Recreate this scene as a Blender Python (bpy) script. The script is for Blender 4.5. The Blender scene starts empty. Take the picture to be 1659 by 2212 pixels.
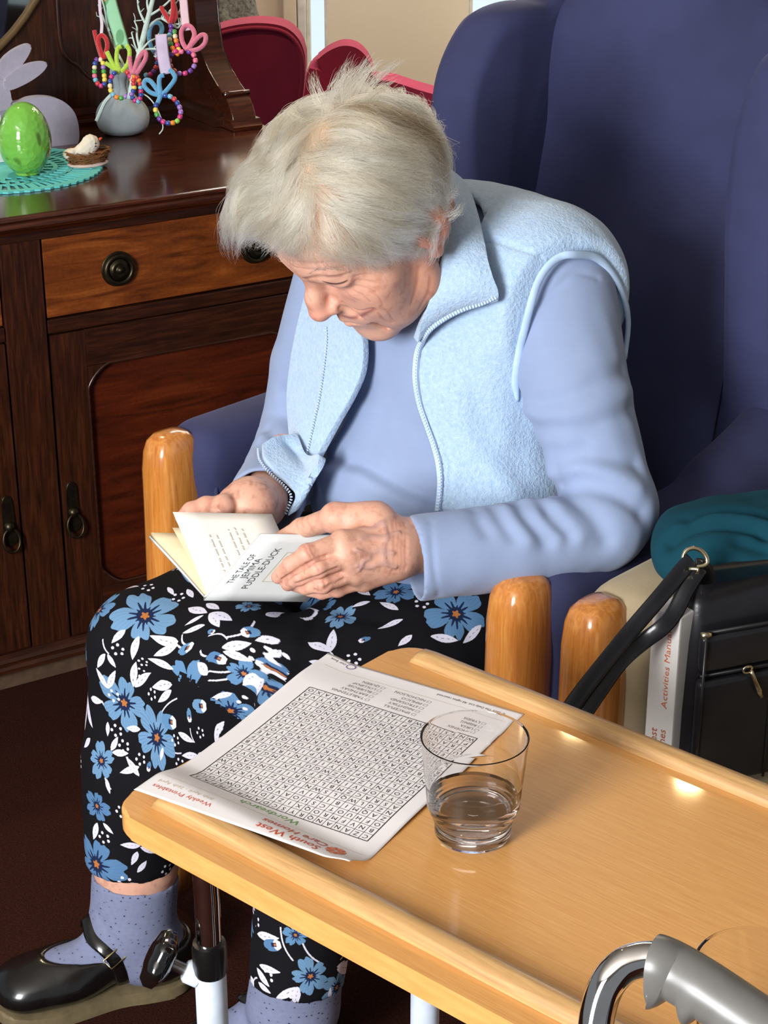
import bpy, bmesh, math, random
import numpy as np
from mathutils import Matrix, Vector, noise

# ---------------------------------------------------------------- camera, world, lights, exposure
SC = bpy.context.scene
COL = SC.collection
cam_d = bpy.data.cameras.new('camera')
cam = bpy.data.objects.new('camera', cam_d)
COL.objects.link(cam)
cam_d.sensor_fit = 'VERTICAL'
cam_d.sensor_height = 24.0
cam_d.lens = 24.0 * 4000.0 / 2212.0
cam_d.clip_start = 0.05
cam.location = (0, 0, 1.59)
cam.rotation_euler = (math.radians(90 - 23.8), 0, 0)
SC.camera = cam

SC.view_settings.view_transform = 'Standard'
SC.view_settings.look = 'None'
SC.view_settings.gamma = 1.0
SC.view_settings.use_curve_mapping = False
SC.view_settings.exposure = 0.0

world = bpy.data.worlds.new('world')
SC.world = world
world.use_nodes = True
world.node_tree.nodes['Background'].inputs[0].default_value = (0.82, 0.90, 1.0, 1)
world.node_tree.nodes['Background'].inputs[1].default_value = 0.30


def area_light(name, loc, target, sx, sy, power, color, spread=180):
    ld = bpy.data.lights.new(name, 'AREA')
    ld.shape = 'RECTANGLE'
    ld.size, ld.size_y = sx, sy
    ld.energy = power
    ld.color = color
    ld.spread = math.radians(spread)
    o = bpy.data.objects.new(name, ld)
    COL.objects.link(o)
    o.location = loc
    d = Vector(target) - Vector(loc)
    o.rotation_euler = d.to_track_quat('-Z', 'Y').to_euler()
    return o


# daylight from the tall window of the lounge behind and to the left of the viewer
area_light('window_daylight', (-1.75, -0.9, 1.75), (0.0, 2.3, 0.9), 0.95, 1.25, 165, (0.97, 0.98, 1.0))
# added fill light, no lamp known there, to brighten the back wall
area_light('back_wall_fill', (0.4, 5.62, 2.47), (0.4, 5.62, 0.0), 2.6, 0.5, 66, (1.0, 0.95, 0.86))

try:
    SC.cycles.max_bounces = 10
    SC.cycles.transparent_max_bounces = 12
    SC.cycles.transmission_bounces = 10
    SC.cycles.glossy_bounces = 4
    SC.cycles.diffuse_bounces = 3
    SC.cycles.caustics_reflective = False
    SC.cycles.caustics_refractive = True
    SC.cycles.sample_clamp_indirect = 6.0
except Exception:
    pass


# ---------------------------------------------------------------- frames
def frame(origin, xdir):
    x = Vector((xdir[0], xdir[1], 0)).normalized()
    y = Vector((-x.y, x.x, 0))
    m = Matrix.Identity(4)
    m.col[0][:3] = x
    m.col[1][:3] = y
    m.col[2][:3] = (0, 0, 1)
    m.translation = origin
    return m


FI = Matrix.Identity(4)
FL = frame((-0.0634, 2.060, 0), (0.7071, -0.7071))      # chair / sitter: x = her left, y = backwards
FS = frame((-0.670, 2.832, 0), (0.852, 0.523))          # sideboard: x along front, y into depth
FT = frame((-0.229, 1.303, 0), (0.757, -0.653))         # table: x along length, y across


# ---------------------------------------------------------------- object helpers
def link(o):
    COL.objects.link(o)
    return o


def tag(o, label=None, cat=None, group=None, kind=None):
    if label:
        o['label'] = label
    if cat:
        o['category'] = cat
    if group:
        o['group'] = group
    if kind:
        o['kind'] = kind
    return o


def thing(name, label, cat, M=FI, group=None):
    o = bpy.data.objects.new(name, None)
    o.empty_display_size = 0.05
    link(o)
    o.matrix_world = M
    return tag(o, label, cat, group)


def np_mesh(name, V, faces, smooth=True):
    """V (n,3); faces list of tuples or (m,k) int array."""
    me = bpy.data.meshes.new(name)
    V = np.ascontiguousarray(V, dtype=np.float32)
    if isinstance(faces, np.ndarray):
        m, k = faces.shape
        me.vertices.add(len(V))
        me.vertices.foreach_set('co', V.ravel())
        me.loops.add(m * k)
        me.loops.foreach_set('vertex_index', np.ascontiguousarray(faces, dtype=np.int32).ravel())
        me.polygons.add(m)
        me.polygons.foreach_set('loop_start', np.arange(0, m * k, k, dtype=np.int32))
        me.polygons.foreach_set('loop_total', np.full(m, k, dtype=np.int32))
        me.update(calc_edges=True)
    else:
        me.from_pydata([tuple(v) for v in V.tolist()], [], faces)
        me.update()
    me.polygons.foreach_set('use_smooth', np.full(len(me.polygons), smooth, dtype=bool))
    return me


def obj(name, me, mat=None, parent=None, M=None, label=None, cat=None, group=None, kind=None):
    o = bpy.data.objects.new(name, me)
    link(o)
    if mat is not None and len(me.materials) == 0:
        me.materials.append(mat)
    if parent is not None:
        o.parent = parent
    if M is not None:
        o.matrix_local = M
    return tag(o, label, cat, group, kind)


def bm_mesh(bm, name, smooth=True, angle=35):
    bmesh.ops.recalc_face_normals(bm, faces=bm.faces[:])
    me = bpy.data.meshes.new(name)
    bm.to_mesh(me)
    bm.free()
    if smooth:
        for p in me.polygons:
            p.use_smooth = True
        try:
            me.set_sharp_from_angle(angle=math.radians(angle))
        except Exception:
            pass
    return me


def add_box(bm, c, s, bevel=0.0, seg=2, M=None):
    r = bmesh.ops.create_cube(bm, size=1.0)
    vs = r['verts']
    for v in vs:
        v.co = Vector((v.co.x * s[0] + c[0], v.co.y * s[1] + c[1], v.co.z * s[2] + c[2]))
    if bevel > 0:
        es = list({e for v in vs for e in v.link_edges})
        rr = bmesh.ops.bevel(bm, geom=es, offset=bevel, segments=seg, profile=0.5, affect='EDGES')
        vs = list({v for f in rr['faces'] for v in f.verts} | {v for v in vs if v.is_valid})
    if M is not None:
        for v in vs:
            v.co = M @ v.co
    return vs


def flat_faces(o):
    """large faces keep their own normal beside small rounded edges"""
    m = o.modifiers.new('weighted_normal', 'WEIGHTED_NORMAL')
    m.keep_sharp = True
    return o


def box(name, c, s, mat, parent=None, bevel=0.0, seg=2, M=None, smooth=True, **kw):
    bm = bmesh.new()
    add_box(bm, c, s, bevel, seg)
    return flat_faces(obj(name, bm_mesh(bm, name, smooth), mat, parent, M, **kw))


def catmull(P, n=8, closed=False):
    P = np.asarray(P, float)
    m = len(P)
    out = []
    rng = range(m) if closed else range(m - 1)
    for i in rng:
        if closed:
            p0, p1, p2, p3 = P[(i - 1) % m], P[i], P[(i + 1) % m], P[(i + 2) % m]
        else:
            p0 = P[i - 1] if i > 0 else 2 * P[0] - P[1]
            p1, p2 = P[i], P[i + 1]
            p3 = P[i + 2] if i + 2 < m else 2 * P[-1] - P[-2]
        for k in range(n):
            t = k / n
            out.append(0.5 * ((2 * p1) + (-p0 + p2) * t + (2 * p0 - 5 * p1 + 4 * p2 - p3) * t * t + (-p0 + 3 * p1 - 3 * p2 + p3) * t ** 3))
    if not closed:
        out.append(P[-1])
    return np.array(out)


def tube_geo(path, rad, seg=10, closed=False, cap=True, flat=None):
    """sweep a circle (or ellipse: flat=(a,b,updir)) along path -> V, F(list)"""
    P = np.asarray(path, float)
    n = len(P)
    rad = np.broadcast_to(np.asarray(rad, float), (n,))
    T = np.zeros_like(P)
    T[1:-1] = P[2:] - P[:-2]
    if closed:
        T[0] = P[1] - P[-1]
        T[-1] = P[0] - P[-2]
    else:
        T[0] = P[1] - P[0]
        T[-1] = P[-1] - P[-2]
    T /= np.linalg.norm(T, axis=1, keepdims=True) + 1e-12
    if flat is not None:
        up = np.asarray(flat[2], float)
        if up.ndim == 1:
            up = np.tile(up, (n, 1))
        B = up - T * (up * T).sum(1, keepdims=True)
        B /= np.linalg.norm(B, axis=1, keepdims=True) + 1e-12
        N = np.cross(B, T)
        ra, rb = flat[0], flat[1]
    else:
        a = np.array([0, 0, 1.0]) if abs(T[0][2]) < 0.9 else np.array([1.0, 0, 0])
        N = np.zeros_like(P)
        v = a - T[0] * (a @ T[0])
        N[0] = v / np.linalg.norm(v)
        for i in range(1, n):
            v = N[i - 1] - T[i] * (N[i - 1] @ T[i])
            N[i] = v / (np.linalg.norm(v) + 1e-12)
        B = np.cross(T, N)
        ra = rb = 1.0
    ang = np.linspace(0, 2 * np.pi, seg, endpoint=False)
    V = (P[:, None, :] + rad[:, None, None] * (ra * np.cos(ang)[None, :, None] * N[:, None, :] + rb * np.sin(ang)[None, :, None] * B[:, None, :])).reshape(-1, 3)
    F = []
    for i in range(n if closed else n - 1):
        j = (i + 1) % n
        for k in range(seg):
            l = (k + 1) % seg
            F.append((i * seg + k, i * seg + l, j * seg + l, j * seg + k))
    if cap and not closed:
        F.append(tuple(range(seg - 1, -1, -1)))
        F.append(tuple((n - 1) * seg + k for k in range(seg)))
    return V, F


def tube(name, path, rad, mat, parent=None, seg=10, closed=False, flat=None, smooth=True, **kw):
    V, F = tube_geo(path, rad, seg, closed, True, flat)
    return obj(name, np_mesh(name, V, F, smooth), mat, parent, **kw)


def join_geo(parts):
    Vs, Fs, o = [], [], 0
    for V, F in parts:
        Vs.append(np.asarray(V, float))
        Fs += [tuple(i + o for i in f) for f in F]
        o += len(V)
    return np.concatenate(Vs), Fs


def lathe_geo(prof, seg=32, center=(0, 0, 0), axis='z'):
    V, F = [], []
    for (r, z) in prof:
        for k in range(seg):
            a = 2 * math.pi * k / seg
            V.append((center[0] + r * math.cos(a), center[1] + r * math.sin(a), center[2] + z))
    n = len(prof)
    for i in range(n - 1):
        for k in range(seg):
            l = (k + 1) % seg
            F.append((i * seg + k, i * seg + l, (i + 1) * seg + l, (i + 1) * seg + k))
    return np.array(V), F


def lathe(name, prof, mat, parent=None, seg=32, center=(0, 0, 0), M=None, **kw):
    V, F = lathe_geo(prof, seg, center)
    bm = bmesh.new()
    vs = [bm.verts.new(v) for v in V]
    for f in F:
        bm.faces.new([vs[i] for i in f])
    bmesh.ops.remove_doubles(bm, verts=bm.verts[:], dist=1e-6)
    bmesh.ops.recalc_face_normals(bm, faces=bm.faces[:])
    me = bpy.data.meshes.new(name)
    bm.to_mesh(me)
    bm.free()
    for p in me.polygons:
        p.use_smooth = True
    try:
        me.set_sharp_from_angle(angle=math.radians(50))
    except Exception:
        pass
    return obj(name, me, mat, parent, M, **kw)


def grid_geo(G):
    """G (a,b,3) grid of points -> V,F"""
    a, b = G.shape[:2]
    V = G.reshape(-1, 3)
    i, j = np.meshgrid(np.arange(a - 1), np.arange(b - 1), indexing='ij')
    q = np.stack([i * b + j, (i + 1) * b + j, (i + 1) * b + j + 1, i * b + j + 1], -1).reshape(-1, 4)
    return V, q.astype(np.int32)


def spline_patch(rows, nu=6, nv=6):
    """rows: list of lists of control points (same count) -> smooth dense grid"""
    R = [catmull(r, nu) for r in rows]
    R = np.array(R)
    return np.array([catmull(R[:, j], nv) for j in range(R.shape[1])]).transpose(1, 0, 2)


def thicken(o, th, offset=0.0):
    m = o.modifiers.new('solidify', 'SOLIDIFY')
    m.thickness = th
    m.offset = offset
    return o


def subsurf(o, lv=1):
    m = o.modifiers.new('subsurf', 'SUBSURF')
    m.levels = lv
    m.render_levels = lv
    return o


def prism(name, outline, y0, y1, mat, parent=None, bevel=0.0, axis='y', smooth=True, M=None, **kw):
    """extrude a closed 2D outline ((a,c) pairs) along axis from y0 to y1"""
    bm = bmesh.new()
    def pt(a, c, y):
        return {'y': (a, y, c), 'x': (y, a, c), 'z': (a, c, y)}[axis]
    va = [bm.verts.new(pt(a, c, y0)) for a, c in outline]
    vb = [bm.verts.new(pt(a, c, y1)) for a, c in outline]
    n = len(outline)
    f0 = bm.faces.new(va)
    f1 = bm.faces.new(vb[::-1])
    for i in range(n):
        bm.faces.new((va[i], vb[i], vb[(i + 1) % n], va[(i + 1) % n]))
    if bevel > 0:
        es = list({e for f in (f0, f1) for e in f.edges})
        bmesh.ops.bevel(bm, geom=es, offset=bevel, segments=3, profile=0.5, affect='EDGES')
    return flat_faces(obj(name, bm_mesh(bm, name, smooth, 40), mat, parent, M, **kw))


# ---------------------------------------------------------------- materials
def srgb(r, g, b):
    def f(c):
        c /= 255.0
        return c / 12.92 if c <= 0.04045 else ((c + 0.055) / 1.055) ** 2.4
    return (f(r), f(g), f(b), 1.0)


class NT:
    def __init__(self, name):
        self.m = bpy.data.materials.new(name)
        self.m.use_nodes = True
        self.t = self.m.node_tree
        self.b = self.t.nodes['Principled BSDF']

    def n(self, typ, **kw):
        nd = self.t.nodes.new(typ)
        for k, v in kw.items():
            if k in nd.inputs:
                nd.inputs[k].default_value = v
            else:
                setattr(nd, k, v)
        return nd

    def l(self, a, b):
        self.t.links.new(a, b)

    def set(self, **kw):
        for k, v in kw.items():
            self.b.inputs[k.replace('_', ' ')].default_value = v
        return self

    def coords(self, scale=(1, 1, 1), kind='Object', rot=(0, 0, 0)):
        tc = self.n('ShaderNodeTexCoord')
        mp = self.n('ShaderNodeMapping')
        mp.inputs['Scale'].default_value = scale
        mp.inputs['Rotation'].default_value = rot
        self.l(tc.outputs[kind], mp.inputs['Vector'])
        return mp.outputs['Vector']

    def noise(self, vec, scale, detail=3.0, rough=0.6, dist=0.0):
        nd = self.n('ShaderNodeTexNoise')
        nd.inputs['Scale'].default_value = scale
        nd.inputs['Detail'].default_value = detail
        nd.inputs['Roughness'].default_value = rough
        nd.inputs['Distortion'].default_value = dist
        if vec is not None:
            self.l(vec, nd.inputs['Vector'])
        return nd.outputs['Fac']

    def ramp(self, fac, stops):
        r = self.n('ShaderNodeValToRGB')
        els = r.color_ramp.elements
        while len(els) < len(stops):
            els.new(0.5)
        for e, (p, c) in zip(els, stops):
            e.position = p
            e.color = c
        self.l(fac, r.inputs['Fac'])
        return r.outputs['Color']

    def bump(self, height, strength=0.3, dist=0.002, normal=None):
        b = self.n('ShaderNodeBump')
        b.inputs['Strength'].default_value = strength
        b.inputs['Distance'].default_value = dist
        self.l(height, b.inputs['Height'])
        if normal is not None:
            self.l(normal, b.inputs['Normal'])
        self.l(b.outputs['Normal'], self.b.inputs['Normal'])
        return b.outputs['Normal']

    def base(self, col):
        self.l(col, self.b.inputs['Base Color'])
        return self


def plain(name, col, rough=0.5, metal=0.0, spec=None, nscale=None, namt=0.12, bump=0.0, bscale=200, coat=0.0, sheen=0.0):
    t = NT(name)
    t.set(Roughness=rough, Metallic=metal)
    if coat:
        t.b.inputs['Coat Weight'].default_value = coat
        t.b.inputs['Coat Roughness'].default_value = 0.12
    if sheen:
        t.b.inputs['Sheen Weight'].default_value = sheen
        t.b.inputs['Sheen Roughness'].default_value = 0.5
    if spec is not None:
        t.b.inputs['Specular IOR Level'].default_value = spec
    v = t.coords()
    f = t.noise(v, nscale or 25, 3)
    lo = tuple(c * (1 - namt) for c in col[:3]) + (1,)
    hi = tuple(min(1, c * (1 + namt)) for c in col[:3]) + (1,)
    t.base(t.ramp(f, [(0.3, lo), (0.7, hi)]))
    if bump:
        t.bump(t.noise(v, bscale, 2), bump, 0.002)
    return t.m


def wood(name, dark, mid, light, axis_scale=(2, 30, 30), rough=0.3, coat=0.4, bump=0.05, rot=(0, 0, 0), scale=4.0, dist=0.6):
    t = NT(name)
    t.set(Roughness=rough)
    t.b.inputs['Coat Weight'].default_value = coat
    t.b.inputs['Coat Roughness'].default_value = 0.15
    v = t.coords(axis_scale, rot=rot)
    f = t.noise(v, scale, 6, 0.65, dist)
    t.base(t.ramp(f, [(0.25, dark), (0.5, mid), (0.72, light)]))
    f2 = t.noise(v, scale * 4, 3)
    t.bump(f2, bump, 0.001)
    return t.m


def glass_mat(name, col=(1, 1, 1, 1), ior=1.45, rough=0.0):
    t = NT(name)
    t.set(Base_Color=col, Roughness=rough, IOR=ior)
    t.b.inputs['Transmission Weight'].default_value = 1.0
    return t.m

# ---------------------------------------------------------------- signed-distance modelling (bodies, cloth)
def smin(a, b, k):
    if k <= 0:
        return np.minimum(a, b)
    h = np.maximum(k - np.abs(a - b), 0) / k
    return np.minimum(a, b) - h * h * k * 0.25


class Sdf:
    """ordered list of rounded primitives joined (or cut) with smooth blends"""

    def __init__(self):
        self.p = []

    def _add(self, fn, c, r, k, op):
        self.p.append((fn, np.asarray(c, np.float32), float(r), float(k), op))
        return self

    def cone(self, a, b, ra, rb, k=0.01, op='u'):
        a = np.asarray(a, np.float32)
        b = np.asarray(b, np.float32)
        ba = b - a
        L2 = float(ba @ ba) + 1e-12

        def fn(P):
            d = P - a
            t = np.clip(d @ ba / L2, 0, 1)
            q = d - t[:, None] * ba
            return np.sqrt((q * q).sum(1)) - (ra + (rb - ra) * t)
        return self._add(fn, (a + b) / 2, math.sqrt(L2) / 2 + max(ra, rb), k, op)

    def chain(self, pts, rads, k=0.01, op='u'):
        for i in range(len(pts) - 1):
            self.cone(pts[i], pts[i + 1], rads[i], rads[i + 1], k if i == 0 else min(k, 0.006) if op == 'u' else k, op)
        return self

    def ball(self, c, r, k=0.01, op='u'):
        c = np.asarray(c, np.float32)
        return self._add(lambda P: np.sqrt(((P - c) ** 2).sum(1)) - r, c, r, k, op)

    def ell(self, c, r, k=0.01, op='u', rot=None):
        """rot: 3x3 rows = local axes"""
        c = np.asarray(c, np.float32)
        r = np.asarray(r, np.float32)
        R = None if rot is None else np.asarray(rot, np.float32)

        def fn(P):
            q = P - c
            if R is not None:
                q = q @ R.T
            k0 = np.sqrt(((q / r) ** 2).sum(1))
            k1 = np.sqrt(((q / (r * r)) ** 2).sum(1)) + 1e-9
            return k0 * (k0 - 1) / k1
        return self._add(fn, c, float(r.max()), k, op)

    def rbox(self, c, half, rad, k=0.01, op='u', rot=None):
        c = np.asarray(c, np.float32)
        h = np.asarray(half, np.float32) - rad
        R = None if rot is None else np.asarray(rot, np.float32)

        def fn(P):
            q = P - c
            if R is not None:
                q = q @ R.T
            q = np.abs(q) - h
            return np.sqrt((np.maximum(q, 0) ** 2).sum(1)) + np.minimum(q.max(1), 0) - rad
        return self._add(fn, c, float(np.linalg.norm(half)), k, op)

    def custom(self, fn, c=(0, 0, 0), r=10.0, k=0.0, op='s'):
        return self._add(fn, c, r, k, op)

    def ev(self, P, prims=None):
        P = np.asarray(P, np.float32)
        d = np.full(len(P), 1.0, np.float32)
        for fn, c, r, k, op in (self.p if prims is None else prims):
            di = fn(P)
            if op == 'u':
                d = smin(d, di, k)
            elif op == 's':
                d = -smin(-d, di, k)
            else:
                d = -smin(-d, -di, k)
        return d

    def mesh(self, h, lo=None, hi=None):
        C = np.array([p[1] for p in self.p])
        Rr = np.array([p[2] for p in self.p])
        K = np.array([p[3] for p in self.p])
        U = np.array([p[4] == 'u' for p in self.p])
        if lo is None:
            lo = (C - Rr[:, None])[U].min(0) - 3 * h
            hi = (C + Rr[:, None])[U].max(0) + 3 * h
        lo = np.asarray(lo, np.float32)
        hi = np.asarray(hi, np.float32)
        B = 16
        nb = np.ceil((hi - lo) / h / B).astype(int)
        N = nb * B
        vals = np.full(N, 1.0, np.float32)
        ax = np.arange(B) * h
        loc = np.stack(np.meshgrid(ax, ax, ax, indexing='ij'), -1).reshape(-1, 3).astype(np.float32)
        rb = B * h * 0.8661
        for bi in range(nb[0]):
            for bj in range(nb[1]):
                for bk in range(nb[2]):
                    o = lo + np.array([bi, bj, bk], np.float32) * (B * h)
                    cc = o + B * h / 2
                    near = np.linalg.norm(C - cc, axis=1) < Rr + rb + K + 3 * h
                    if not (near & U).any():
                        continue
                    pr = [p for p, q in zip(self.p, near) if q]
                    dc = float(self.ev(cc[None, :], pr)[0])
                    sl = (slice(bi * B, bi * B + B), slice(bj * B, bj * B + B), slice(bk * B, bk * B + B))
                    if abs(dc) > rb * 1.6 + 2 * h:
                        vals[sl] = 1.0 if dc > 0 else -1.0
                        continue
                    vals[sl] = self.ev(loc + o, pr).reshape(B, B, B)
        return surface_nets(vals, lo, h)


def surface_nets(vals, lo, h):
    ins = vals < 0
    n = np.array(vals.shape)
    cnt = np.zeros(n - 1, np.int8)
    for dx in (0, 1):
        for dy in (0, 1):
            for dz in (0, 1):
                cnt += ins[dx:n[0] - 1 + dx, dy:n[1] - 1 + dy, dz:n[2] - 1 + dz]
    act = (cnt > 0) & (cnt < 8)
    idx = np.argwhere(act)
    vid = np.full(n - 1, -1, np.int32)
    vid[act] = np.arange(len(idx), dtype=np.int32)
    cv = {}
    for dx in (0, 1):
        for dy in (0, 1):
            for dz in (0, 1):
                cv[(dx, dy, dz)] = vals[idx[:, 0] + dx, idx[:, 1] + dy, idx[:, 2] + dz]
    acc = np.zeros((len(idx), 3), np.float64)
    w = np.zeros(len(idx))
    keys = list(cv)
    for a in keys:
        for axn in range(3):
            if a[axn] == 1:
                continue
            b = list(a)
            b[axn] = 1
            b = tuple(b)
            va, vb = cv[a], cv[b]
            m = (va < 0) != (vb < 0)
            t = np.where(m, va / np.where(m, va - vb, 1), 0)
            p = np.tile(np.array(a, float), (len(idx), 1))
            p[:, axn] += t
            acc += p * m[:, None]
            w += m
    V = lo + (idx + acc / w[:, None]) * h
    Q = []
    for axn in range(3):
        sl0 = [slice(1, -1)] * 3
        a0 = [slice(None)] * 3
        a1 = [slice(None)] * 3
        a0[axn] = slice(0, n[axn] - 1)
        a1[axn] = slice(1, n[axn])
        s0, s1 = ins[tuple(a0)], ins[tuple(a1)]
        e = np.argwhere(s0 != s1)
        o1, o2 = [(1, 2), (2, 0), (0, 1)][axn]
        ok = (e[:, o1] > 0) & (e[:, o2] > 0) & (e[:, o1] < n[o1] - 1) & (e[:, o2] < n[o2] - 1)
        e = e[ok]
        fl = s0[e[:, 0], e[:, 1], e[:, 2]]
        def cell(d1, d2):
            c = e.copy()
            c[:, o1] -= d1
            c[:, o2] -= d2
            return vid[c[:, 0], c[:, 1], c[:, 2]]
        q = np.stack([cell(1, 1), cell(0, 1), cell(0, 0), cell(1, 0)], 1)
        q[~fl] = q[~fl][:, ::-1]
        Q.append(q)
    Q = np.concatenate(Q)
    Q = Q[(Q >= 0).all(1)]
    return V.astype(np.float32), Q


def vnormals(V, Q):
    a, b, c, d = (V[Q[:, i]] for i in range(4))
    fn = np.cross(c - a, d - b)
    N = np.zeros_like(V)
    for i in range(4):
        np.add.at(N, Q[:, i], fn)
    return N / (np.linalg.norm(N, axis=1, keepdims=True) + 1e-12)


def seg_dist(V, poly):
    """distance of every vertex to a polyline"""
    d = np.full(len(V), 9.0)
    for a, b in zip(poly[:-1], poly[1:]):
        a = np.asarray(a)
        ba = np.asarray(b) - a
        t = np.clip((V - a) @ ba / (ba @ ba + 1e-12), 0, 1)
        d = np.minimum(d, np.linalg.norm(V - a - t[:, None] * ba, axis=1))
    return d


def fold(V, N, polys, amp, width):
    """raise (amp>0) or crease (amp<0) the surface along polylines"""
    disp = np.zeros(len(V))
    for pl in polys:
        P = catmull(pl, 5) if len(pl) > 2 else np.asarray(pl, float)
        bb0, bb1 = P.min(0) - 3 * width, P.max(0) + 3 * width
        m = ((V > bb0) & (V < bb1)).all(1)
        if m.any():
            d = seg_dist(V[m], P)
            # fade at the ends
            disp[m] += amp * np.exp(-(d / width) ** 2)
    return V + N * disp[:, None]


def smooth_verts(V, Q, it=1, f=0.5):
    n = len(V)
    e = np.concatenate([Q[:, [0, 1]], Q[:, [1, 2]], Q[:, [2, 3]], Q[:, [3, 0]]])
    deg = np.bincount(e[:, 0], minlength=n) + np.bincount(e[:, 1], minlength=n)
    for _ in range(it):
        S = np.zeros_like(V)
        for k in range(3):
            S[:, k] = np.bincount(e[:, 0], weights=V[e[:, 1], k], minlength=n) + np.bincount(e[:, 1], weights=V[e[:, 0], k], minlength=n)
        V = V * (1 - f) + f * S / deg[:, None]
    return V


def col_attr(me, C, name='Col'):
    a = me.color_attributes.new(name, 'FLOAT_COLOR', 'POINT')
    C4 = np.ones((len(C), 4), np.float32)
    C4[:, :3] = C
    a.data.foreach_set('color', C4.ravel())


def fnoise(V, scale, seed=0.0, octv=2):
    """cheap smooth pseudo-noise from summed sines, in about -1..1"""
    r = np.random.RandomState(int(seed * 10) + 7)
    out = np.zeros(len(V))
    for o in range(6 * octv):
        k = r.normal(size=3) * scale * (1 + (o // 6))
        out += np.sin(V @ k + r.uniform(0, 6.28)) / (1 + o // 6)
    return out / (3.0 * octv ** 0.5)

# ---------------------------------------------------------------- shared materials
M_maho = wood('mahogany', srgb(26, 12, 7), srgb(52, 25, 13), srgb(78, 40, 21), (3, 40, 40), 0.28, 0.5)
M_mahov = wood('mahogany_upright', srgb(26, 12, 7), srgb(54, 26, 14), srgb(82, 42, 22), (40, 40, 3), 0.28, 0.5)
M_mtop = wood('mahogany_polished', srgb(38, 15, 8), srgb(66, 29, 15), srgb(92, 45, 24), (3, 40, 40), 0.16, 0.5)
M_beech = wood('lacquered_beech', srgb(172, 98, 38), srgb(205, 130, 58), srgb(224, 155, 80), (60, 60, 4), 0.22, 0.8, 0.03, scale=2.5)
M_brass = plain('antique_brass', srgb(66, 58, 42), 0.38, 0.9, nscale=90, namt=0.35)
M_chrome = plain('chrome', srgb(210, 205, 200), 0.06, 1.0)
M_black_pl = plain('black_plastic', srgb(16, 15, 15), 0.3)
M_white_metal = plain('white_painted_metal', srgb(215, 225, 238), 0.35)


def quarter_veneer(name, cx, cz, dark, mid, light, scale=5.0):
    """four quarter-matched veneer leaves: figure mirrored about both joints"""
    t = NT(name)
    t.set(Roughness=0.25)
    t.b.inputs['Coat Weight'].default_value = 0.6
    t.b.inputs['Coat Roughness'].default_value = 0.15
    tc = t.n('ShaderNodeTexCoord')
    sep = t.n('ShaderNodeSeparateXYZ')
    t.l(tc.outputs['Object'], sep.inputs[0])
    def mirrored(out, c):
        a = t.n('ShaderNodeMath', operation='SUBTRACT')
        a.inputs[1].default_value = c
        t.l(out, a.inputs[0])
        b = t.n('ShaderNodeMath', operation='ABSOLUTE')
        t.l(a.outputs[0], b.inputs[0])
        return b.outputs[0]
    x, z = mirrored(sep.outputs[0], cx), mirrored(sep.outputs[2], cz)
    cmb = t.n('ShaderNodeCombineXYZ')
    t.l(x, cmb.inputs[0])
    t.l(z, cmb.inputs[1])
    mp = t.n('ShaderNodeMapping')
    mp.inputs['Rotation'].default_value = (0, 0, math.radians(50))
    mp.inputs['Scale'].default_value = (1.2, 9, 1)
    t.l(cmb.outputs[0], mp.inputs['Vector'])
    f = t.noise(mp.outputs[0], scale, 5, 0.6, 0.8)
    cA = t.ramp(f, [(0.3, dark), (0.52, mid), (0.72, light)])
    f2 = t.noise(cmb.outputs[0], 160, 3, 0.6)
    mx = t.n('ShaderNodeMix', data_type='RGBA', blend_type='MULTIPLY')
    mx.inputs[0].default_value = 0.35
    t.l(cA, mx.inputs[6])
    t.l(t.ramp(f2, [(0.3, (0.55, 0.5, 0.45, 1)), (0.65, (1.15, 1.1, 1.05, 1))]), mx.inputs[7])
    t.base(mx.outputs[2])
    return t.m


# ---------------------------------------------------------------- setting
def carpet():
    t = NT('brown_carpet')
    t.set(Roughness=0.95)
    t.b.inputs['Specular IOR Level'].default_value = 0.1
    v = t.coords()
    f = t.noise(v, 320, 2)
    t.base(t.ramp(f, [(0.3, srgb(32, 14, 10)), (0.6, srgb(54, 24, 16)), (0.8, srgb(74, 36, 24))]))
    t.bump(f, 0.6, 0.003)
    return t.m


box('floor', (0.5, 2.5, -0.02), (9, 9, 0.04), carpet(), kind='structure')
M_wall = plain('cream_wall', srgb(236, 224, 198), 0.75, nscale=3, namt=0.02)
M_panel = plain('cream_door_dimmed', srgb(222, 205, 180), 0.5, nscale=3, namt=0.02)  # cream darkened in its colour for the weaker light on this side
M_frame_w = plain('white_gloss_frame', srgb(225, 222, 210), 0.35)
YW = 6.2
# back wall with a tall glazed strip beside a panelled door leaf
wx = [(-0.438,6.2,0.6512),(-0.3472,6.2,0.6512),(-0.2564,6.2,0.6512),(-0.1853,6.2,0.6512),(0.2683,6.2,0.6659),(0.3106,6.2,0.6659)]
x0, x1, x2, x3 = wx[0][0], wx[2][0], wx[3][0], wx[4][0]
WB = box('wall_back', ((x3 + 0.01 + x2) / 2, YW + 0.06, 1.22), (x3 + 0.01 - x2, 0.12, 2.44), M_wall, kind='structure')
box('wall_back_east', (3.0, YW + 0.06, 1.22), (6.0 - 2 * (x3 + 0.30) + 0.6, 0.12, 2.44), M_wall, M=Matrix.Translation((x3 + 0.3, 0, 0)), kind='structure')
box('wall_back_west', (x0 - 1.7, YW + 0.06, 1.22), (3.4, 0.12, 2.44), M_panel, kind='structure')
d1 = thing('door_1', None, None)
d1['kind'] = 'structure'
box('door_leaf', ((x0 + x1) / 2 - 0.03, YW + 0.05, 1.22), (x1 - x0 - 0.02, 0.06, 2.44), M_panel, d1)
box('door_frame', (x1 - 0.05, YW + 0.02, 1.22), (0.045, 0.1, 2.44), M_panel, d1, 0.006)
box('door_frame', (x1 - 0.012, YW + 0.03, 1.22), (0.028, 0.12, 2.44), M_frame_w, d1, 0.006)
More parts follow.
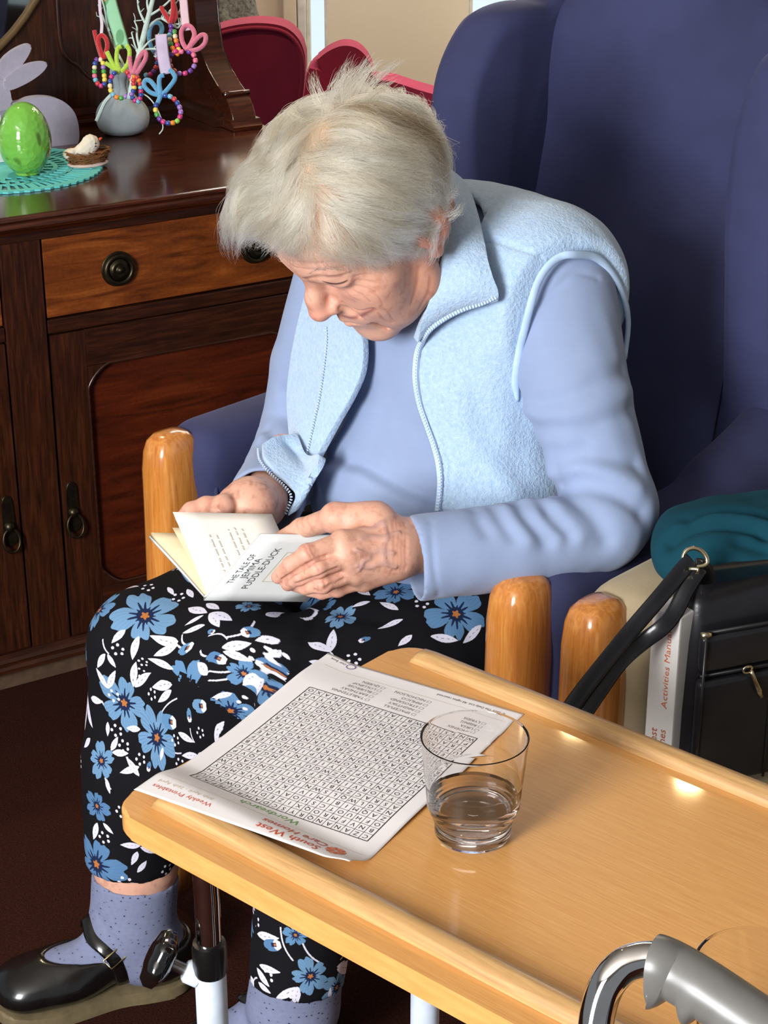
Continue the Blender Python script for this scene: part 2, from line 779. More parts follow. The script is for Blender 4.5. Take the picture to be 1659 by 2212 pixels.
M_day = NT('overcast_daylight')
M_day.b.inputs['Emission Color'].default_value = (0.78, 0.93, 1.0, 1)
M_day.b.inputs['Emission Strength'].default_value = 1.0
M_day.set(Base_Color=(0.05, 0.05, 0.05, 1))


def window(name, xa, xb, z0):
    w = thing(name, None, None)
    w['kind'] = 'structure'
    box('pane', ((xa + xb) / 2, YW + 0.09, (z0 + 2.3) / 2), (xb - xa, 0.01, 2.3 - z0), M_day.m, w)
    for nm, c, s in (('window_frame', (xa + 0.004, YW + 0.05, 1.2), (0.012, 0.1, 2.3)), ('window_frame', (xb - 0.004, YW + 0.05, 1.2), (0.012, 0.1, 2.3)),
                     ('window_sill', ((xa + xb) / 2, YW + 0.03, z0 - 0.02), (xb - xa, 0.14, 0.04))):
        box(nm, c, s, M_frame_w, w, 0.003)
    return w


window('window_1', x1 + 0.004, x2, 0.45)
window('window_2', x3 + 0.012, x3 + 0.60, 0.55)
box('ceiling', (0.5, 2.5, 2.52), (9, 9, 0.06), plain('white_ceiling', srgb(238, 232, 222), 0.8, nscale=2, namt=0.02), kind='structure')

# recessed warm ceiling spots (their mirror images show on the table)
M_bulb = NT('spot_lamp_glow')
M_bulb.b.inputs['Emission Color'].default_value = (1.0, 0.72, 0.36, 1)
M_bulb.b.inputs['Emission Strength'].default_value = 120
for k, (lx, ly) in enumerate(((0.793, 4.115), (0.523, 4.40), (-1.1, 3.4))):
    t = thing('ceiling_spot', ('recessed warm ceiling spot lamp whose mirror image glows on the bare table top', 'recessed warm ceiling spot lamp mirrored beside the wordsearch sheet', 'recessed warm ceiling spot lamp above the sideboard')[k], 'lamp', Matrix.Translation((lx, ly, 2.49)), 'recessed ceiling spots')
    lathe('lamp_rim', [(0.075, 0.0), (0.075, -0.012), (0.055, -0.014), (0.052, -0.002)], M_frame_w, t, 28)
    V, F = lathe_geo([(0.0, -0.004), (0.034, -0.004), (0.034, -0.001)], 24)
    obj('bulb', np_mesh('bulb', V, F), M_bulb.m, t)
    ld = bpy.data.lights.new('spot_beam', 'SPOT')
    ld.energy = 38
    ld.color = (1.0, 0.74, 0.42)
    ld.spot_size = math.radians(120)
    ld.spot_blend = 0.8
    ld.shadow_soft_size = 0.05
    lo = link(bpy.data.objects.new('spot_beam', ld))
    lo.location = (lx, ly, 2.46)

# ---------------------------------------------------------------- sideboard
SB = thing('sideboard', 'dark mahogany sideboard with veneered drawer, ring pull and mirror back', 'sideboard', FS)
prism('sideboard_top', [(0.60, 0.838), (-0.020, 0.838), (-0.026, 0.835), (-0.027, 0.831), (-0.022, 0.828), (-0.0265, 0.824), (-0.0275, 0.819), (-0.024, 0.814), (-0.015, 0.811), (-0.012, 0.805), (0.60, 0.805)], -0.545, 0.745, M_mtop, SB, axis='x')
box('carcass', (0.10, 0.30, 0.43), (1.25, 0.55, 0.74), M_mahov, SB, 0.003)
box('stile', (0.101, 0.011, 0.43), (0.070, 0.024, 0.73), M_mahov, SB, 0.002)
box('stile', (0.6945, 0.011, 0.43), (0.071, 0.024, 0.73), M_mahov, SB, 0.002)
box('stile', (-0.4915, 0.011, 0.43), (0.071, 0.024, 0.73), M_mahov, SB, 0.002)
box('top_rail', (0.10, 0.010, 0.7975), (1.25, 0.026, 0.017), M_maho, SB, 0.002)
M_ven_dr = {}
for side, (ta, tb) in enumerate(((0.1385, 0.6575), (-0.4545, 0.0645))):
    tc = (ta + tb) / 2 + 0.02 * (1 - 2 * side)
    w = tb - ta
    box('mid_rail', ((ta + tb) / 2, 0.011, 0.640), (w, 0.024, 0.024), M_maho, SB, 0.002)
    dr = box('drawer', ((ta + tb) / 2, 0.012, 0.7212), (w - 0.003, 0.02, 0.1325), quarter_veneer('drawer_veneer', ta + 0.325 * (1 if side == 0 else 0.6), 0.727, srgb(66, 28, 12), srgb(126, 64, 25), srgb(170, 96, 42), 4.5), SB, 0.0015)
    for hx in ((0.269, 0.527) if side == 0 else (-0.065, -0.323)):
        hd = box('drawer_pull', (hx, -0.0005, 0.7195), (0.03, 0.006, 0.03), M_brass, dr, 0.002)
        rot = Matrix.Translation((hx, 0.001, 0.7195)) @ Matrix.Rotation(math.pi / 2, 4, 'X')
        parts = []
        for prof in ([(0.0, 0.014), (0.004, 0.0135), (0.006, 0.010), (0.008, 0.0075), (0.011, 0.010), (0.0135, 0.0085), (0.016, 0.006), (0.019, 0.006), (0.0195, 0.0)],
                     [(0.0235 + 0.0042 * math.cos(a), 0.006 + 0.0042 * math.sin(a)) for a in np.linspace(0, 2 * math.pi, 11)],
                     [(0.0, 0.003), (0.029, 0.003), (0.030, 0.0)]):
            parts.append(lathe_geo(prof, 36))
        V, F = join_geo(parts)
        V = np.array([tuple(rot @ Vector(v)) for v in V])
        hd.data = np_mesh('drawer_pull', V, F)
        hd.data.materials.append(M_brass)
    # door: frame members around a sunk quarter-veneered panel with scooped corners
    z0, z1 = 0.069, 0.6265
    pa, pb, q0, q1 = ta + 0.064, tb - 0.064, 0.150, 0.560
    door = box('cabinet_door', ((ta + tb) / 2, 0.0175, (z0 + z1) / 2), (w - 0.004, 0.008, z1 - z0 - 0.003), M_mahov, SB, 0.001)
    vp = box('door_panel', ((pa + pb) / 2, 0.012, (q0 + q1) / 2), (pb - pa, 0.005, q1 - q0), quarter_veneer('door_veneer', (pa + pb) / 2 - 0.04, 0.31, srgb(44, 15, 8), srgb(84, 32, 15), srgb(112, 48, 22), 3.5), door)
    box('door_stile', ((ta + 0.002 + pa) / 2, 0.010, (z0 + z1) / 2), (pa - ta - 0.002, 0.022, z1 - z0 - 0.003), M_mahov, door, 0.0015)
    box('door_stile', ((tb - 0.002 + pb) / 2, 0.010, (z0 + z1) / 2), (tb - 0.002 - pb, 0.022, z1 - z0 - 0.003), M_mahov, door, 0.0015)
    box('door_rail', ((pa + pb) / 2, 0.0102, (q1 + z1) / 2), (pb - pa, 0.0216, z1 - q1 - 0.0015), M_maho, door, 0.0015)
    box('door_rail', ((pa + pb) / 2, 0.0102, (q0 + z0) / 2), (pb - pa, 0.0216, q0 - z0 - 0.0015), M_maho, door, 0.0015)
    # scooped corner pieces + bead
    R = 0.042
    loop = []
    for (cx, cz, sx, sz) in ((pa, q0, 1, 1), (pb, q0, -1, 1), (pb, q1, -1, -1), (pa, q1, 1, -1)):
        arc = []
        for a in np.linspace(0, math.pi / 2, 9):
            # ogee: flat shoulder then an inward curve
            arc.append((cx + sx * R * (1 - math.sin(a)) ** 0.8, cz + sz * R * (1 - math.cos(a)) ** 0.8))
        prism('corner_piece', [(cx - sx * 0.0005, cz - sz * 0.0005)] + arc, 0.000, 0.016, M_mahov, door)
        loop += arc if sx * sz > 0 else arc[::-1]
    # order the loop so it runs round the opening
    n9 = 9
    segs = [loop[i * n9:(i + 1) * n9] for i in range(4)]
    path = []
    cen = np.array([(pa + pb) / 2, (q0 + q1) / 2])
    pts = sorted([p for sgm in segs for p in sgm], key=lambda p: math.atan2(p[1] - cen[1], p[0] - cen[0]))
    tube('panel_bead', [(p[0], 0.0015, p[1]) for p in pts], 0.0032, M_maho, door, 6, True)
    # escutcheon with oval drop ring
    ex = ta + 0.019 if side == 0 else tb - 0.023
    ez = 0.312
    hn = prism('door_handle', [(ex + r * math.cos(a), z + r2 * math.sin(a)) for (r, r2, z, a) in
                               [(0.0095, 0.012, ez + 0.038, a) for a in np.linspace(0, math.pi, 9)] +
                               [(0.0145, 0.016, ez - 0.028, a) for a in np.linspace(math.pi * 0.75, math.pi * 2.25, 13)]], -0.004, 0.001, M_brass, door, 0.0012)
    prism('keyhole', [(ex - 0.0028, ez + 0.022), (ex + 0.0028, ez + 0.022), (ex + 0.0028, ez + 0.036), (ex - 0.0028, ez + 0.036)], -0.0048, -0.002, M_black_pl, hn)
    V1, F1 = tube_geo([(ex + 0.0145 * math.cos(a), -0.011 + 0.004 * math.sin(a), ez - 0.030 + 0.020 * math.sin(a)) for a in np.linspace(0, 2 * math.pi, 25)[:-1]], 0.0026, 8, True)
    V2, F2 = lathe_geo([(0.0, 0.010), (0.006, 0.009), (0.009, 0.004), (0.0095, 0.0)], 16)
    V2 = np.array([(ex + v[0], -0.003 - v[2], ez - 0.006 + v[1]) for v in V2])
    V, F = join_geo([(V1, F1), (V2, F2)])
    obj('drop_ring', np_mesh('drop_ring', V, F), M_brass, hn)
prism('plinth_moulding', [(0.03, 0.069), (-0.004, 0.069), (-0.006, 0.060), (-0.012, 0.056), (-0.010, 0.048), (-0.016, 0.044), (-0.016, 0.037), (0.03, 0.037)], -0.535, 0.735, M_maho, SB, axis='x')
box('plinth', (0.10, 0.28, 0.0185), (1.265, 0.56, 0.037), plain('scuffed_plinth', srgb(88, 66, 48), 0.7, nscale=60, namt=0.25), SB, 0.002)
# back board, bracket end and mirror
box('back_board', (0.10, 0.578, 1.16), (1.20, 0.02, 0.66), M_mahov, SB, 0.002)
prism('back_moulding', [(0.57, 0.838), (0.538, 0.838), (0.538, 0.846), (0.545, 0.850), (0.547, 0.860), (0.556, 0.866), (0.57, 0.868)], -0.50, 0.67, M_mtop, SB, axis='x')
br_in = [(0.672,0.4997,1.1117),(0.672,0.5046,1.06),(0.672,0.5022,1.0216),(0.672,0.4873,0.9664),(0.672,0.4564,0.9352),(0.672,0.4174,0.9118),(0.672,0.3913,0.9005),(0.672,0.386,0.8944),(0.672,0.3698,0.8815),(0.672,0.3593,0.8686),(0.672,0.365,0.8423)]
prof = [(p[1], p[2]) for p in br_in]
prof[-1] = (prof[-2][0] - 0.004, 0.8385)
prof[-2] = (prof[-2][0], 0.862)
prism('end_bracket', [(0.585, prof[0][1])] + prof + [(0.585, 0.8385)], 0.672, 0.722, M_mtop, SB, 0.003, axis='x')
tube('bracket_bead', [(x, prof[6][0] - 0.002, prof[6][1]) for x in (0.670, 0.685, 0.71, 0.724)], 0.005, M_mtop, SB, 8)
prism('bracket_foot', [(prof[-1][0] - 0.010, 0.8385), (prof[-1][0] - 0.012, 0.846), (prof[-1][0] - 0.006, 0.850), (prof[-1][0] - 0.004, 0.858), (0.58, 0.858), (0.58, 0.8385)], 0.666, 0.728, M_mtop, SB, 0.002, axis='x')
prism('bracket_base_moulding', [(0.655, 0.8385), (0.655, 0.848), (0.662, 0.852), (0.664, 0.862), (0.673, 0.866), (0.673, 0.8385)], 0.40, 0.56, M_maho, SB, axis='y')
mr = [(0.3742,0.56,1.0759),(0.3469,0.56,1.0406),(0.3213,0.56,1.0151),(0.3004,0.56,1.0019)]
me_c = (0.10, 1.335)
# ellipse through the visible arc
ra = 0.36
rz = 0.0
for p in mr:
    rz = max(rz, abs(p[2] - me_c[1]) / math.sqrt(max(1e-3, 1 - ((p[0] - me_c[0]) / ra) ** 2)))
ell = [(me_c[0] + ra * math.cos(a), 0.563, me_c[1] + rz * math.sin(a)) for a in np.linspace(0, 2 * math.pi, 65)[:-1]]
tube('mirror_rim', ell, 0.008, plain('mirror_rim_wood', srgb(110, 86, 52), 0.3, coat=0.6), SB, 8, True)
M_mirror = plain('silvered_glass', srgb(190, 200, 196), 0.03, 1.0)
obj('mirror_glass', np_mesh('mirror_glass', np.array([(me_c[0], 0.562, me_c[1])] + ell), [(0, i + 1, (i + 1) % 64 + 1) for i in range(64)]), M_mirror, SB)
bd = [(0.4204,0.566,1.0884),(0.4194,0.566,1.038),(0.4202,0.566,0.9998),(0.4249,0.566,0.9754),(0.4385,0.566,0.9578),(0.4529,0.566,0.9487),(0.4633,0.566,0.9355),(0.4811,0.566,0.9198),(0.5092,0.566,0.9109),(0.54,0.566,0.9096)]
tube('back_board_bead', catmull(bd, 5), 0.0035, M_mahov, SB, 7)

# ---------------------------------------------------------------- the seated woman: fields in the chair frame (x = her left, y = back, z = up)
SURF = {}
HS = 1.078
HO = np.array((0.0560, 0.0230, 1.0530))                       # middle between her ears
RLw = np.array([[0.7071, -0.7071, 0], [0.7071, 0.7071, 0], [0, 0, 1.0]])
HAX = np.array([[0.63308773, -0.76645654, -0.1083711], [-0.58947579, -0.38661953, -0.70925569], [-0.50171528, -0.51290321, 0.69657166]]) @ RLw.T   # rows: left, forward, up


def hp(x, y, z):
    return HO + HS * (x * HAX[0] + y * HAX[1] + z * HAX[2])


def head_sdf(S):
    h = HS
    def E_(c, r, k=0.012, op='u', rot=HAX):
        S.ell(hp(*c), np.array(r) * h, k * h, op, rot)
    def Cn(a, b, ra, rb, k=0.012, op='u'):
        S.cone(hp(*a), hp(*b), ra * h, rb * h, k * h, op)
    E_((0, -0.004, 0.052), (0.072, 0.093, 0.076))               # cranium
    E_((0, 0.045, 0.050), (0.064, 0.052, 0.055), 0.02)          # forehead
    E_((0, 0.042, -0.020), (0.058, 0.054, 0.075), 0.03)         # face block
    for s in (-1, 1):
        Cn((s * 0.053, 0.006, -0.030), (s * 0.048, 0.022, -0.064), 0.014, 0.012, 0.018)     # ramus
        Cn((s * 0.046, 0.022, -0.064), (s * 0.012, 0.074, -0.088), 0.014, 0.016, 0.03)     # jaw line
        E_((s * 0.044, 0.056, -0.006), (0.024, 0.026, 0.020), 0.024)                       # cheek bone
        E_((s * 0.038, 0.062, -0.036), (0.022, 0.022, 0.022), 0.026)                       # soft cheek
        E_((s * 0.036, 0.058, -0.066), (0.017, 0.018, 0.018), 0.022)                       # jowl
    E_((0, 0.080, -0.084), (0.020, 0.016, 0.016), 0.018)        # chin
    E_((0, 0.080, -0.046), (0.030, 0.020, 0.024), 0.02)         # muzzle
    Cn((-0.030, 0.082, 0.036), (0.030, 0.082, 0.036), 0.014, 0.014, 0.018)                 # brow
    for s in (-1, 1):
        E_((s * 0.030, 0.100, 0.017), (0.019, 0.018, 0.013), 0.014, 's')                   # socket
    for s in (-1, 1):
        E_((s * 0.031, 0.0745, 0.0165), (0.0150, 0.0140, 0.0125), 0.006)                   # lidded eye
        E_((s * 0.033, 0.0815, 0.0275), (0.019, 0.010, 0.0060), 0.008)                     # heavy upper lid
        E_((s * 0.031, 0.0800, 0.0045), (0.015, 0.008, 0.005), 0.010)                      # bag under the eye
    Cn((0, 0.089, 0.028), (0, 0.107, 0.003), 0.0075, 0.0095, 0.010)                        # nose bridge
    Cn((0, 0.107, 0.003), (0, 0.1120, -0.0125), 0.0095, 0.0128, 0.007)                      # nose tip
    for s in (-1, 1):
        E_((s * 0.0125, 0.0985, -0.0165), (0.0078, 0.0100, 0.0078), 0.008)                 # wing
        S.ball(hp(s * 0.0065, 0.1035, -0.0252), 0.0042 * h, 0.004 * h, 's')                # nostril
        Cn((s * 0.019, 0.099, -0.017), (s * 0.034, 0.083, -0.050), 0.0016, 0.0018, 0.008, 's')   # smile fold
        Cn((s * 0.031, 0.086, -0.056), (s * 0.030, 0.078, -0.076), 0.002, 0.002, 0.009, 's')     # marionette fold
    for s in (-1, 1):                                             # thin lips either side of the mouth line
        Cn((0, 0.1000, -0.0465), (s * 0.023, 0.0885, -0.0500), 0.0034, 0.0022, 0.006)
        Cn((0, 0.0985, -0.0560), (s * 0.022, 0.0880, -0.0540), 0.0042, 0.0024, 0.006)
    for s in (-1, 1):
        Cn((0, 0.1055, -0.0512), (s * 0.028, 0.0890, -0.0530), 0.0016, 0.0014, 0.003, 's')
    for s in (-1, 1):                                             # ears
        ec = np.array((s * 0.0735, -0.014, 0.004))
        ax = np.array([HAX[0] * 0.86 + HAX[1] * (0.5 * s), HAX[1] * 0.86 - HAX[0] * (0.5 * s), HAX[2]])
        E_(ec, (0.0075, 0.018, 0.030), 0.006, 'u', ax)
        E_(ec + np.array((s * 0.006, 0.003, 0.002)), (0.0065, 0.010, 0.016), 0.004, 's', ax)
        ring = []
        for a in np.linspace(-0.6, 4.2, 12):
            ring.append(hp(*(ec + np.array((s * (0.003 + 0.002 * math.cos(a)), -0.017 * math.cos(a) * 1.0 - 0.001, 0.029 * math.sin(a) + 0.002)))))
        S.chain(ring, [0.0036 * h] * 12, 0.004)
        E_((s * 0.0720, -0.004, -0.026), (0.006, 0.009, 0.010), 0.006)   # lobe
        E_((s * 0.0715, 0.003, -0.001), (0.005, 0.005, 0.008), 0.006)    # tragus
    return S


# arms and legs -------------------------------------------------------------
SH_L, EL_L, WR_L = [(0.1828,0.1976,0.9565),(0.3148,0.144,0.7335),(0.2057,-0.0766,0.728)]
SH_R, EL_R, WR_R = [(-0.1269,0.1429,0.9194),(-0.1735,0.1053,0.7108),(-0.0531,-0.0686,0.6973)]
HIP_L, HIP_R = (0.125, 0.25, 0.56), (-0.075, 0.25, 0.56)
KN_L = (0.125, -0.135, 0.49)
KN_R = (-0.1736,-0.1566,0.4894)
AN_R = (-0.1696,-0.2135,0.0942)
AN_L = (0.1202,-0.19,0.105)

TORSO = [((0.025, 0.25, 0.57), (0.185, 0.135, 0.11)), ((0.03, 0.165, 0.665), (0.160, 0.135, 0.12)), ((0.03, 0.185, 0.82), (0.152, 0.118, 0.16)), ((0.025, 0.235, 0.93), (0.145, 0.095, 0.10))]


def torso_sdf(S, off=0.0, k=0.07):
    for c, r in TORSO:
        S.ell(c, np.array(r) + off, k)
    S.cone((SH_R[0] + 0.03, SH_R[1] + 0.01, SH_R[2] - 0.005), (SH_L[0] - 0.035, SH_L[1] + 0.01, SH_L[2] - 0.005), 0.056 + off, 0.056 + off, k)
    return S


def hand_left(S, k=0.007):
    P = [(0.2057,-0.0766,0.728),(0.1777,-0.1006,0.7593),(0.1424,-0.1283,0.7591),(0.0857,-0.1275,0.7273),(0.0548,-0.1334,0.7054),(0.1853,-0.1589,0.7527),(0.1719,-0.1984,0.7481),(0.1525,-0.2054,0.7308),(0.1332,-0.2067,0.7102),(0.1942,-0.1594,0.7376),(0.1848,-0.1945,0.7336),(0.1635,-0.2021,0.7184),(0.143,-0.2015,0.7028),(0.1934,-0.1497,0.7174),(0.1866,-0.1897,0.7137),(0.1641,-0.1948,0.7044),(0.1423,-0.1901,0.6974),(0.1901,-0.1324,0.7008),(0.1764,-0.1582,0.6937),(0.1552,-0.1628,0.6834),(0.1349,-0.1628,0.6786),(0.203,-0.1015,0.7297)]
    wr, cmc, tmp, tip_, ttp = P[0:5]
    # palm and back of the hand
    S.cone(WR_L, P[21], 0.029, 0.031, 0.02)
    for m, r0 in ((P[5], 0.0150), (P[9], 0.0152), (P[13], 0.0150), (P[17], 0.0140)):
        S.cone(P[21], m, 0.024, r0, 0.016)
    S.cone(P[1], P[2], 0.020, 0.0148, 0.02)
    S.chain([P[1], P[2], P[3], P[4]], [0.0185, 0.0140, 0.0118, 0.0095], k)
    for a, r in ((5, (0.0122, 0.0099, 0.0090, 0.0080)), (9, (0.0116, 0.0094, 0.0086, 0.0078)), (13, (0.0112, 0.0092, 0.0084, 0.0076)), (17, (0.0104, 0.0082, 0.0076, 0.0068))):
        S.chain([P[a], P[a + 1], P[a + 2], P[a + 3]], list(r), 0.0025)
        S.ball(P[a + 1], r[1] + 0.0008, 0.004)                # bony middle knuckle
    S.ball(P[2], 0.0152, 0.008)
    return P


def hand_right(S, k=0.007):
    P = [(-0.0392,-0.0807,0.7053),(-0.0405,-0.0956,0.7083),(-0.0533,-0.1133,0.7128),(-0.0412,-0.1364,0.7183),(-0.0365,-0.149,0.7153),(-0.0738,-0.1036,0.6992),(-0.0843,-0.1271,0.7032),(-0.0921,-0.1445,0.7002),(-0.0938,-0.1577,0.6941),(-0.0843,-0.0881,0.6789),(-0.1009,-0.1066,0.6758),(-0.1097,-0.1257,0.6717),(-0.1086,-0.1427,0.6676),(-0.0869,-0.0777,0.6625),(-0.1056,-0.0933,0.6553),(-0.1137,-0.1117,0.6511),(-0.1103,-0.1321,0.6501),(-0.0861,-0.0699,0.649),(-0.101,-0.083,0.6397),(-0.1068,-0.0991,0.6355),(-0.107,-0.1153,0.6345)]
    S.cone(WR_R, P[1], 0.029, 0.030, 0.02)
    for m, r0 in ((P[5], 0.0150), (P[9], 0.0152), (P[13], 0.0150), (P[17], 0.0140)):
        S.cone(P[1], m, 0.024, r0, 0.016)
    S.chain([P[1], P[2], P[3], P[4]], [0.0200, 0.0150, 0.0122, 0.0100], k)
    S.ball(P[3], 0.0128, 0.006)
    for a, r in ((5, (0.0125, 0.0104, 0.0092, 0.0080)), (9, (0.0122, 0.0100, 0.0090, 0.0080)), (13, (0.0118, 0.0098, 0.0088, 0.0078)), (17, (0.0108, 0.0086, 0.0078, 0.0070))):
        S.chain([P[a], P[a + 1], P[a + 2], P[a + 3]], list(r), 0.006)
    return P


# feet: local frames (x towards toe, y to her left, z up)
FT_R = [(-0.1359,-0.1625,0.0),(-0.256,-0.402,0.0)]
FT_L = [(0.0889,-0.109,0.0),(0.0518,-0.2578,0.0)]


def foot_frame(hl):
    a, b = np.array(hl[0]), np.array(hl[1])
    x = b - a
    x[2] = 0
    x /= np.linalg.norm(x)
    y = np.cross([0, 0, 1.0], x)
    return a, np.array([x, y, [0, 0, 1.0]])


def foot_pt(fr, x, y, z):
    return fr[0] + x * fr[1][0] + y * fr[1][1] + z * fr[1][2]


FR_R, FR_L = foot_frame(FT_R), foot_frame(FT_L)


def foot_sdf(S, fr, off=0.0, k=0.02):
    S.ell(foot_pt(fr, 0.035, 0, 0.052), (0.038 + off, 0.034 + off, 0.034 + off), k, 'u', fr[1])
    S.cone(foot_pt(fr, 0.05, 0, 0.075), foot_pt(fr, 0.17, 0, 0.050), 0.033 + off, 0.024 + off, k)
    S.ell(foot_pt(fr, 0.165, 0.0, 0.042), (0.062 + off, 0.044 + off, 0.022 + off), k, 'u', fr[1])
    S.ell(foot_pt(fr, 0.215, 0.0, 0.040), (0.026 + off, 0.036 + off, 0.017 + off), k, 'u', fr[1])
    return S


def body_sdf():
    S = Sdf()
    torso_sdf(S, -0.012)
    S.cone((0.035, 0.165, 0.985), hp(0, -0.030, -0.012), 0.048, 0.043, 0.014)
    S.cone((0.040, 0.120, 0.955), hp(0, -0.006, -0.030), 0.036, 0.034, 0.014)
    head_sdf(S)
    for sh, el, wr in ((SH_L, EL_L, WR_L), (SH_R, EL_R, WR_R)):
        S.chain([sh, el, wr], [0.038, 0.029, 0.026], 0.003)
    for hip, kn, an, fr in ((HIP_L, KN_L, AN_L, FR_L), (HIP_R, KN_R, AN_R, FR_R)):
        d = (np.array(kn) - np.array(an))
        d /= np.linalg.norm(d)
        tp = ((-0.1421,-0.2303,0.1719)[2] - AN_R[2]) if an is AN_R else 0.055
        an_ = np.array(an)
        S.chain([hip, kn, an_ + d * (tp + 0.010), an_ + d * (tp - 0.025), an_], [0.066, 0.050, 0.0545, 0.045, 0.042], 0.01)
        foot_sdf(S, fr, -0.003)
    global HL, HR
    HL = hand_left(S)
    HR = hand_right(S)
    return S


BODY = body_sdf()


def cut_plane(S, c, d, r):
    """slice everything beyond the plane through c (normal d), within radius r"""
    c, d = np.float32(c), np.float32(d)
    c2 = c + d * np.float32(r * 0.6)
    S.custom(lambda P: np.maximum(-((P - c) @ d), np.sqrt(((P - c2) ** 2).sum(1)) - r).astype(np.float32), c2, r, 0.003, 's')


def jumper_sdf():
    S = Sdf()
    torso_sdf(S, 0.004)
    S.ell((0.035, 0.150, 0.66), (0.165, 0.145, 0.115), 0.04)      # soft belly over the waistband
    S.cone((0.035, 0.150, 0.965), (0.040, 0.120, 0.990), 0.064, 0.060, 0.03)   # crew neck
    PL = [(0.1725,0.2046,0.9471),(0.2399,0.1641,0.8486),(0.3121,0.1438,0.7374),(0.3226,0.1164,0.7262),(0.2728,0.0226,0.7175),(0.2127,-0.0778,0.7149)]
    S.chain([PL[0], PL[1], PL[2]], [0.068, 0.062, 0.051], 0.02)
    S.chain([PL[2], PL[3], PL[4], PL[5]], [0.050, 0.0485, 0.049, 0.0485], 0.02)
    PRr = [(-0.1331,0.1504,0.9165),(-0.1688,0.1316,0.795),(-0.1804,0.1116,0.7072),(-0.1331,0.0363,0.6841),(-0.0638,-0.0534,0.6893)]
    S.chain(PRr, [0.062, 0.056, 0.050, 0.047, 0.0465], 0.02)
    # cuff openings and neck opening
    dl = (np.array(PL[5]) - np.array(PL[4]))
    dl /= np.linalg.norm(dl)
    cut_plane(S, PL[5], dl, 0.085)
    S.cone(np.array(PL[5]) - dl * 0.02, np.array(PL[5]) + dl * 0.03, 0.042, 0.0435, 0.003, 's')
    dr = (np.array(PRr[4]) - np.array(PRr[3]))
    dr /= np.linalg.norm(dr)
    cut_plane(S, PRr[4], dr, 0.085)
    S.cone(np.array(PRr[4]) - dr * 0.02, np.array(PRr[4]) + dr * 0.03, 0.040, 0.0415, 0.003, 's')
    S.cone((0.040, 0.130, 0.975), (0.046, 0.075, 1.030), 0.055, 0.058, 0.006, 's')
    return S


JUMPER = jumper_sdf()


def gilet_outer():
    S = Sdf()
    torso_sdf(S, 0.020)
    S.cone((SH_R[0] + 0.03, SH_R[1] + 0.01, SH_R[2] - 0.005), (SH_L[0] - 0.03, SH_L[1] + 0.008, SH_L[2] - 0.003), 0.081, 0.081, 0.06)
    S.ell((0.035, 0.150, 0.68), (0.182, 0.150, 0.115), 0.05)
    return S


GILET_O = gilet_outer()
def trousers_sdf():
    S = Sdf()
    S.ell((0.025, 0.25, 0.57), (0.19, 0.14, 0.105), 0.03)
    HEM_R = (-0.174,-0.205,0.1892)
    HEM_L = (0.1365,-0.1972,0.165)
    MID_R = (-0.1756,-0.1846,0.3362)
    S.cone((0.025, 0.22, 0.55), (0.0471,-0.1055,0.5394), 0.085, 0.035, 0.05)
    S.chain([HIP_R, KN_R], [0.096, 0.076], 0.06)
    S.chain([KN_R, MID_R, HEM_R], [0.072, 0.0705, 0.0605], 0.02)
    S.cone((-0.067,-0.1263,0.4909), (-0.1198,-0.1672,0.3116), 0.072, 0.052, 0.06)
    S.cone((-0.0325,-0.1102,0.5109), (-0.0217,-0.1078,0.423), 0.055, 0.05, 0.06)
    S.chain([HIP_L, KN_L], [0.096, 0.078], 0.06)
    S.chain([KN_L, HEM_L], [0.072, 0.0585], 0.02)
    # hems: cut flat and hollow
    for kn, hm, r in ((MID_R, HEM_R, 0.0535), (KN_L, HEM_L, 0.0525)):
        d = np.array(hm) - np.array(kn)
        d /= np.linalg.norm(d)
        cut_plane(S, hm, d, 0.11)
        S.cone(np.array(hm) - d * 0.03, np.array(hm) + d * 0.03, r, r, 0.003, 's')
    return S


TROUSERS = trousers_sdf()
SURF.update(body=BODY, jumper=JUMPER, gilet=GILET_O, trousers=TROUSERS)


SKULL = Sdf().ell(hp(0, -0.004, 0.052), np.array((0.092, 0.113, 0.096)) * HS, 0, 'u', HAX)
SURF['skull'] = SKULL

ZIP_L = [(0.1214,0.0849,0.9455),(0.1033,0.0757,0.9313),(0.0894,0.0689,0.9151),(0.0821,0.0628,0.894),(0.0833,0.0571,0.8701),(0.0874,0.0546,0.85),(0.0943,0.0547,0.8276),(0.1056,0.0549,0.8063),(0.118,0.0532,0.7869),(0.1298,0.049,0.7693),(0.139,0.0428,0.7504),(0.1441,0.0361,0.7334),(0.1469,0.0303,0.7178)]


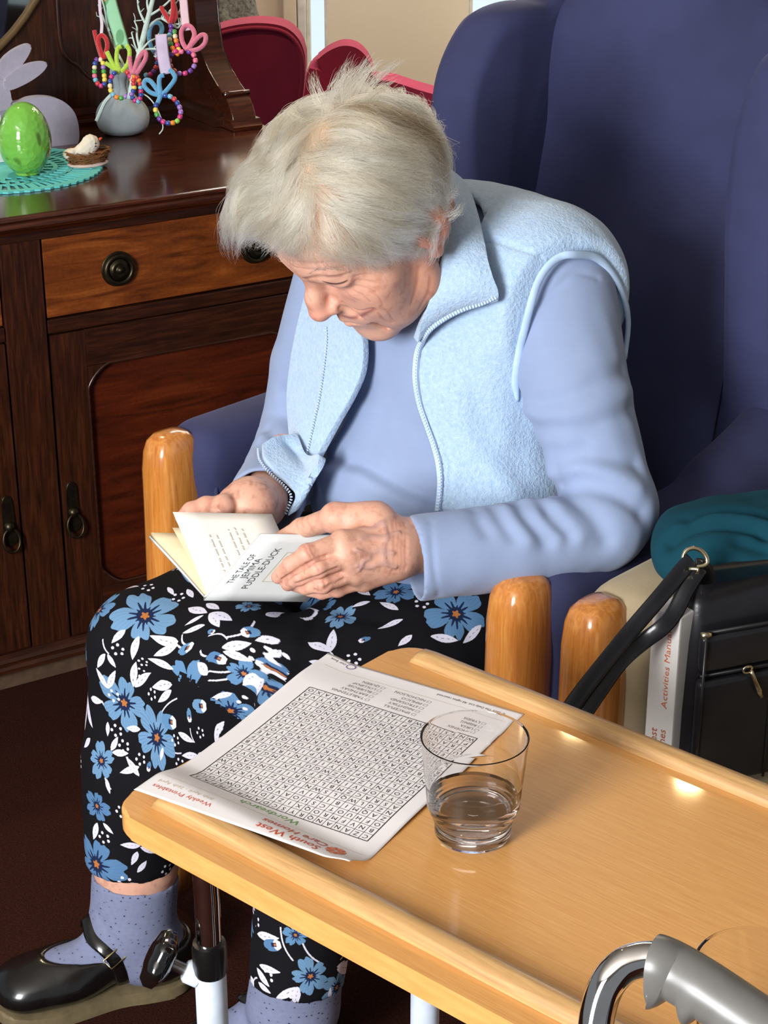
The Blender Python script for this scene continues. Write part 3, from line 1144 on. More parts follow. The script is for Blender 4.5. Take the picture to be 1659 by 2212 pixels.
def gilet_sdf():
    S = gilet_outer()
    # hollow: leave a fleece shell
    I = Sdf()
    torso_sdf(I, 0.011)
    I.ell((0.035, 0.150, 0.67), (0.172, 0.1455, 0.112), 0.045)
    S.custom(lambda P: I.ev(P), (0.03, 0.2, 0.8), 2.0, 0.002, 's')
    zs = [q[2] for q in ZIP_L][::-1]
    xs = [q[0] for q in ZIP_L][::-1]
    zs = [0.5] + zs + [0.97, 1.05]
    xs = [xs[0]] + xs + [0.110, 0.095]

    def opening(P):
        sl = np.interp(P[:, 2], zs, xs)
        return np.maximum(np.maximum(P[:, 0] - sl, -0.105 - P[:, 0]), P[:, 1] - 0.16).astype(np.float32)
    S.custom(opening, (0.03, 0.05, 0.8), 2.0, 0.004, 's')
    # neck opening
    S.cone((0.040, 0.165, 0.97), (0.046, 0.10, 1.06), 0.056, 0.062, 0.006, 's')
    # armholes
    def armL(P):
        return np.maximum(-(P[:, 0] - (0.186 + 0.36 * (P[:, 1] - 0.135))) * 0.94, 0.842 - P[:, 2]).astype(np.float32)

    def armR(P):
        return np.maximum((P[:, 0] - (-0.128 - 0.36 * (P[:, 1] - 0.135))) * 0.94, 0.842 - P[:, 2]).astype(np.float32)
    S.custom(armL, (0.3, 0.1, 0.9), 2.0, 0.004, 's')
    S.custom(armR, (-0.3, 0.1, 0.9), 2.0, 0.004, 's')
    # hem
    S.custom(lambda P: (P[:, 2] - (0.717 - 0.25 * (P[:, 1] - 0.03) + 0.02 * (P[:, 0] - 0.14))).astype(np.float32), (0, 0, 0.7), 2.0, 0.004, 's')
    # elbows rest against the sides
    return S


GILET = gilet_sdf()



SURF['giletc'] = GILET

# heap of teal fleece (field in world space)
TEAL = Sdf()
A_ = [(0.3348,1.8727,0.7189),(0.3625,1.8645,0.725),(0.3984,1.8628,0.7212),(0.4421,1.8608,0.7165),(0.3428,1.8517,0.7208),(0.3879,1.842,0.7112),(0.4261,1.8359,0.6972),(0.3878,1.9075,0.7235),(0.4365,1.929,0.7225),(0.4818,1.9145,0.7145)]
for p, r in zip(A_, ((0.026, 0.05, 0.03), (0.045, 0.06, 0.036), (0.055, 0.06, 0.036), (0.06, 0.07, 0.040), (0.036, 0.04, 0.018), (0.045, 0.045, 0.022), (0.055, 0.045, 0.026), (0.055, 0.06, 0.020), (0.06, 0.06, 0.022), (0.06, 0.08, 0.04))):
    TEAL.ell(p, r, 0.04)
SURF['teal'] = TEAL

# ---------------------------------------------------------------- blue wing armchair (sitter's chair)
def upholstery(name, base, nap, rough=0.75, sheen=0.35):
    t = NT(name)
    t.set(Roughness=rough)
    t.b.inputs['Sheen Weight'].default_value = sheen
    t.b.inputs['Sheen Roughness'].default_value = 0.4
    t.b.inputs['Sheen Tint'].default_value = nap
    t.b.inputs['Specular IOR Level'].default_value = 0.25
    v = t.coords()
    f = t.noise(v, 5, 3)
    lo = tuple(c * 0.82 for c in base[:3]) + (1,)
    hi = tuple(min(1, c * 1.15) for c in base[:3]) + (1,)
    t.base(t.ramp(f, [(0.35, lo), (0.65, hi)]))
    f2 = t.noise(v, 520, 2)
    t.bump(f2, 0.25, 0.001)
    return t.m


M_blue = upholstery('navy_velour', srgb(58, 61, 96), srgb(116, 122, 160), 0.8, 0.25)
M_beige = upholstery('beige_velour', srgb(178, 160, 128), srgb(200, 190, 170))


def cushion(name, c, half, rad, mat, parent, rot=None, h=0.008, bulge=None, M=None):
    """soft padded block meshed from a rounded-box field"""
    s = Sdf().rbox(c, half, rad, 0, 'u', rot)
    if bulge is not None:
        for (bc, br) in bulge:
            s.ell(bc, br, 0.05, 'u', rot)
    V, Q = s.mesh(h)
    V = smooth_verts(V, Q, 2)
    return obj(name, np_mesh(name, V, Q), mat, parent, M)


def rotx(a):
    c, s_ = math.cos(a), math.sin(a)
    return np.array([[1, 0, 0], [0, c, s_], [0, -s_, c]])   # rows = local axes


def armchair(name, label, M, mat, full=True):
    ch = thing(name, label, 'chair', M)
    # seat
    cushion('seat', (0, 0.25, 0.44), (0.262, 0.27, 0.065), 0.04, mat, ch)
    box('seat_rail', (0, 0.04, 0.335), (0.54, 0.06, 0.09), mat, ch, 0.01)
    for sx in (-1, 1):
        # wooden show front of the arm running down into the leg
        bm = bmesh.new()
        n = 14
        rings = []
        for i in range(n + 1):
            t = i / n
            z = 0.703 * t
            w = 0.020 + 0.010 * min(1, t * 3)
            dpt = 0.026 + 0.012 * min(1, t * 2.2)
            yo = -0.002 - 0.030 * (1 - t) ** 2
            rings.append((z, w, dpt, yo))
        V, F = [], []
        seg = 20
        def sq(a):
            c, s_ = math.cos(a), math.sin(a)
            p = 2.0 / 3.2
            return (math.copysign(abs(c) ** p, c), math.copysign(abs(s_) ** p, s_))
        rr = rings[:-1]
        top = rings[-1]
        for k, f in ((0.965, 0.93), (0.985, 0.80), (0.996, 0.58), (1.0, 0.25)):
            rr = rr + [(0.703 * k, top[1] * f, top[2] * f, top[3])]
        rr = [r for r in rr if r[0] < 0.672 or r in rr[-4:]]
        for (z, w, dpt, yo) in rr:
            for k in range(seg):
                x, y = sq(2 * math.pi * k / seg)
                V.append((sx * 0.307 + w * x, yo + dpt * y, z))
        for i in range(len(rr) - 1):
            for k in range(seg):
                l = (k + 1) % seg
                F.append((i * seg + k, i * seg + l, (i + 1) * seg + l, (i + 1) * seg + k))
        F.append(tuple((len(rr) - 1) * seg + k for k in range(seg)))
        F.append(tuple(range(seg - 1, -1, -1)))
        obj('arm_front', np_mesh('arm_front', np.array(V), F), M_beech, ch)
        # padded arm
        s = Sdf()
        s.rbox((sx * 0.302, 0.30, 0.50), (0.042, 0.285, 0.20), 0.03, 0)
        s.cone((sx * 0.303, 0.055, 0.653), (sx * 0.300, 0.56, 0.668), 0.044, 0.050, 0.03)
        s.cone((sx * 0.285, 0.40, 0.69), (sx * 0.262, 0.60, 0.74), 0.03, 0.045, 0.06)
        V, Q = s.mesh(0.009)
        V = smooth_verts(V, Q, 2)
        obj('arm', np_mesh('arm', V, Q), mat, ch)
        if full:
            tube('arm_piping', catmull([(sx * 0.268, 0.035, 0.50), (sx * 0.262, 0.035, 0.62), (sx * 0.272, 0.036, 0.668), (sx * 0.30, 0.036, 0.694), (sx * 0.330, 0.036, 0.675), (sx * 0.345, 0.035, 0.62), (sx * 0.346, 0.035, 0.5)], 6), 0.004, mat, ch, 6)
        box('back_leg', (sx * 0.25, 0.62, 0.16), (0.045, 0.05, 0.32), M_beech, ch, 0.006)
    return ch


CH = armchair('wing_armchair', 'navy blue high-back wing armchair with beech arm fronts, woman seated in it', FL, M_blue)
# reclined back pad: local frame leaning back
lean = math.atan2(0.15, 0.72)
Rb = rotx(-lean)


def back_pt(x, y, z):
    """x across, y out of the back pad (towards rear), z up along it from the seat line"""
    return np.array([x, 0.515 + y * math.cos(lean) + z * math.sin(lean), 0.47 - y * math.sin(lean) + z * math.cos(lean)])


s = Sdf()
s.rbox(back_pt(0, 0.05, 0.375), (0.262, 0.062, 0.378), 0.055, 0, 'u', Rb)
s.ell(back_pt(0, 0.0, 0.70), (0.19, 0.042, 0.12), 0.08, 'u', Rb)
s.ell(back_pt(0, 0.005, 0.25), (0.19, 0.045, 0.18), 0.10, 'u', Rb)
V, Q = s.mesh(0.009)
V = smooth_verts(V, Q, 3)
obj('backrest', np_mesh('backrest', V, Q), M_blue, CH)
for sx in (-1, 1):
    # padded wing: thick rounded ear following a profile in the (b, z) plane
    prof = [(0.69, 1.175), (0.62, 1.198), (0.55, 1.196), (0.512, 1.172), (0.478, 1.115), (0.466, 1.04), (0.468, 0.96), (0.480, 0.88), (0.494, 0.80), (0.500, 0.72), (0.48, 0.62), (0.60, 0.60), (0.66, 0.70)]
    pr = catmull(prof, 6, True)
    cen = pr.mean(0)
    rows = []
    th = 0.040
    for k, (f, dx) in enumerate(((0.0, -1.0), (0.55, -1.0), (0.86, -0.93), (0.965, -0.62), (1.0, 0.0), (0.965, 0.62), (0.86, 0.93), (0.55, 1.0), (0.0, 1.0))):
        # inset rounded rim by a fixed distance rather than by scale
        ins = (1 - f) * 0.07 if f > 0.5 else None
        if ins is None:
            ring = np.tile(cen, (len(pr), 1)) + (pr - cen) * f
        else:
            d = pr - cen
            L = np.linalg.norm(d, axis=1, keepdims=True)
            ring = cen + d * np.maximum(L - ins * 0.9, 0.02) / L
        flare = -sx * 0.0
        xx = sx * 0.240 + dx * th + sx * 0.018 * np.clip((0.56 - ring[:, 0]) / 0.13, 0, 1)
        rows.append(np.stack([xx, ring[:, 0], ring[:, 1]], 1))
    G = np.array(rows)
    G = np.concatenate([G, G[:, :1]], 1)
    V, Q = grid_geo(G)
    o = obj('wing', np_mesh('wing', V, Q), M_blue, CH)
    tube('wing_seam', [tuple(back_pt(sx * 0.205, -0.012 - 0.002 * math.sin(z * 9), z)) for z in np.linspace(0.10, 0.74, 14)], 0.0035, M_blue, CH, 6)

# ---------------------------------------------------------------- neighbouring beige armchair with handbag, folder and cardigan
F2 = frame((0.3974,3.1983,0.0) if False else (FL @ Vector((0.307 + 0.098 + 0.307, 0.012, 0))), (0.7071, -0.7071))
CH2 = armchair('beige_armchair', 'beige armchair with beech arm front, close beside the navy armchair', F2, M_beige, False)
cushion('backrest', (0, 0.56, 0.78), (0.26, 0.07, 0.34), 0.055, M_beige, CH2, rotx(-0.2), 0.010)

# ---------------------------------------------------------------- overchair table
M_ttop = wood('beech_laminate', srgb(204, 142, 76), srgb(216, 156, 88), srgb(224, 168, 100), (5.0, 120, 40), 0.30, 0.6, 0.05, scale=4.0, dist=0.1)
M_ttop.node_tree.nodes['Principled BSDF'].inputs['Coat Roughness'].default_value = 0.05
M_trail = wood('worn_pale_rail', srgb(150, 112, 66), srgb(182, 140, 88), srgb(200, 162, 108), (2, 40, 40), 0.4, 0.2, 0.1, scale=5)
TB = thing('overchair_table', 'beech laminate overchair table with raised side rails on white tube legs', 'table', FT)
TL, TW = 0.82, 0.385
def rrect(x0, x1, y0, y1, r, n=7):
    out = []
    for (cx, cy, a0) in ((x1 - r, y0 + r, -90), (x1 - r, y1 - r, 0), (x0 + r, y1 - r, 90), (x0 + r, y0 + r, 180)):
        for i in range(n):
            a = math.radians(a0 + 90 * i / (n - 1))
            out.append((cx + r * math.cos(a), cy + r * math.sin(a)))
    return out
prism('tabletop', rrect(0, TL, 0, TW, 0.028), 0.728, 0.75, M_ttop, TB, 0.003, axis='z')
for y in (0.034, TW - 0.020):
    # half-round lipping strip standing on the top, ends scooped down
    rows = []
    for x, f in ((0.030, 0.02), (0.031, 0.6), (0.036, 0.9), (0.05, 1.0), (TL * 0.5, 1.0), (TL - 0.05, 1.0), (TL - 0.036, 0.9), (TL - 0.031, 0.6), (TL - 0.030, 0.02)):
        prof_ = [(-0.0125, 0.0), (-0.0118, 0.005), (-0.008, 0.0095), (-0.002, 0.0118), (0.004, 0.0115), (0.009, 0.008), (0.0118, 0.003), (0.0125, 0.0)]
        rows.append([(x, y + a, 0.7502 + b * f) for a, b in prof_])
    V, Q = grid_geo(np.array(rows))
    obj('side_rail', np_mesh('side_rail', V, Q), M_trail, TB)
box('apron', (TL / 2, TW / 2, 0.715), (TL - 0.10, 0.05, 0.024), M_white_metal, TB, 0.003)


def leg_col(x, y, knob_dir=None):
    lg = lathe('leg', [(0.0, 0.02), (0.0148, 0.021), (0.0148, 0.508), (0.0, 0.508)], M_white_metal, TB, 24, (x, y, 0))
    lathe('leg_collar', [(0.0100, 0.541), (0.0152, 0.540), (0.0162, 0.535), (0.0162, 0.510), (0.0150, 0.506)], M_black_pl, lg, 24, (x, y, 0))
    tube('chrome_insert', catmull([(x, y, 0.45), (x, y, 0.58), (x, y, 0.62), (x + 0.004, y + 0.006, 0.655), (x + 0.02, y + 0.03, 0.69), (x + 0.05, y + 0.075, 0.716)], 5), 0.0118, M_chrome, lg, 18)
    box('glide', (x, y, 0.012), (0.034, 0.034, 0.024), M_black_pl, lg, 0.006)
    if knob_dir is not None:
        d = Vector(knob_dir).normalized()
        q = d.to_track_quat('Z', 'Y').to_matrix().to_4x4()
        M = Matrix.Translation((x, y, 0.496)) @ q
        kb = lathe('knob_boss', [(0.0, 0.010), (0.0115, 0.012), (0.0115, 0.024), (0.009, 0.027), (0.0, 0.027)], M_white_metal, lg, 18, M=M)
        lathe('knob_bolt', [(0.0055, 0.026), (0.0055, 0.040), (0.0, 0.040)], plain('zinc_bolt', srgb(170, 168, 160), 0.35, 1.0), lg, 14, M=M)
        V, F = [], []
        prf = [(0.0, 0.040), (0.010, 0.040), (0.020, 0.043), (0.0265, 0.048), (0.027, 0.056), (0.022, 0.062), (0.011, 0.064), (0.0, 0.064)]
        sg = 48
        for r, z in prf:
            for k in range(sg):
                a = 2 * math.pi * k / sg
                w = 1 + (0.07 * math.cos(6 * a) if r > 0.02 else 0)
                V.append((r * w * math.cos(a), r * w * math.sin(a), z))
        for i in range(len(prf) - 1):
            for k in range(sg):
                l = (k + 1) % sg
                F.append((i * sg + k, i * sg + l, (i + 1) * sg + l, (i + 1) * sg + k))
        obj('clamp_knob', np_mesh('clamp_knob', np.array(V), F), plain('gloss_black_knob', srgb(14, 13, 12), 0.12, coat=0.8), lg, M)
    return lg


lp = (-0.0116,0.1175,0.5009)
leg_col(lp[0], lp[1], (-0.0657,0.1376,0.467)[0:2] + (lp[2] * 0 + 0.0,) if False else (-0.60, -0.50, 0.42))
leg_col(0.06, 0.345, None)
leg_col(TL - 0.05, lp[1], None)
leg_col(TL - 0.06, 0.345, None)
for yy in (lp[1], 0.345):
    box('foot_bar', (TL / 2, yy, 0.03), (TL - 0.16, 0.03, 0.02), M_white_metal, TB, 0.004)

# ---------------------------------------------------------------- tumblers
M_glass = glass_mat('clear_tumbler_plastic', (0.985, 0.985, 0.985, 1), 1.49)
M_water = glass_mat('water', (1.0, 0.93, 0.91, 1), 1.33)


def tumbler(name, label, x, y, fill, R=0.0433, H=0.0905):
    t = thing(name, label, 'glass', FT @ Matrix.Translation((x, y, 0.7504)))
    k = R / 0.0433

    def ringed(p):
        """holding loops near the ends of long wall runs keep the shading flat"""
        q = [p[0]]
        for a, b in zip(p[:-1], p[1:]):
            L = math.hypot(b[0] - a[0], b[1] - a[1])
            if L > 0.003:
                for f in (0.0004 / L, 0.3, 0.7, 1 - 0.0004 / L):
                    q.append((a[0] + (b[0] - a[0]) * f, a[1] + (b[1] - a[1]) * f))
            q.append(b)
        return q
    o = [(0.0, 0.0), (0.026, 0.0), (0.0295, 0.001), (0.0310, 0.004), (0.0310, 0.0075), (0.0300, 0.010), (0.0315, 0.0125), (0.0312, 0.0155), (0.0330, 0.018), (0.0332, 0.0205), (0.0350, 0.0225), (0.0362, 0.026),
         (0.0375, 0.030), (0.0388, 0.048), (0.0386, 0.0495), (0.0392, 0.051), (0.0412, 0.072), (0.0428, 0.0895), (0.0430, 0.0905)]
    i = [(0.0422, 0.0910), (0.0412, 0.0900), (0.0397, 0.072), (0.0374, 0.049), (0.0358, 0.030), (0.0340, 0.0245), (0.031, 0.0155), (0.027, 0.0125), (0.0, 0.0115)]
    lathe('tumbler_wall', ringed([(r * k, z * k) for r, z in o + i]), M_glass, t, 64)
    if fill:
        w = [(0.0, 0.0112), (0.0272, 0.0122), (0.0313, 0.0153), (0.0343, 0.0243), (0.0361, 0.030), (0.0367, 0.0368), (0.0, 0.0368)]
        lathe('water', ringed([(r * k, z * k) for r, z in w]), M_water, t, 64)
    return t


g = (0.255,0.1644,0.8405)
tumbler('water_tumbler', 'clear ribbed tumbler part filled with water, standing beside the wordsearch sheet', g[0], g[1], True)
g = (0.5733,0.0581,0.8405)
tumbler('empty_tumbler', 'empty clear tumbler at the table edge behind the grey walker grip', g[0], g[1], False)

# ---------------------------------------------------------------- walking frame (only its handle is in view)
WK = thing('walking_frame', 'chrome walking frame handle with grey moulded grip in front of the table', 'walking aid', Matrix.Translation((0.1294,0.8837,0.8678)) @ Matrix.Translation((0, 0, 0)))
o0 = np.array((0.1294,0.8837,0.8678))
pw = [np.array(p) - o0 for p in [(0.117,0.8451,0.7803),(0.1211,0.8629,0.8205),(0.1247,0.8773,0.8532),(0.1269,0.8862,0.8734),(0.1327,0.8933,0.8895),(0.1431,0.8978,0.8998),(0.1566,0.8976,0.9043),(0.1694,0.8915,0.9053),(0.1864,0.8771,0.9024),(0.2148,0.8523,0.8958),(0.2419,0.8273,0.8887)]]
tube('frame_tube', catmull(pw, 8), 0.0108, M_chrome, WK, 20)
bot = pw[0] + np.array([0.02, 0.0, -0.0])
tube('frame_tube', [pw[0], pw[0] + np.array([-0.05, 0.0, -(o0[2] + pw[0][2]) + 0.02])], 0.0108, M_chrome, WK, 16)
tube('frame_tube', [pw[-1], pw[-1] + np.array([0.05, -0.12, -0.05]), pw[-1] + np.array([0.08, -0.20, -(o0[2] + pw[-1][2]) + 0.02])], 0.0108, M_chrome, WK, 16)
M_grip = plain('grey_vinyl_grip', srgb(104, 102, 98), 0.32, nscale=60, namt=0.06)
gp = [np.array(p) - o0 for p in [(0.1593,0.8935,0.9048),(0.1634,0.8913,0.9048),(0.1718,0.888,0.9023),(0.1864,0.8759,0.8997),(0.2034,0.8627,0.8946),(0.2243,0.8441,0.8894)]]
gpc = catmull(gp, 14)
gl = np.concatenate([[0], np.cumsum(np.linalg.norm(np.diff(gpc, axis=0), axis=1))])
rad = 0.0175 * np.ones(len(gpc))
rad[0], rad[1], rad[2] = 0.0125, 0.0155, 0.0168
V, F = tube_geo(gpc, rad, 28)
V = V.reshape(len(gpc), 28, 3)
for i in range(len(gpc)):
    # finger swells on the underside
    d = gpc[min(i + 1, len(gpc) - 1)] - gpc[max(i - 1, 0)]
    d /= np.linalg.norm(d)
    dn = np.array([-0.5, 0, -1.0])
    dn -= d * (dn @ d)
    dn /= np.linalg.norm(dn)
    sw = 0.0085 * max(0, math.cos(2 * math.pi * (gl[i] - 0.008) / 0.0235)) ** 0.8 if gl[i] < 0.12 else 0
    if gl[i] < 0.016:
        sw = 0.0125 * math.sin(math.pi * min(1, (gl[i] + 0.004) / 0.02))
    for k in range(28):
        q = V[i, k] - gpc[i]
        w = max(0, (q @ dn) / (np.linalg.norm(q) + 1e-9))
        V[i, k] += dn * sw * w
obj('grip', np_mesh('grip', V.reshape(-1, 3), F), M_grip, WK)

# ---------------------------------------------------------------- the seated woman: meshes
def skin_mat():
    t = NT('aged_skin')
    t.set(Roughness=0.48)
    t.b.inputs['Subsurface Weight'].default_value = 0.12
    t.b.inputs['Subsurface Radius'].default_value = (0.010, 0.004, 0.002)
    t.b.inputs['Subsurface Scale'].default_value = 0.6
    t.b.inputs['Specular IOR Level'].default_value = 0.35
    at = t.n('ShaderNodeAttribute', attribute_name='Col')
    v = t.coords()
    f = t.noise(v, 70, 4, 0.65)
    mx = t.n('ShaderNodeMix', data_type='RGBA', blend_type='MULTIPLY')
    mx.inputs[0].default_value = 0.8
    t.l(at.outputs['Color'], mx.inputs[6])
    t.l(t.ramp(f, [(0.30, (0.76, 0.62, 0.58, 1)), (0.5, (1, 1, 1, 1)), (0.7, (1.06, 1.02, 0.98, 1))]), mx.inputs[7])
    t.base(mx.outputs[2])
    wr = t.noise(t.coords((1, 1, 1)), 210, 3, 0.7, 0.6)
    vo = t.n('ShaderNodeTexVoronoi', feature='DISTANCE_TO_EDGE')
    vo.inputs['Scale'].default_value = 260
    t.l(v, vo.inputs['Vector'])
    ad = t.n('ShaderNodeMath', operation='ADD')
    t.l(wr, ad.inputs[0])
    t.l(vo.outputs['Distance'], ad.inputs[1])
    t.bump(ad.outputs[0], 0.16, 0.0008)
    return t.m


M_skin = skin_mat()
V, Q = BODY.mesh(0.0026)
V = smooth_verts(V, Q, 1, 0.4)
# the face and the hands get a finer net, laid back onto the field
me0 = np_mesh('person', V, Q)
bm = bmesh.new()
bm.from_mesh(me0)
HLa, HRa = np.array(HL), np.array(HR)
spots = [(hp(0.01, 0.072, -0.012), 0.092)] + [(HLa[5:21].mean(0), 0.062), (np.array(HLa[21]), 0.036), (HRa[1:5].mean(0), 0.05)]
for rnd in range(1):
    fs = []
    for f in bm.faces:
        c = f.calc_center_median()
        for s_, r_ in spots:
            if (c.x - s_[0]) ** 2 + (c.y - s_[1]) ** 2 + (c.z - s_[2]) ** 2 < r_ * r_:
                fs.append(f)
                break
    es = list({e for f in fs for e in f.edges})
    bmesh.ops.subdivide_edges(bm, edges=es, cuts=1, use_grid_fill=True)
bm.to_mesh(me0)
bm.free()
V = np.zeros(len(me0.vertices) * 3, np.float32)
me0.vertices.foreach_get('co', V)
V = V.reshape(-1, 3).astype(np.float64)
N = np.zeros(len(me0.vertices) * 3, np.float32)
me0.vertices.foreach_get('normal', N)
N = N.reshape(-1, 3).astype(np.float64)
fine = np.zeros(len(V), bool)
for s_, r_ in spots:
    fine |= ((V - np.asarray(s_)) ** 2).sum(1) < (r_ * 0.98) ** 2
P_ = V[fine]
e_ = 0.0006
g_ = np.stack([BODY.ev(P_ + e_ * np.eye(3)[i]) - BODY.ev(P_ - e_ * np.eye(3)[i]) for i in range(3)], 1).astype(np.float64)
g_ /= np.linalg.norm(g_, axis=1, keepdims=True) + 1e-9
V[fine] = P_ - g_ * np.clip(BODY.ev(P_), -0.0015, 0.0015)[:, None] * 0.9
N[fine] = g_
C = np.tile(np.array(srgb(222, 170, 146)[:3]), (len(V), 1))


def tint(center, radius, col, amt):
    d = np.linalg.norm((V - np.asarray(center)) / radius, axis=1)
    w = (amt * np.exp(-d ** 2))[:, None]
    C[:] = C * (1 - w) + np.array(srgb(*col)[:3]) * w


def tint_line(poly, width, col, amt):
    P = catmull(poly, 5) if len(poly) > 2 else np.asarray(poly)
    m = ((V > P.min(0) - 0.02) & (V < P.max(0) + 0.02)).all(1)
    w = np.zeros(len(V))
    w[m] = amt * np.exp(-(seg_dist(V[m], P) / width) ** 2)
    C[:] = C * (1 - w[:, None]) + np.array(srgb(*col)[:3]) * w[:, None]


# facial creases (amplitude in metres, width)
WR_FACE = [
    ([(0.0463,-0.0824,1.0018),(0.0658,-0.0886,1.0088),(0.0812,-0.0891,1.0137),(0.091,-0.0825,1.0139),(0.0988,-0.0727,1.0155),(0.1045,-0.0641,1.0175)], 0.00087, 0.0017),
    ([(0.0805,-0.0831,1.004),(0.0867,-0.0766,1.0023),(0.0951,-0.072,1.0047),(0.1007,-0.0662,1.0083)], 0.00062, 0.0015),
    ([(0.1035,-0.0591,1.0116),(0.1085,-0.0512,1.0141),(0.1135,-0.0434,1.0135)], 0.00056, 0.0013),
    ([(0.1022,-0.0564,1.006),(0.109,-0.0475,1.0061),(0.116,-0.0374,1.0034)], 0.00056, 0.0013),
    ([(0.0992,-0.0535,0.9995),(0.1076,-0.0462,0.9971),(0.1141,-0.037,0.9913)], 0.00056, 0.0013),
    ([(0.0951,-0.0525,0.9927),(0.1027,-0.0458,0.9876),(0.1057,-0.0373,0.9789)], 0.00056, 0.0013),
    ([(0.0827,-0.056,0.9907),(0.088,-0.0513,0.9845),(0.0952,-0.0442,0.9792)], 0.00050, 0.0013),
    ([(0.1104,-0.0419,0.9926),(0.1146,-0.0332,0.9853),(0.1119,-0.0233,0.973)], 0.00043, 0.0013),
    ([(0.065,-0.0408,0.9697),(0.0704,-0.0345,0.9641),(0.0819,-0.0313,0.9616),(0.0993,-0.031,0.9676),(0.1024,-0.0254,0.9649)], 0.00112, 0.0018),
    ([(0.103,-0.0289,0.968),(0.102,-0.0192,0.9591),(0.0976,-0.0061,0.9487),(0.0975,0.0043,0.943)], 0.00099, 0.0017),
    ([(0.1099,-0.0257,0.972),(0.1094,-0.0135,0.9627),(0.1027,0.0006,0.9494)], 0.00050, 0.0015),
    ([(0.0267,-0.0935,1.0237),(0.0627,-0.1004,1.0283),(0.0904,-0.0919,1.0322),(0.1088,-0.0785,1.0383)], 0.00043, 0.0016),
    ([(0.0377,-0.0927,1.0174),(0.0707,-0.0943,1.0204),(0.0958,-0.0834,1.0243),(0.1083,-0.0705,1.0284)], 0.00050, 0.0016),
    ([(0.0384,-0.072,0.9889),(0.0399,-0.0708,0.9804),(0.0447,-0.0697,0.9737)], 0.00025, 0.0013),
    ([(0.1196,0.025,1.0095),(0.117,0.0242,0.9878),(0.1144,0.0196,0.9667)], 0.00062, 0.0026),
    ([(0.1242,0.0391,0.9942),(0.1185,0.0392,0.9714),(0.1115,0.034,0.9547)], 0.00074, 0.0026)]
for pl, a_, w_ in WR_FACE:
    V = fold(V, N, [pl], -a_, w_)
    tint_line(pl, w_ * 0.9, (168, 100, 82), 0.45)
    # the same crease on the far side of the face
    q = (np.array(pl) - HO) @ HAX.T
    q[:, 0] *= -1
    V = fold(V, N, [HO + q @ HAX], -a_, w_)
tint_line([(0.0501,-0.0253,0.9471),(0.0611,-0.0243,0.9472),(0.0738,-0.0235,0.9516),(0.0907,-0.0284,0.9608),(0.1017,-0.0291,0.9677)], 0.0030, (140, 70, 74), 0.80)
tint_line([(0.0476,-0.0836,1.0028),(0.0667,-0.0894,1.0097),(0.0812,-0.0891,1.0137),(0.091,-0.0825,1.0139),(0.0985,-0.0737,1.0146)], 0.0018, (96, 66, 62), 0.75)  # shadow line under the brow, painted into the skin colour
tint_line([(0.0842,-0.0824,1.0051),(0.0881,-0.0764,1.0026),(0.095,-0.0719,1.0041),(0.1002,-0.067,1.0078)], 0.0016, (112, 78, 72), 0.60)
tint_line([(0.0714,-0.0936,1.0193),(0.0882,-0.09,1.0252),(0.0995,-0.0801,1.0255),(0.1058,-0.0681,1.0233)], 0.0040, (176, 146, 132), 0.45)
for s in (-1, 1):
    tint(hp(s * 0.044, 0.062, -0.012), 0.024, (224, 148, 124), 0.55)
    tint(hp(s * 0.031, 0.088, 0.012), 0.015, (206, 140, 124), 0.55)
    tint(hp(s * 0.074, -0.010, 0.000), 0.030, (226, 134, 112), 0.60)
tint(hp(0, 0.120, -0.012), 0.020, (226, 138, 124), 0.50)
tint(hp(0, 0.085, 0.06), 0.05, (214, 158, 144), 0.35)
tint(hp(0, -0.01, 0.12), 0.085, (226, 200, 184), 0.85)
tint((0.10, 0.06, 0.985), 0.050, (186, 118, 88), 0.55)
# hands: veins, knuckle creases, age spots
VEIN = [([(0.202,-0.0977,0.7683),(0.1997,-0.1154,0.7665),(0.1968,-0.1281,0.763),(0.186,-0.1344,0.7627)], 0.00165, 0.0026), ([(0.2199,-0.1072,0.7593),(0.2138,-0.1238,0.7572),(0.2051,-0.1363,0.7595),(0.203,-0.1482,0.7594)], 0.00150, 0.0024), ([(0.2276,-0.1234,0.7423),(0.2186,-0.1356,0.7461),(0.2135,-0.1482,0.7452),(0.2071,-0.1592,0.7511)], 0.00180, 0.0024), ([(0.2303,-0.1226,0.7263),(0.2227,-0.1363,0.7322),(0.2161,-0.1473,0.7293),(0.21,-0.1608,0.734)], 0.00165, 0.0024), ([(0.2024,-0.1124,0.7664),(0.2157,-0.1214,0.757),(0.221,-0.1324,0.7447),(0.2257,-0.1314,0.7305)], 0.00135, 0.0022), ([(0.2158,-0.1469,0.7401),(0.2132,-0.1542,0.7373),(0.2105,-0.1586,0.7279)], 0.00120, 0.0022)]
for pl, a_, w_ in VEIN:
    V = fold(V, N, [pl], a_, w_)
    tint_line(pl, w_ * 1.2, (150, 122, 132), 0.50)
for x_ in (848, 856, 864, 872):
    pl = [[(0.2055,-0.1027,0.7665),(0.2257,-0.1201,0.7488),(0.2287,-0.1245,0.7225)], [(0.2075,-0.0989,0.7659),(0.2278,-0.1166,0.7484),(0.2307,-0.1209,0.722)], [(0.2085,-0.0942,0.7648),(0.2299,-0.113,0.7479),(0.2326,-0.117,0.7213)], [(0.2093,-0.0892,0.7634),(0.2318,-0.1092,0.7472),(0.2344,-0.1131,0.7205)]][(x_ - 848) // 8]
    V = fold(V, N, [pl], -0.0008, 0.0022)
    tint_line(pl, 0.002, (176, 104, 84), 0.35)
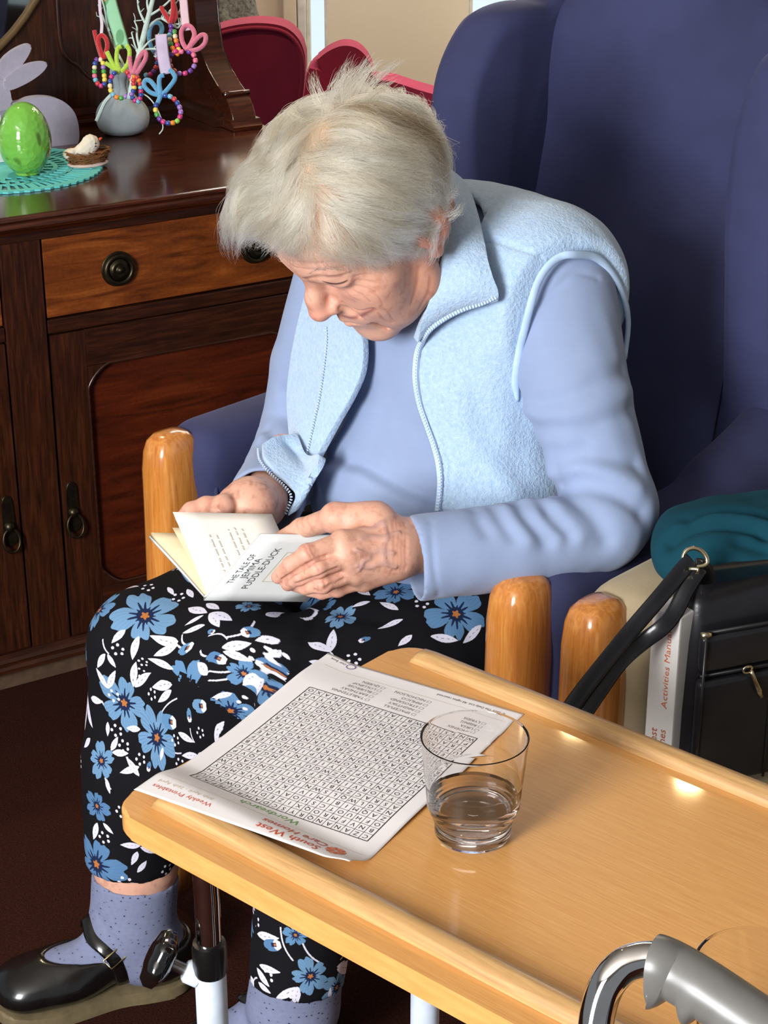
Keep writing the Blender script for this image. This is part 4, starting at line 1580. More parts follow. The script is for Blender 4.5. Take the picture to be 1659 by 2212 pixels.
for hand in (HL, HR):
    for a in (5, 9, 13, 17):
        for kk, w_ in ((a + 1, 0.011), (a + 2, 0.009)):
            tint(hand[kk], w_, (228, 150, 134), 0.45)
        tint(hand[a + 3], 0.009, (222, 150, 146), 0.5)
    tint(np.array(hand[2]), 0.016, (226, 148, 126), 0.5)
    tint(np.array(hand[4]), 0.011, (224, 152, 140), 0.5)
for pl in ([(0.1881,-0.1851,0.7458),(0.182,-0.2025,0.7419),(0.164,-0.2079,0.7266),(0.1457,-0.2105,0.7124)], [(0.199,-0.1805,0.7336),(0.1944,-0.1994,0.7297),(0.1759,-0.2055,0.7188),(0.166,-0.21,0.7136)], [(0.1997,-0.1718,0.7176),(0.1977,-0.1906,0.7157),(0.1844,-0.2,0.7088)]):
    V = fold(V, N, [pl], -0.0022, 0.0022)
    tint_line(pl, 0.0024, (150, 92, 84), 0.6)  # shade of the gaps between fingers, painted as dark lines
for pl in ([(0.1695,-0.2013,0.7592),(0.1786,-0.2045,0.7556),(0.1824,-0.2027,0.7486)], [(0.1695,-0.1959,0.7596),(0.18,-0.2004,0.7558),(0.1837,-0.1985,0.7498)], [(0.188,-0.2014,0.7413),(0.1936,-0.2013,0.7356)], [(0.1932,-0.1944,0.7209),(0.1963,-0.1948,0.7133)], [(0.0859,-0.1359,0.7392),(0.0935,-0.1403,0.7328)], [(0.0925,-0.1334,0.7439),(0.1032,-0.1406,0.7382)], [(0.103,-0.1345,0.7498),(0.1129,-0.1409,0.7437)]):
    V = fold(V, N, [pl], -0.0007, 0.0016)
    tint_line(pl, 0.0018, (192, 116, 100), 0.4)
sp = fnoise(V, 180, 4.0, 1) + 0.5 * fnoise(V, 420, 6.0, 1)
wz = np.clip((sp - 0.75) * 2.2, 0, 1) * np.clip((0.80 - V[:, 2]) * 20, 0, 1)
C = C * (1 - 0.45 * wz[:, None]) + np.array(srgb(168, 112, 88)[:3]) * 0.45 * wz[:, None]
wz = np.clip((fnoise(V, 130, 9.0, 1) - 0.75) * 2.2, 0, 1) * np.clip((V[:, 2] - 0.85) * 20, 0, 1)
C = C * (1 - 0.30 * wz[:, None]) + np.array(srgb(184, 122, 98)[:3]) * 0.30 * wz[:, None]
me0.vertices.foreach_set('co', np.ascontiguousarray(V, dtype=np.float32).ravel())
me0.update()
me0.polygons.foreach_set('use_smooth', np.ones(len(me0.polygons), dtype=bool))
PERSON = obj('person', me0, M_skin, None, None, 'elderly woman with white hair and pale blue gilet, reading a book in the navy armchair', 'person')
PERSON.matrix_world = FL
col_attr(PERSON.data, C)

# lashes along the lowered lid, and thin grey brows
M_lash = plain('lash_brown', srgb(70, 50, 46), 0.7)
lid = catmull([(0.0812,-0.0865,1.0079),(0.0868,-0.0828,1.0062),(0.091,-0.0771,1.0049),(0.0962,-0.0723,1.006),(0.1007,-0.0676,1.0086)], 6)
q_ = (lid - HO) @ HAX.T
q_[:, 0] *= -1
for L_ in (lid, HO + q_ @ HAX):
    tube('lash_line', L_, np.interp(np.linspace(0, 1, len(L_)), [0, 0.3, 0.8, 1], [0.0002, 0.0006, 0.0006, 0.0002]), M_lash, PERSON, 5)
cre = catmull([(0.0533,-0.0854,1.0039),(0.0695,-0.0893,1.0097),(0.0822,-0.0887,1.0133),(0.0907,-0.0829,1.0134),(0.098,-0.0746,1.0142),(0.1024,-0.0677,1.0162)], 6)
q_ = (cre - HO) @ HAX.T
q_[:, 0] *= -1
M_crease = plain('lid_shadow_fold', srgb(132, 88, 76), 0.8)
brow = [(0.0638,-0.0921,1.0133),(0.0795,-0.0928,1.0214),(0.0909,-0.0885,1.0249),(0.0997,-0.0803,1.025),(0.1043,-0.0695,1.0212)]
rb_ = np.random.RandomState(5)
geo = []
for side_ in (0, 1):
    B_ = catmull(brow, 8)
    if side_:
        q_ = (B_ - HO) @ HAX.T
        q_[:, 0] *= -1
        B_ = HO + q_ @ HAX
    for k in range(70):
        i_ = rb_.randint(0, len(B_) - 2)
        d_ = (B_[i_ + 1] - B_[i_]) / np.linalg.norm(B_[i_ + 1] - B_[i_])
        d_ = d_ + rb_.normal(size=3) * 0.35
        o_ = B_[i_] + rb_.normal(size=3) * 0.0014
        geo.append(tube_geo([o_, o_ + d_ * 0.004 + HAX[1] * 0.0008, o_ + d_ * 0.0075], [0.00016, 0.00013, 0.00005], 3, False, False))
Vb, Fb = join_geo(geo)
obj('eyebrow', np_mesh('eyebrow', Vb, Fb), plain('grey_brow', srgb(190, 172, 158), 0.7), PERSON, kind='stuff')

# nails (each a shallow curved plate)
M_nail = plain('nail', srgb(232, 190, 176), 0.3)


def nail(c, tipdir, up, L, W):
    c, t, u = np.asarray(c, float), np.asarray(tipdir, float), np.asarray(up, float)
    t = t / np.linalg.norm(t)
    u = u - t * (u @ t)
    u /= np.linalg.norm(u)
    b = np.cross(t, u)
    rows = []
    for a in np.linspace(-1, 1, 7):
        wv = W * math.sqrt(max(0.0, 1 - 0.55 * a * a)) if a > 0 else W
        rows.append([c + t * (a * L) + b * (x * wv) + u * (-0.0016 * x * x - 0.0005 * a * a) for x in np.linspace(-1, 1, 7)])
    V_, Q_ = grid_geo(np.array(rows))
    o = obj('nail', np_mesh('nail', V_, Q_), M_nail, PERSON)
    thicken(o, 0.0007, 0.0)


view = np.array(FL.inverted() @ Vector((0, 0, 1.59)))
for hand, a, b, rr in ((HRa, 3, 4, 0.0094), (HLa, 7, 8, 0.0076), (HLa, 11, 12, 0.0074), (HLa, 15, 16, 0.0070)):
    tdir = hand[b] - hand[a]
    up_ = view - hand[b] if hand is HRa else (view - hand[b]) / np.linalg.norm(view - hand[b]) + np.array((0, 0, 0.2)) - tdir / np.linalg.norm(tdir) * 0.2
    un = up_ - tdir * (up_ @ tdir) / (tdir @ tdir)
    un /= np.linalg.norm(un)
    nail(hand[b] + un * rr - tdir / np.linalg.norm(tdir) * 0.001, tdir, un, 0.0055 if hand is HRa else 0.0042, 0.0056 if hand is HRa else 0.0040)

# ---- clothes
def cloth_obj(name, sdf, h, mat, creases=(), ridges=(), sm=2, rumple=0.0, label=None):
    V, Q = sdf.mesh(h)
    V = smooth_verts(V, Q, sm)
    N = vnormals(V, Q)
    if rumple:
        V = V + N * (rumple * fnoise(V, 38, 2.0))[:, None]
    for pl, amp, w in ridges:
        V = fold(V, N, [pl], amp, w)
    for pl, amp, w in creases:
        V = fold(V, N, [pl], -amp, w)
    return obj(name, np_mesh(name, V, Q), mat, PERSON, label=label)


M_jump = plain('periwinkle_jersey', srgb(146, 162, 194), 0.9, spec=0.15, nscale=12, namt=0.05, bump=0.12, bscale=900, sheen=0.15)
J = []
for txt, amp, w in (
    ([(0.1752,0.1352,0.8346),(0.2461,0.102,0.8609),(0.2798,0.1252,0.8791),(0.2844,0.1936,0.8862)], 0.0050, 0.012),
    ([(0.1761,0.1409,0.8119),(0.2489,0.1003,0.8314),(0.2955,0.1169,0.8396),(0.3041,0.1843,0.8489)], 0.0045, 0.012),
    ([(0.2664,0.0983,0.7878),(0.2876,0.1003,0.8058),(0.3161,0.118,0.8117),(0.3372,0.1548,0.7987)], 0.0060, 0.012),
    ([(0.2553,0.109,0.7596),(0.3014,0.0973,0.7826),(0.3427,0.1122,0.7764),(0.3653,0.1309,0.7551)], 0.0060, 0.012),
    ([(0.2701,0.0993,0.7658),(0.3108,0.0786,0.7713),(0.3427,0.077,0.7564),(0.3577,0.0803,0.7349)], 0.0050, 0.011),
    ([(0.1946,0.1533,0.7185),(0.3039,0.0433,0.766),(0.3325,0.0461,0.7462)], 0.0050, 0.010),
    ([(0.2673,0.0283,0.7678),(0.2978,0.0154,0.7617),(0.3214,0.0201,0.7399)], 0.0042, 0.010),
    ([(0.2562,0.0052,0.7659),(0.281,-0.0078,0.7609),(0.2997,-0.0092,0.7479)], 0.0036, 0.009),
    ([(0.2447,-0.0133,0.7653),(0.2643,-0.0271,0.7618),(0.278,-0.0306,0.7534)], 0.0030, 0.009),
    ([(0.1807,0.1581,0.7762),(0.2653,0.0985,0.8083),(0.2975,0.1078,0.8188)], 0.0040, 0.010),
    ([(0.2306,-0.069,0.7627),(0.2509,-0.087,0.7462),(0.2603,-0.0922,0.7178),(0.2546,-0.0797,0.6834)], 0.0015, 0.0035),
    ([(0.1995,0.1394,0.959),(0.2101,0.1542,0.9745),(0.2174,0.1772,0.9902),(0.2307,0.2029,0.9821)], 0.0022, 0.004),
    ([(-0.0941,0.06,0.7044),(-0.0158,0.0339,0.7327),(0.0281,0.0304,0.738),(0.0602,0.0299,0.7338),(0.1,0.0365,0.7258),(0.1314,0.0512,0.722)], 0.0090, 0.010),
    ([(-0.0547,0.0112,0.6928),(-0.0431,0.0196,0.6751),(0.0036,0.0067,0.6811)], 0.0060, 0.008),
    ([(-0.0149,0.0734,0.8769),(-0.0003,0.0667,0.8468),(-0.0173,0.0676,0.8126)], 0.0030, 0.012),
    ([(-0.0282,0.0703,0.8091),(0.0268,0.0633,0.834),(0.0659,0.0704,0.8624)], 0.0030, 0.012),
    ([(-0.1691,0.0431,0.7324),(-0.1272,0.0277,0.7325),(-0.109,0.0425,0.7272)], 0.0050, 0.010),
    ([(-0.1557,0.0185,0.7239),(-0.0882,-0.015,0.7339),(-0.0703,-0.0008,0.7258)], 0.0050, 0.010),
    ([(-0.1646,0.0722,0.7732),(-0.1464,0.0775,0.7577),(-0.1365,0.0844,0.7522)], 0.0040, 0.010)):
    J.append((txt, amp, w))
JR = []
for txt, amp, w in (
    ([(0.2543,0.1054,0.7718),(0.2953,0.0997,0.7958),(0.3251,0.1162,0.7952),(0.352,0.1377,0.7772)], 0.0050, 0.013),
    ([(0.2926,0.0563,0.7698),(0.3179,0.0507,0.7625),(0.3399,0.0534,0.7406)], 0.0040, 0.011),
    ([(0.2744,0.0406,0.7679),(0.303,0.0288,0.7619),(0.3277,0.0323,0.7408)], 0.0035, 0.010),
    ([(0.267,0.0116,0.7673),(0.2904,0.0023,0.7607),(0.3116,0.0041,0.7447)], 0.0030, 0.010),
    ([(0.2028,0.1132,0.838),(0.2597,0.1028,0.8476),(0.2931,0.1266,0.8585),(0.2964,0.1885,0.8654)], 0.0035, 0.014),
    ([(-0.063,0.0388,0.7039),(0.0082,0.0263,0.7285),(0.0579,0.0243,0.7258),(0.1102,0.0341,0.7147)], 0.0060, 0.016),
    ([(-0.1627,0.0318,0.7278),(-0.1058,0.0084,0.7327),(-0.0915,0.0263,0.7242)], 0.0040, 0.010)):
    JR.append((txt, amp, w))
cloth_obj('jumper', JUMPER, 0.0032, M_jump, J, JR, 2, 0.0012)


def fleece():
    t = NT('pale_blue_fleece')
    t.set(Roughness=0.95)
    t.b.inputs['Sheen Weight'].default_value = 0.5
    t.b.inputs['Sheen Roughness'].default_value = 0.6
    t.b.inputs['Specular IOR Level'].default_value = 0.1
    v = t.coords()
    f = t.noise(v, 210, 3, 0.7)
    t.base(t.ramp(f, [(0.3, srgb(162, 192, 224)), (0.7, srgb(188, 212, 236))]))
    t.bump(f, 0.8, 0.003)
    return t.m


M_fleece = fleece()
M_piping = plain('light_blue_binding', srgb(186, 212, 244), 0.7)
M_zip = plain('pale_zip_teeth', srgb(205, 222, 240), 0.35)
GC = [([(0.1246,0.1263,1.0186),(0.1434,0.1329,1.021),(0.1746,0.1374,1.0166),(0.1921,0.151,1.0088)], 0.0030, 0.0035), ([(0.0978,0.0645,0.8718),(0.1043,0.0621,0.8455),(0.1153,0.0628,0.8137),(0.1284,0.0627,0.7883),(0.1417,0.057,0.7646),(0.149,0.0465,0.7406)], 0.0020, 0.003)]
GR = [([(0.1316,0.0762,0.849),(0.1467,0.0807,0.8058),(0.1708,0.0874,0.77),(0.2015,0.1031,0.7334)], 0.0060, 0.018), ([(0.1609,0.1019,0.9007),(0.165,0.1031,0.8507),(0.1771,0.1116,0.7999)], 0.0040, 0.020)]
GIL = cloth_obj('gilet', GILET, 0.0032, M_fleece, GC, GR, 2, 0.0016, 'pale blue fleece gilet worn open with its collar folded out')


def cloth_patch(name, rows, th, mat, parent, nu=8, nv=8):
    G = spline_patch(rows, nu, nv)
    V, Q = grid_geo(G)
    o = obj(name, np_mesh(name, V, Q), mat, parent)
    thicken(o, th, 0.0)
    m = o.modifiers.new('round', 'BEVEL')
    m.width = th * 0.3
    m.segments = 2
    return o, G


col_rows = [
    [(-0.01,0.1913,1.0697),(-0.0121,0.1975,1.0706),(-0.0113,0.2008,1.0696),(-0.0102,0.2045,1.0664)],
    [(0.0349,0.1535,1.061),(0.0242,0.176,1.0647),(0.0244,0.1889,1.0603),(0.0325,0.1932,1.0543)],
    [(0.0789,0.1111,1.0465),(0.0774,0.1296,1.0537),(0.084,0.1407,1.0485),(0.0979,0.1416,1.04)],
    [(0.109,0.0788,1.0206),(0.1164,0.0921,1.0302),(0.1284,0.1023,1.0273),(0.1446,0.105,1.0181)],
    [(0.1169,0.0618,0.9933),(0.1337,0.0703,1.0047),(0.15,0.0833,1.0043),(0.1652,0.0938,0.9967)],
    [(0.1151,0.0505,0.9655),(0.1332,0.06,0.9766),(0.1547,0.0749,0.9834),(0.1738,0.0956,0.9809)],
    [(0.1038,0.0459,0.9393),(0.1219,0.0572,0.9529),(0.1461,0.0732,0.9646),(0.1741,0.0973,0.9709)],
    [(0.0895,0.0518,0.9096),(0.0999,0.0616,0.926),(0.1271,0.0786,0.9493),(0.1694,0.098,0.967)]]
COLR, GC_ = cloth_patch('collar', col_rows, 0.009, M_fleece, GIL)
# the other collar leaf, on her right, mostly behind her face
cloth_patch('collar', [[(0.076 - q[0], q[1] + 0.006, q[2] - 0.004) for q in r] for r in col_rows[3:]], 0.009, M_fleece, GIL)
right_rows = [
    [(-0.1303,0.0854,0.907),(-0.097,0.0747,0.9107),(-0.064,0.063,0.9136),(-0.0308,0.0566,0.912)],
    [(-0.1359,0.0738,0.8602),(-0.0955,0.0663,0.8702),(-0.0443,0.0569,0.8844),(0.0023,0.0535,0.8961)],
    [(-0.1363,0.0636,0.8198),(-0.0904,0.0544,0.8304),(-0.038,0.0465,0.8454),(0.0098,0.0475,0.857)],
    [(-0.1359,0.0575,0.7845),(-0.0899,0.0469,0.793),(-0.0389,0.0375,0.8076),(0.0001,0.0389,0.8216)],
    [(-0.1294,0.0523,0.7533),(-0.0868,0.0387,0.7623),(-0.047,0.0313,0.7734),(-0.0173,0.0305,0.7865)],
    [(-0.1142,0.0425,0.7257),(-0.0824,0.0299,0.7289),(-0.0547,0.0239,0.7367),(-0.0344,0.0221,0.7509)],
    [(-0.0957,0.0337,0.7065),(-0.079,0.0278,0.7075),(-0.0608,0.0197,0.7151),(-0.0464,0.0175,0.7255)]]
RP, GRp = cloth_patch('front_panel', right_rows, 0.010, M_fleece, GIL)
flap_rows = [
    [(-0.0921,-0.0293,0.7485),(-0.0944,-0.0104,0.7529),(-0.0956,0.0075,0.7513),(-0.09,0.0256,0.7465)],
    [(-0.0761,-0.0407,0.7417),(-0.0782,-0.0115,0.7425),(-0.0742,0.006,0.7319),(-0.0473,0.0077,0.7361)],
    [(-0.0538,-0.0444,0.7323),(-0.0463,-0.0239,0.7333),(-0.0363,-0.0073,0.7314),(-0.0139,-0.0032,0.7518)],
    [(-0.0307,-0.043,0.7224),(-0.0241,-0.0309,0.7238),(-0.0137,-0.0206,0.731),(-0.0048,-0.0119,0.748)],
    [(-0.0174,-0.0434,0.7102),(-0.0128,-0.037,0.7133),(-0.009,-0.0313,0.7212),(-0.0064,-0.0244,0.7331)],
    [(-0.0201,-0.0536,0.6882),(-0.0174,-0.0484,0.6923),(-0.0153,-0.0419,0.6995),(-0.0142,-0.0344,0.7096)]]
FLP, GF = cloth_patch('turned_hem_corner', flap_rows, 0.009, M_fleece, GIL)


def zip_run(name, path, out, pitch=0.0036, w=0.0042):
    """interlocking teeth set side by side along an edge"""
    P = catmull(path, 12)
    L = np.concatenate([[0], np.cumsum(np.linalg.norm(np.diff(P, axis=0), axis=1))])
    n = int(L[-1] / pitch)
    bm = bmesh.new()
    for k in range(n):
        s_ = (k + 0.5) * pitch
        p = np.array([np.interp(s_, L, P[:, i]) for i in range(3)])
        q = np.array([np.interp(s_ + 0.001, L, P[:, i]) for i in range(3)])
        t = Vector(q - p).normalized()
        o_ = Vector(out(p))
        o_ = (o_ - t * o_.dot(t)).normalized()
        b = t.cross(o_)
        m = Matrix((t, b, o_)).transposed().to_4x4()
        m.translation = Vector(p) + o_ * 0.0016
        add_box(bm, (0, 0, 0), (pitch * 0.52, w, 0.0022), 0.0004, 1, m)
    o = obj(name, bm_mesh(bm, name, False), M_zip, GIL, kind='stuff')
    # woven tape carrying the teeth
    return o


outL = lambda p: (np.asarray(p) - np.array((0.03, 0.22, p[2])))
zp = list([(0.1765,0.0929,0.9723),(0.1598,0.0854,0.9622),(0.1418,0.0743,0.9536),(0.1221,0.0649,0.9403),(0.1033,0.0582,0.9225)])
zip_run('zip_teeth', zp + list(ZIP_L[3:]), outL)
tube('zip_tape', catmull(zp + list(ZIP_L[3:]), 6), 0.0036, M_piping, GIL, 8, flat=(1.0, 0.25, np.array([outL(p) for p in catmull(zp + list(ZIP_L[3:]), 6)])))
zr = [tuple(GRp[i, int(GRp.shape[1] * (0.55 if i > 6 else 0.55))] + np.array((0.002, -0.006, 0.002))) for i in range(6, GRp.shape[0], 4)]
zip_run('zip_teeth', zr, outL)
ze = [tuple(GF[i, 0] + np.array((-0.001, -0.004, -0.001))) for i in range(0, GF.shape[0], 4)]
zip_run('zip_teeth', ze, outL)
# armhole binding
ah = [(0.1841,0.1248,0.8397),(0.1823,0.1223,0.8672),(0.1893,0.1193,0.9034),(0.1958,0.1186,0.93),(0.2009,0.1225,0.9604),(0.2024,0.1307,0.9833),(0.2049,0.1429,1.0001),(0.2096,0.1592,1.0107),(0.2181,0.1749,1.0124)]
ah2 = [(0.2215, 0.215, 1.000), (0.2300, 0.245, 0.965), (0.2330, 0.262, 0.920), (0.231, 0.262, 0.87)]
pth = catmull(list(ah) + ah2, 6)
tube('armhole_binding', pth, np.concatenate([np.linspace(0.002, 0.0050, 6), np.full(len(pth) - 6, 0.0050)]), M_piping, GIL, 8, flat=(1.0, 0.5, np.array([outL(p) for p in pth])))


# ---- trousers with a printed floral cotton
PRINT = [
    ('f', [(-0.1407,-0.1848,0.5573),(-0.1121,-0.1552,0.5633)]),
    ('f', [(-0.0414,-0.1969,0.5047),(-0.0183,-0.1861,0.5177)]),
    ('f', [(-0.1358,-0.2287,0.4533),(-0.1137,-0.2186,0.4764)]),
    ('f', [(-0.0903,-0.215,0.4173),(-0.0687,-0.2053,0.434)]),
    ('f', [(-0.1628,-0.2502,0.3681),(-0.1404,-0.245,0.3668)]),
    ('f', [(-0.1694,-0.2576,0.3016),(-0.1537,-0.2553,0.3166)]),
    ('f', [(-0.1685,-0.2634,0.2174),(-0.1387,-0.2511,0.2406)]),
    ('f', [(0.0494,-0.1177,0.5777),(0.0709,-0.1033,0.5803)]),
    ('f', [(0.0189,-0.1633,0.5289),(0.0327,-0.1582,0.5385)]),
    ('f', [(0.003,-0.1729,0.4754),(0.0287,-0.1657,0.4993)]),
    ('f', [(-0.0343,-0.1075,0.5791),(-0.0254,-0.0937,0.5767)]),
    ('b', [(-0.0524,-0.1821,0.5458),(-0.0707,-0.1906,0.5352)]),
    ('b', [(-0.0055,-0.17,0.5384),(-0.0287,-0.1814,0.5382)]),
    ('b', [(-0.0074,-0.1439,0.5664),(0.0096,-0.1287,0.5696)]),
    ('b', [(-0.0457,-0.1971,0.4505),(-0.0452,-0.1978,0.471)]),
    ('b', [(-0.0646,-0.2037,0.4435),(-0.0847,-0.2106,0.4446)]),
    ('b', [(-0.0995,-0.2253,0.3693),(-0.0977,-0.2228,0.3831)]),
    ('b', [(0.0926,-0.1714,0.5553),(0.0754,-0.1535,0.5593)]),
    ('b', [(-0.0225,-0.1895,0.4788),(-0.0397,-0.1963,0.4771)]),
    ('b', [(-0.0365,-0.1613,0.5634),(-0.0454,-0.1632,0.5626)]),
    ('l', [(-0.1299,-0.2037,0.5395),(-0.1268,-0.2186,0.5131)]),
    ('l', [(-0.1489,-0.2094,0.5429),(-0.1581,-0.2247,0.5266)]),
    ('l', [(-0.0773,-0.1847,0.5438),(-0.119,-0.1958,0.5412)]),
    ('l', [(-0.0755,-0.1862,0.5418),(-0.1032,-0.2038,0.5221)]),
    ('l', [(-0.0549,-0.1602,0.5656),(-0.0791,-0.1762,0.5519)]),
    ('l', [(-0.1041,-0.1455,0.5671),(-0.0683,-0.145,0.5722)]),
    ('l', [(-0.07,-0.1495,0.57),(-0.0837,-0.1685,0.5581)]),
    ('l', [(-0.0646,-0.1444,0.5727),(-0.0353,-0.1541,0.5674)]),
    ('l', [(-0.0634,-0.1432,0.5733),(-0.0279,-0.1398,0.5736)]),
    ('l', [(-0.0864,-0.1312,0.5734),(-0.0584,-0.1341,0.5762)]),
    ('l', [(-0.017,-0.1668,0.5515),(0.0118,-0.1442,0.56)]),
    ('l', [(-0.0134,-0.1679,0.5483),(0.0247,-0.1546,0.544)]),
    ('l', [(-0.0693,-0.2,0.5146),(-0.1096,-0.2083,0.5177)]),
    ('l', [(-0.0677,-0.2024,0.4971),(-0.0982,-0.2117,0.4837)]),
    ('l', [(-0.0696,-0.2035,0.4879),(-0.0893,-0.2105,0.4661)]),
    ('l', [(-0.0215,-0.1869,0.5199),(-0.0374,-0.1881,0.5312)]),
    ('l', [(-0.1226,-0.2228,0.4784),(-0.1219,-0.2168,0.5117)]),
    ('l', [(-0.1209,-0.222,0.4788),(-0.1012,-0.2103,0.5018)]),
    ('l', [(-0.1584,-0.2353,0.4672),(-0.1793,-0.2364,0.4888)]),
    ('l', [(-0.1584,-0.2353,0.4672),(-0.1462,-0.2311,0.4957)]),
    ('l', [(-0.1631,-0.2319,0.5127),(-0.1765,-0.2362,0.4898)]),
    ('l', [(-0.1597,-0.2309,0.5136),(-0.1459,-0.2304,0.4994)]),
    ('l', [(0.041,-0.1614,0.5349),(0.0532,-0.175,0.5172)]),
    ('l', [(0.0065,-0.1726,0.5014),(-0.0145,-0.1869,0.4924)]),
    ('l', [(-0.0629,-0.2029,0.4309),(-0.045,-0.1935,0.4207)]),
    ('l', [(-0.1569,-0.2391,0.422),(-0.1557,-0.2422,0.4032)]),
    ('l', [(-0.1491,-0.2441,0.3861),(-0.1405,-0.2377,0.407)]),
    ('l', [(-0.1469,-0.2438,0.3843),(-0.1246,-0.2347,0.3886)]),
    ('l', [(-0.1102,-0.2303,0.3736),(-0.1333,-0.2437,0.3606)]),
    ('l', [(-0.1093,-0.2319,0.3613),(-0.1278,-0.2369,0.3835)]),
    ('l', [(-0.0825,-0.2125,0.4057),(-0.0852,-0.2159,0.3868)]),
    ('l', [(-0.151,-0.2527,0.348),(-0.1455,-0.2526,0.328)]),
    ('l', [(-0.1678,-0.2592,0.2781),(-0.1747,-0.2613,0.2507)]),
    ('l', [(-0.1577,-0.2571,0.2819),(-0.1426,-0.2526,0.2702)]),
    ('l', [(-0.1159,-0.2316,0.2555),(-0.1348,-0.2479,0.2557)]),
    ('l', [(-0.1163,-0.2314,0.2531),(-0.1089,-0.2129,0.2387)]),
    ('l', [(-0.1194,-0.2339,0.2458),(-0.1257,-0.2401,0.2254)]),
    ('l', [(-0.1214,-0.2346,0.2135),(-0.115,-0.2229,0.2293)]),
    ('l', [(-0.1124,-0.2231,0.4233),(-0.1305,-0.2315,0.4212)]),
    ('l', [(-0.0092,-0.1036,0.5754),(-0.0044,-0.0758,0.5703)]),
    ('l', [(0.0441,-0.1293,0.572),(0.0128,-0.1399,0.5625)]),
    ('l', [(0.0451,-0.1475,0.5571),(0.0574,-0.1393,0.5666)]),
    ('l', [(0.0472,-0.1494,0.5549),(0.0696,-0.1557,0.5561)]),
    ('l', [(-0.1894,-0.246,0.3873),(-0.2066,-0.2444,0.3665)]),
    ('l', [(-0.1953,-0.2354,0.4394),(-0.1676,-0.2371,0.4452)]),
    ('l', [(-0.2262,-0.1573,0.5678),(-0.1925,-0.1528,0.5675)]),
    ('l', [(-0.1579,-0.1343,0.5731),(-0.1403,-0.1392,0.5706)]),
    ('l', [(-0.1353,-0.1216,0.5746),(-0.1153,-0.1286,0.5712)]),
    ('d', [(-0.1475,-0.224,0.5213),(-0.1419,-0.2212,0.5224)]),
    ('d', [(-0.1147,-0.2162,0.5001),(-0.109,-0.2134,0.5013)]),
    ('d', [(-0.0978,-0.2126,0.4745),(-0.0915,-0.2103,0.4761)]),
    ('d', [(0.081,-0.1513,0.5624),(0.0876,-0.15,0.5645)]),
    ('d', [(-0.1432,-0.2373,0.4144),(-0.1369,-0.2348,0.416)]),
    ('d', [(-0.1314,-0.2361,0.3969),(-0.1254,-0.2334,0.3983)]),
    ('d', [(-0.1091,-0.2284,0.3839),(-0.1034,-0.2255,0.3851)]),
    ('d', [(-0.1558,-0.2579,0.2609),(-0.1492,-0.2554,0.2628)]),
    ('d', [(-0.1322,-0.1384,0.57),(-0.1278,-0.1353,0.5705)]),
    ('d', [(-0.0351,-0.1906,0.4374),(-0.0295,-0.1879,0.4386)]),
    ('d', [(-0.1499,-0.2331,0.4593),(-0.1438,-0.2312,0.4609)]),
    ('d', [(0.0271,-0.1647,0.4901),(0.0383,-0.1677,0.4958)]),
    ('d', [(0.0386,-0.1514,0.5506),(0.0462,-0.1508,0.5532)]),
    ('s', [(-0.0606,-0.202,0.48),(-0.0921,-0.2139,0.4344)]),
    ('s', [(-0.1155,-0.2211,0.4487),(-0.1008,-0.2171,0.4341)]),
    ('s', [(-0.0231,-0.1869,0.5218),(0.0102,-0.165,0.5324)]),
    ('s', [(-0.0192,-0.1877,0.5135),(0.0113,-0.1662,0.5271)]),
    ('s', [(-0.0191,-0.1573,0.5615),(-0.0073,-0.1217,0.5745)]),
    ('s', [(-0.0779,-0.1773,0.5509),(-0.0642,-0.1839,0.544)]),
    ('s', [(-0.0399,-0.1811,0.5439),(-0.0293,-0.1808,0.5396)]),
    ('s', [(-0.0808,-0.2116,0.408),(-0.0616,-0.2013,0.4012)]),
    ('s', [(-0.126,-0.2361,0.3839),(-0.1094,-0.2317,0.3631)]),
    ('s', [(-0.0466,-0.1968,0.4417),(-0.0445,-0.1931,0.4202)]),
    ('s', [(-0.0789,-0.1864,0.5419),(-0.0542,-0.1827,0.5453)]),
    ('s', [(0.0427,-0.1605,0.5371),(0.0805,-0.1655,0.5537)]),
    ('s', [(-0.0162,-0.1577,0.5602),(-0.0406,-0.1674,0.5591)]),
    ('s', [(-0.0012,-0.1777,0.4984),(-0.0126,-0.1851,0.4867)]),
    ('s', [(-0.1738,-0.2262,0.5271),(-0.1577,-0.2302,0.5141)]),
    ('s', [(-0.17,-0.2373,0.4463),(-0.1569,-0.2365,0.4381)]),
    ('s', [(-0.1533,-0.2531,0.3492),(-0.1437,-0.2521,0.3354)]),
    ('s', [(0.0404,-0.0871,0.5818),(0.0396,-0.062,0.5861)]),
    ('f', [(0.1867,-0.2199,0.2113),(0.1949,-0.1977,0.209)]),
    ('f', [(0.1716,-0.2275,0.2669),(0.1815,-0.2184,0.2621)]),
    ('b', [(0.1567,-0.2392,0.2508),(0.1327,-0.245,0.2424)]),
    ('f', [(0.1945,-0.1849,0.1787),(0.194,-0.1739,0.1607)]),
    ('l', [(0.1048,-0.238,0.24),(0.1337,-0.2405,0.2711)]),
    ('l', [(0.1179,-0.2419,0.2476),(0.1543,-0.239,0.2586)]),
    ('l', [(0.1073,-0.2396,0.2374),(0.1341,-0.2466,0.2313)]),
    ('l', [(0.1287,-0.2491,0.2123),(0.1602,-0.2434,0.215)]),
    ('l', [(0.1245,-0.2493,0.2061),(0.1483,-0.2511,0.1918)]),
    ('l', [(0.13,-0.2525,0.1899),(0.151,-0.2515,0.1841)]),
    ('l', [(0.1789,-0.2323,0.1984),(0.1563,-0.2506,0.1778)]),
    ('l', [(0.1789,-0.2323,0.1984),(0.1767,-0.2413,0.1719)]),
    ('l', [(0.1953,-0.1852,0.2097),(0.1915,-0.1671,0.206)]),
    ('l', [(0.1953,-0.1852,0.2064),(0.1877,-0.1483,0.1759)]),
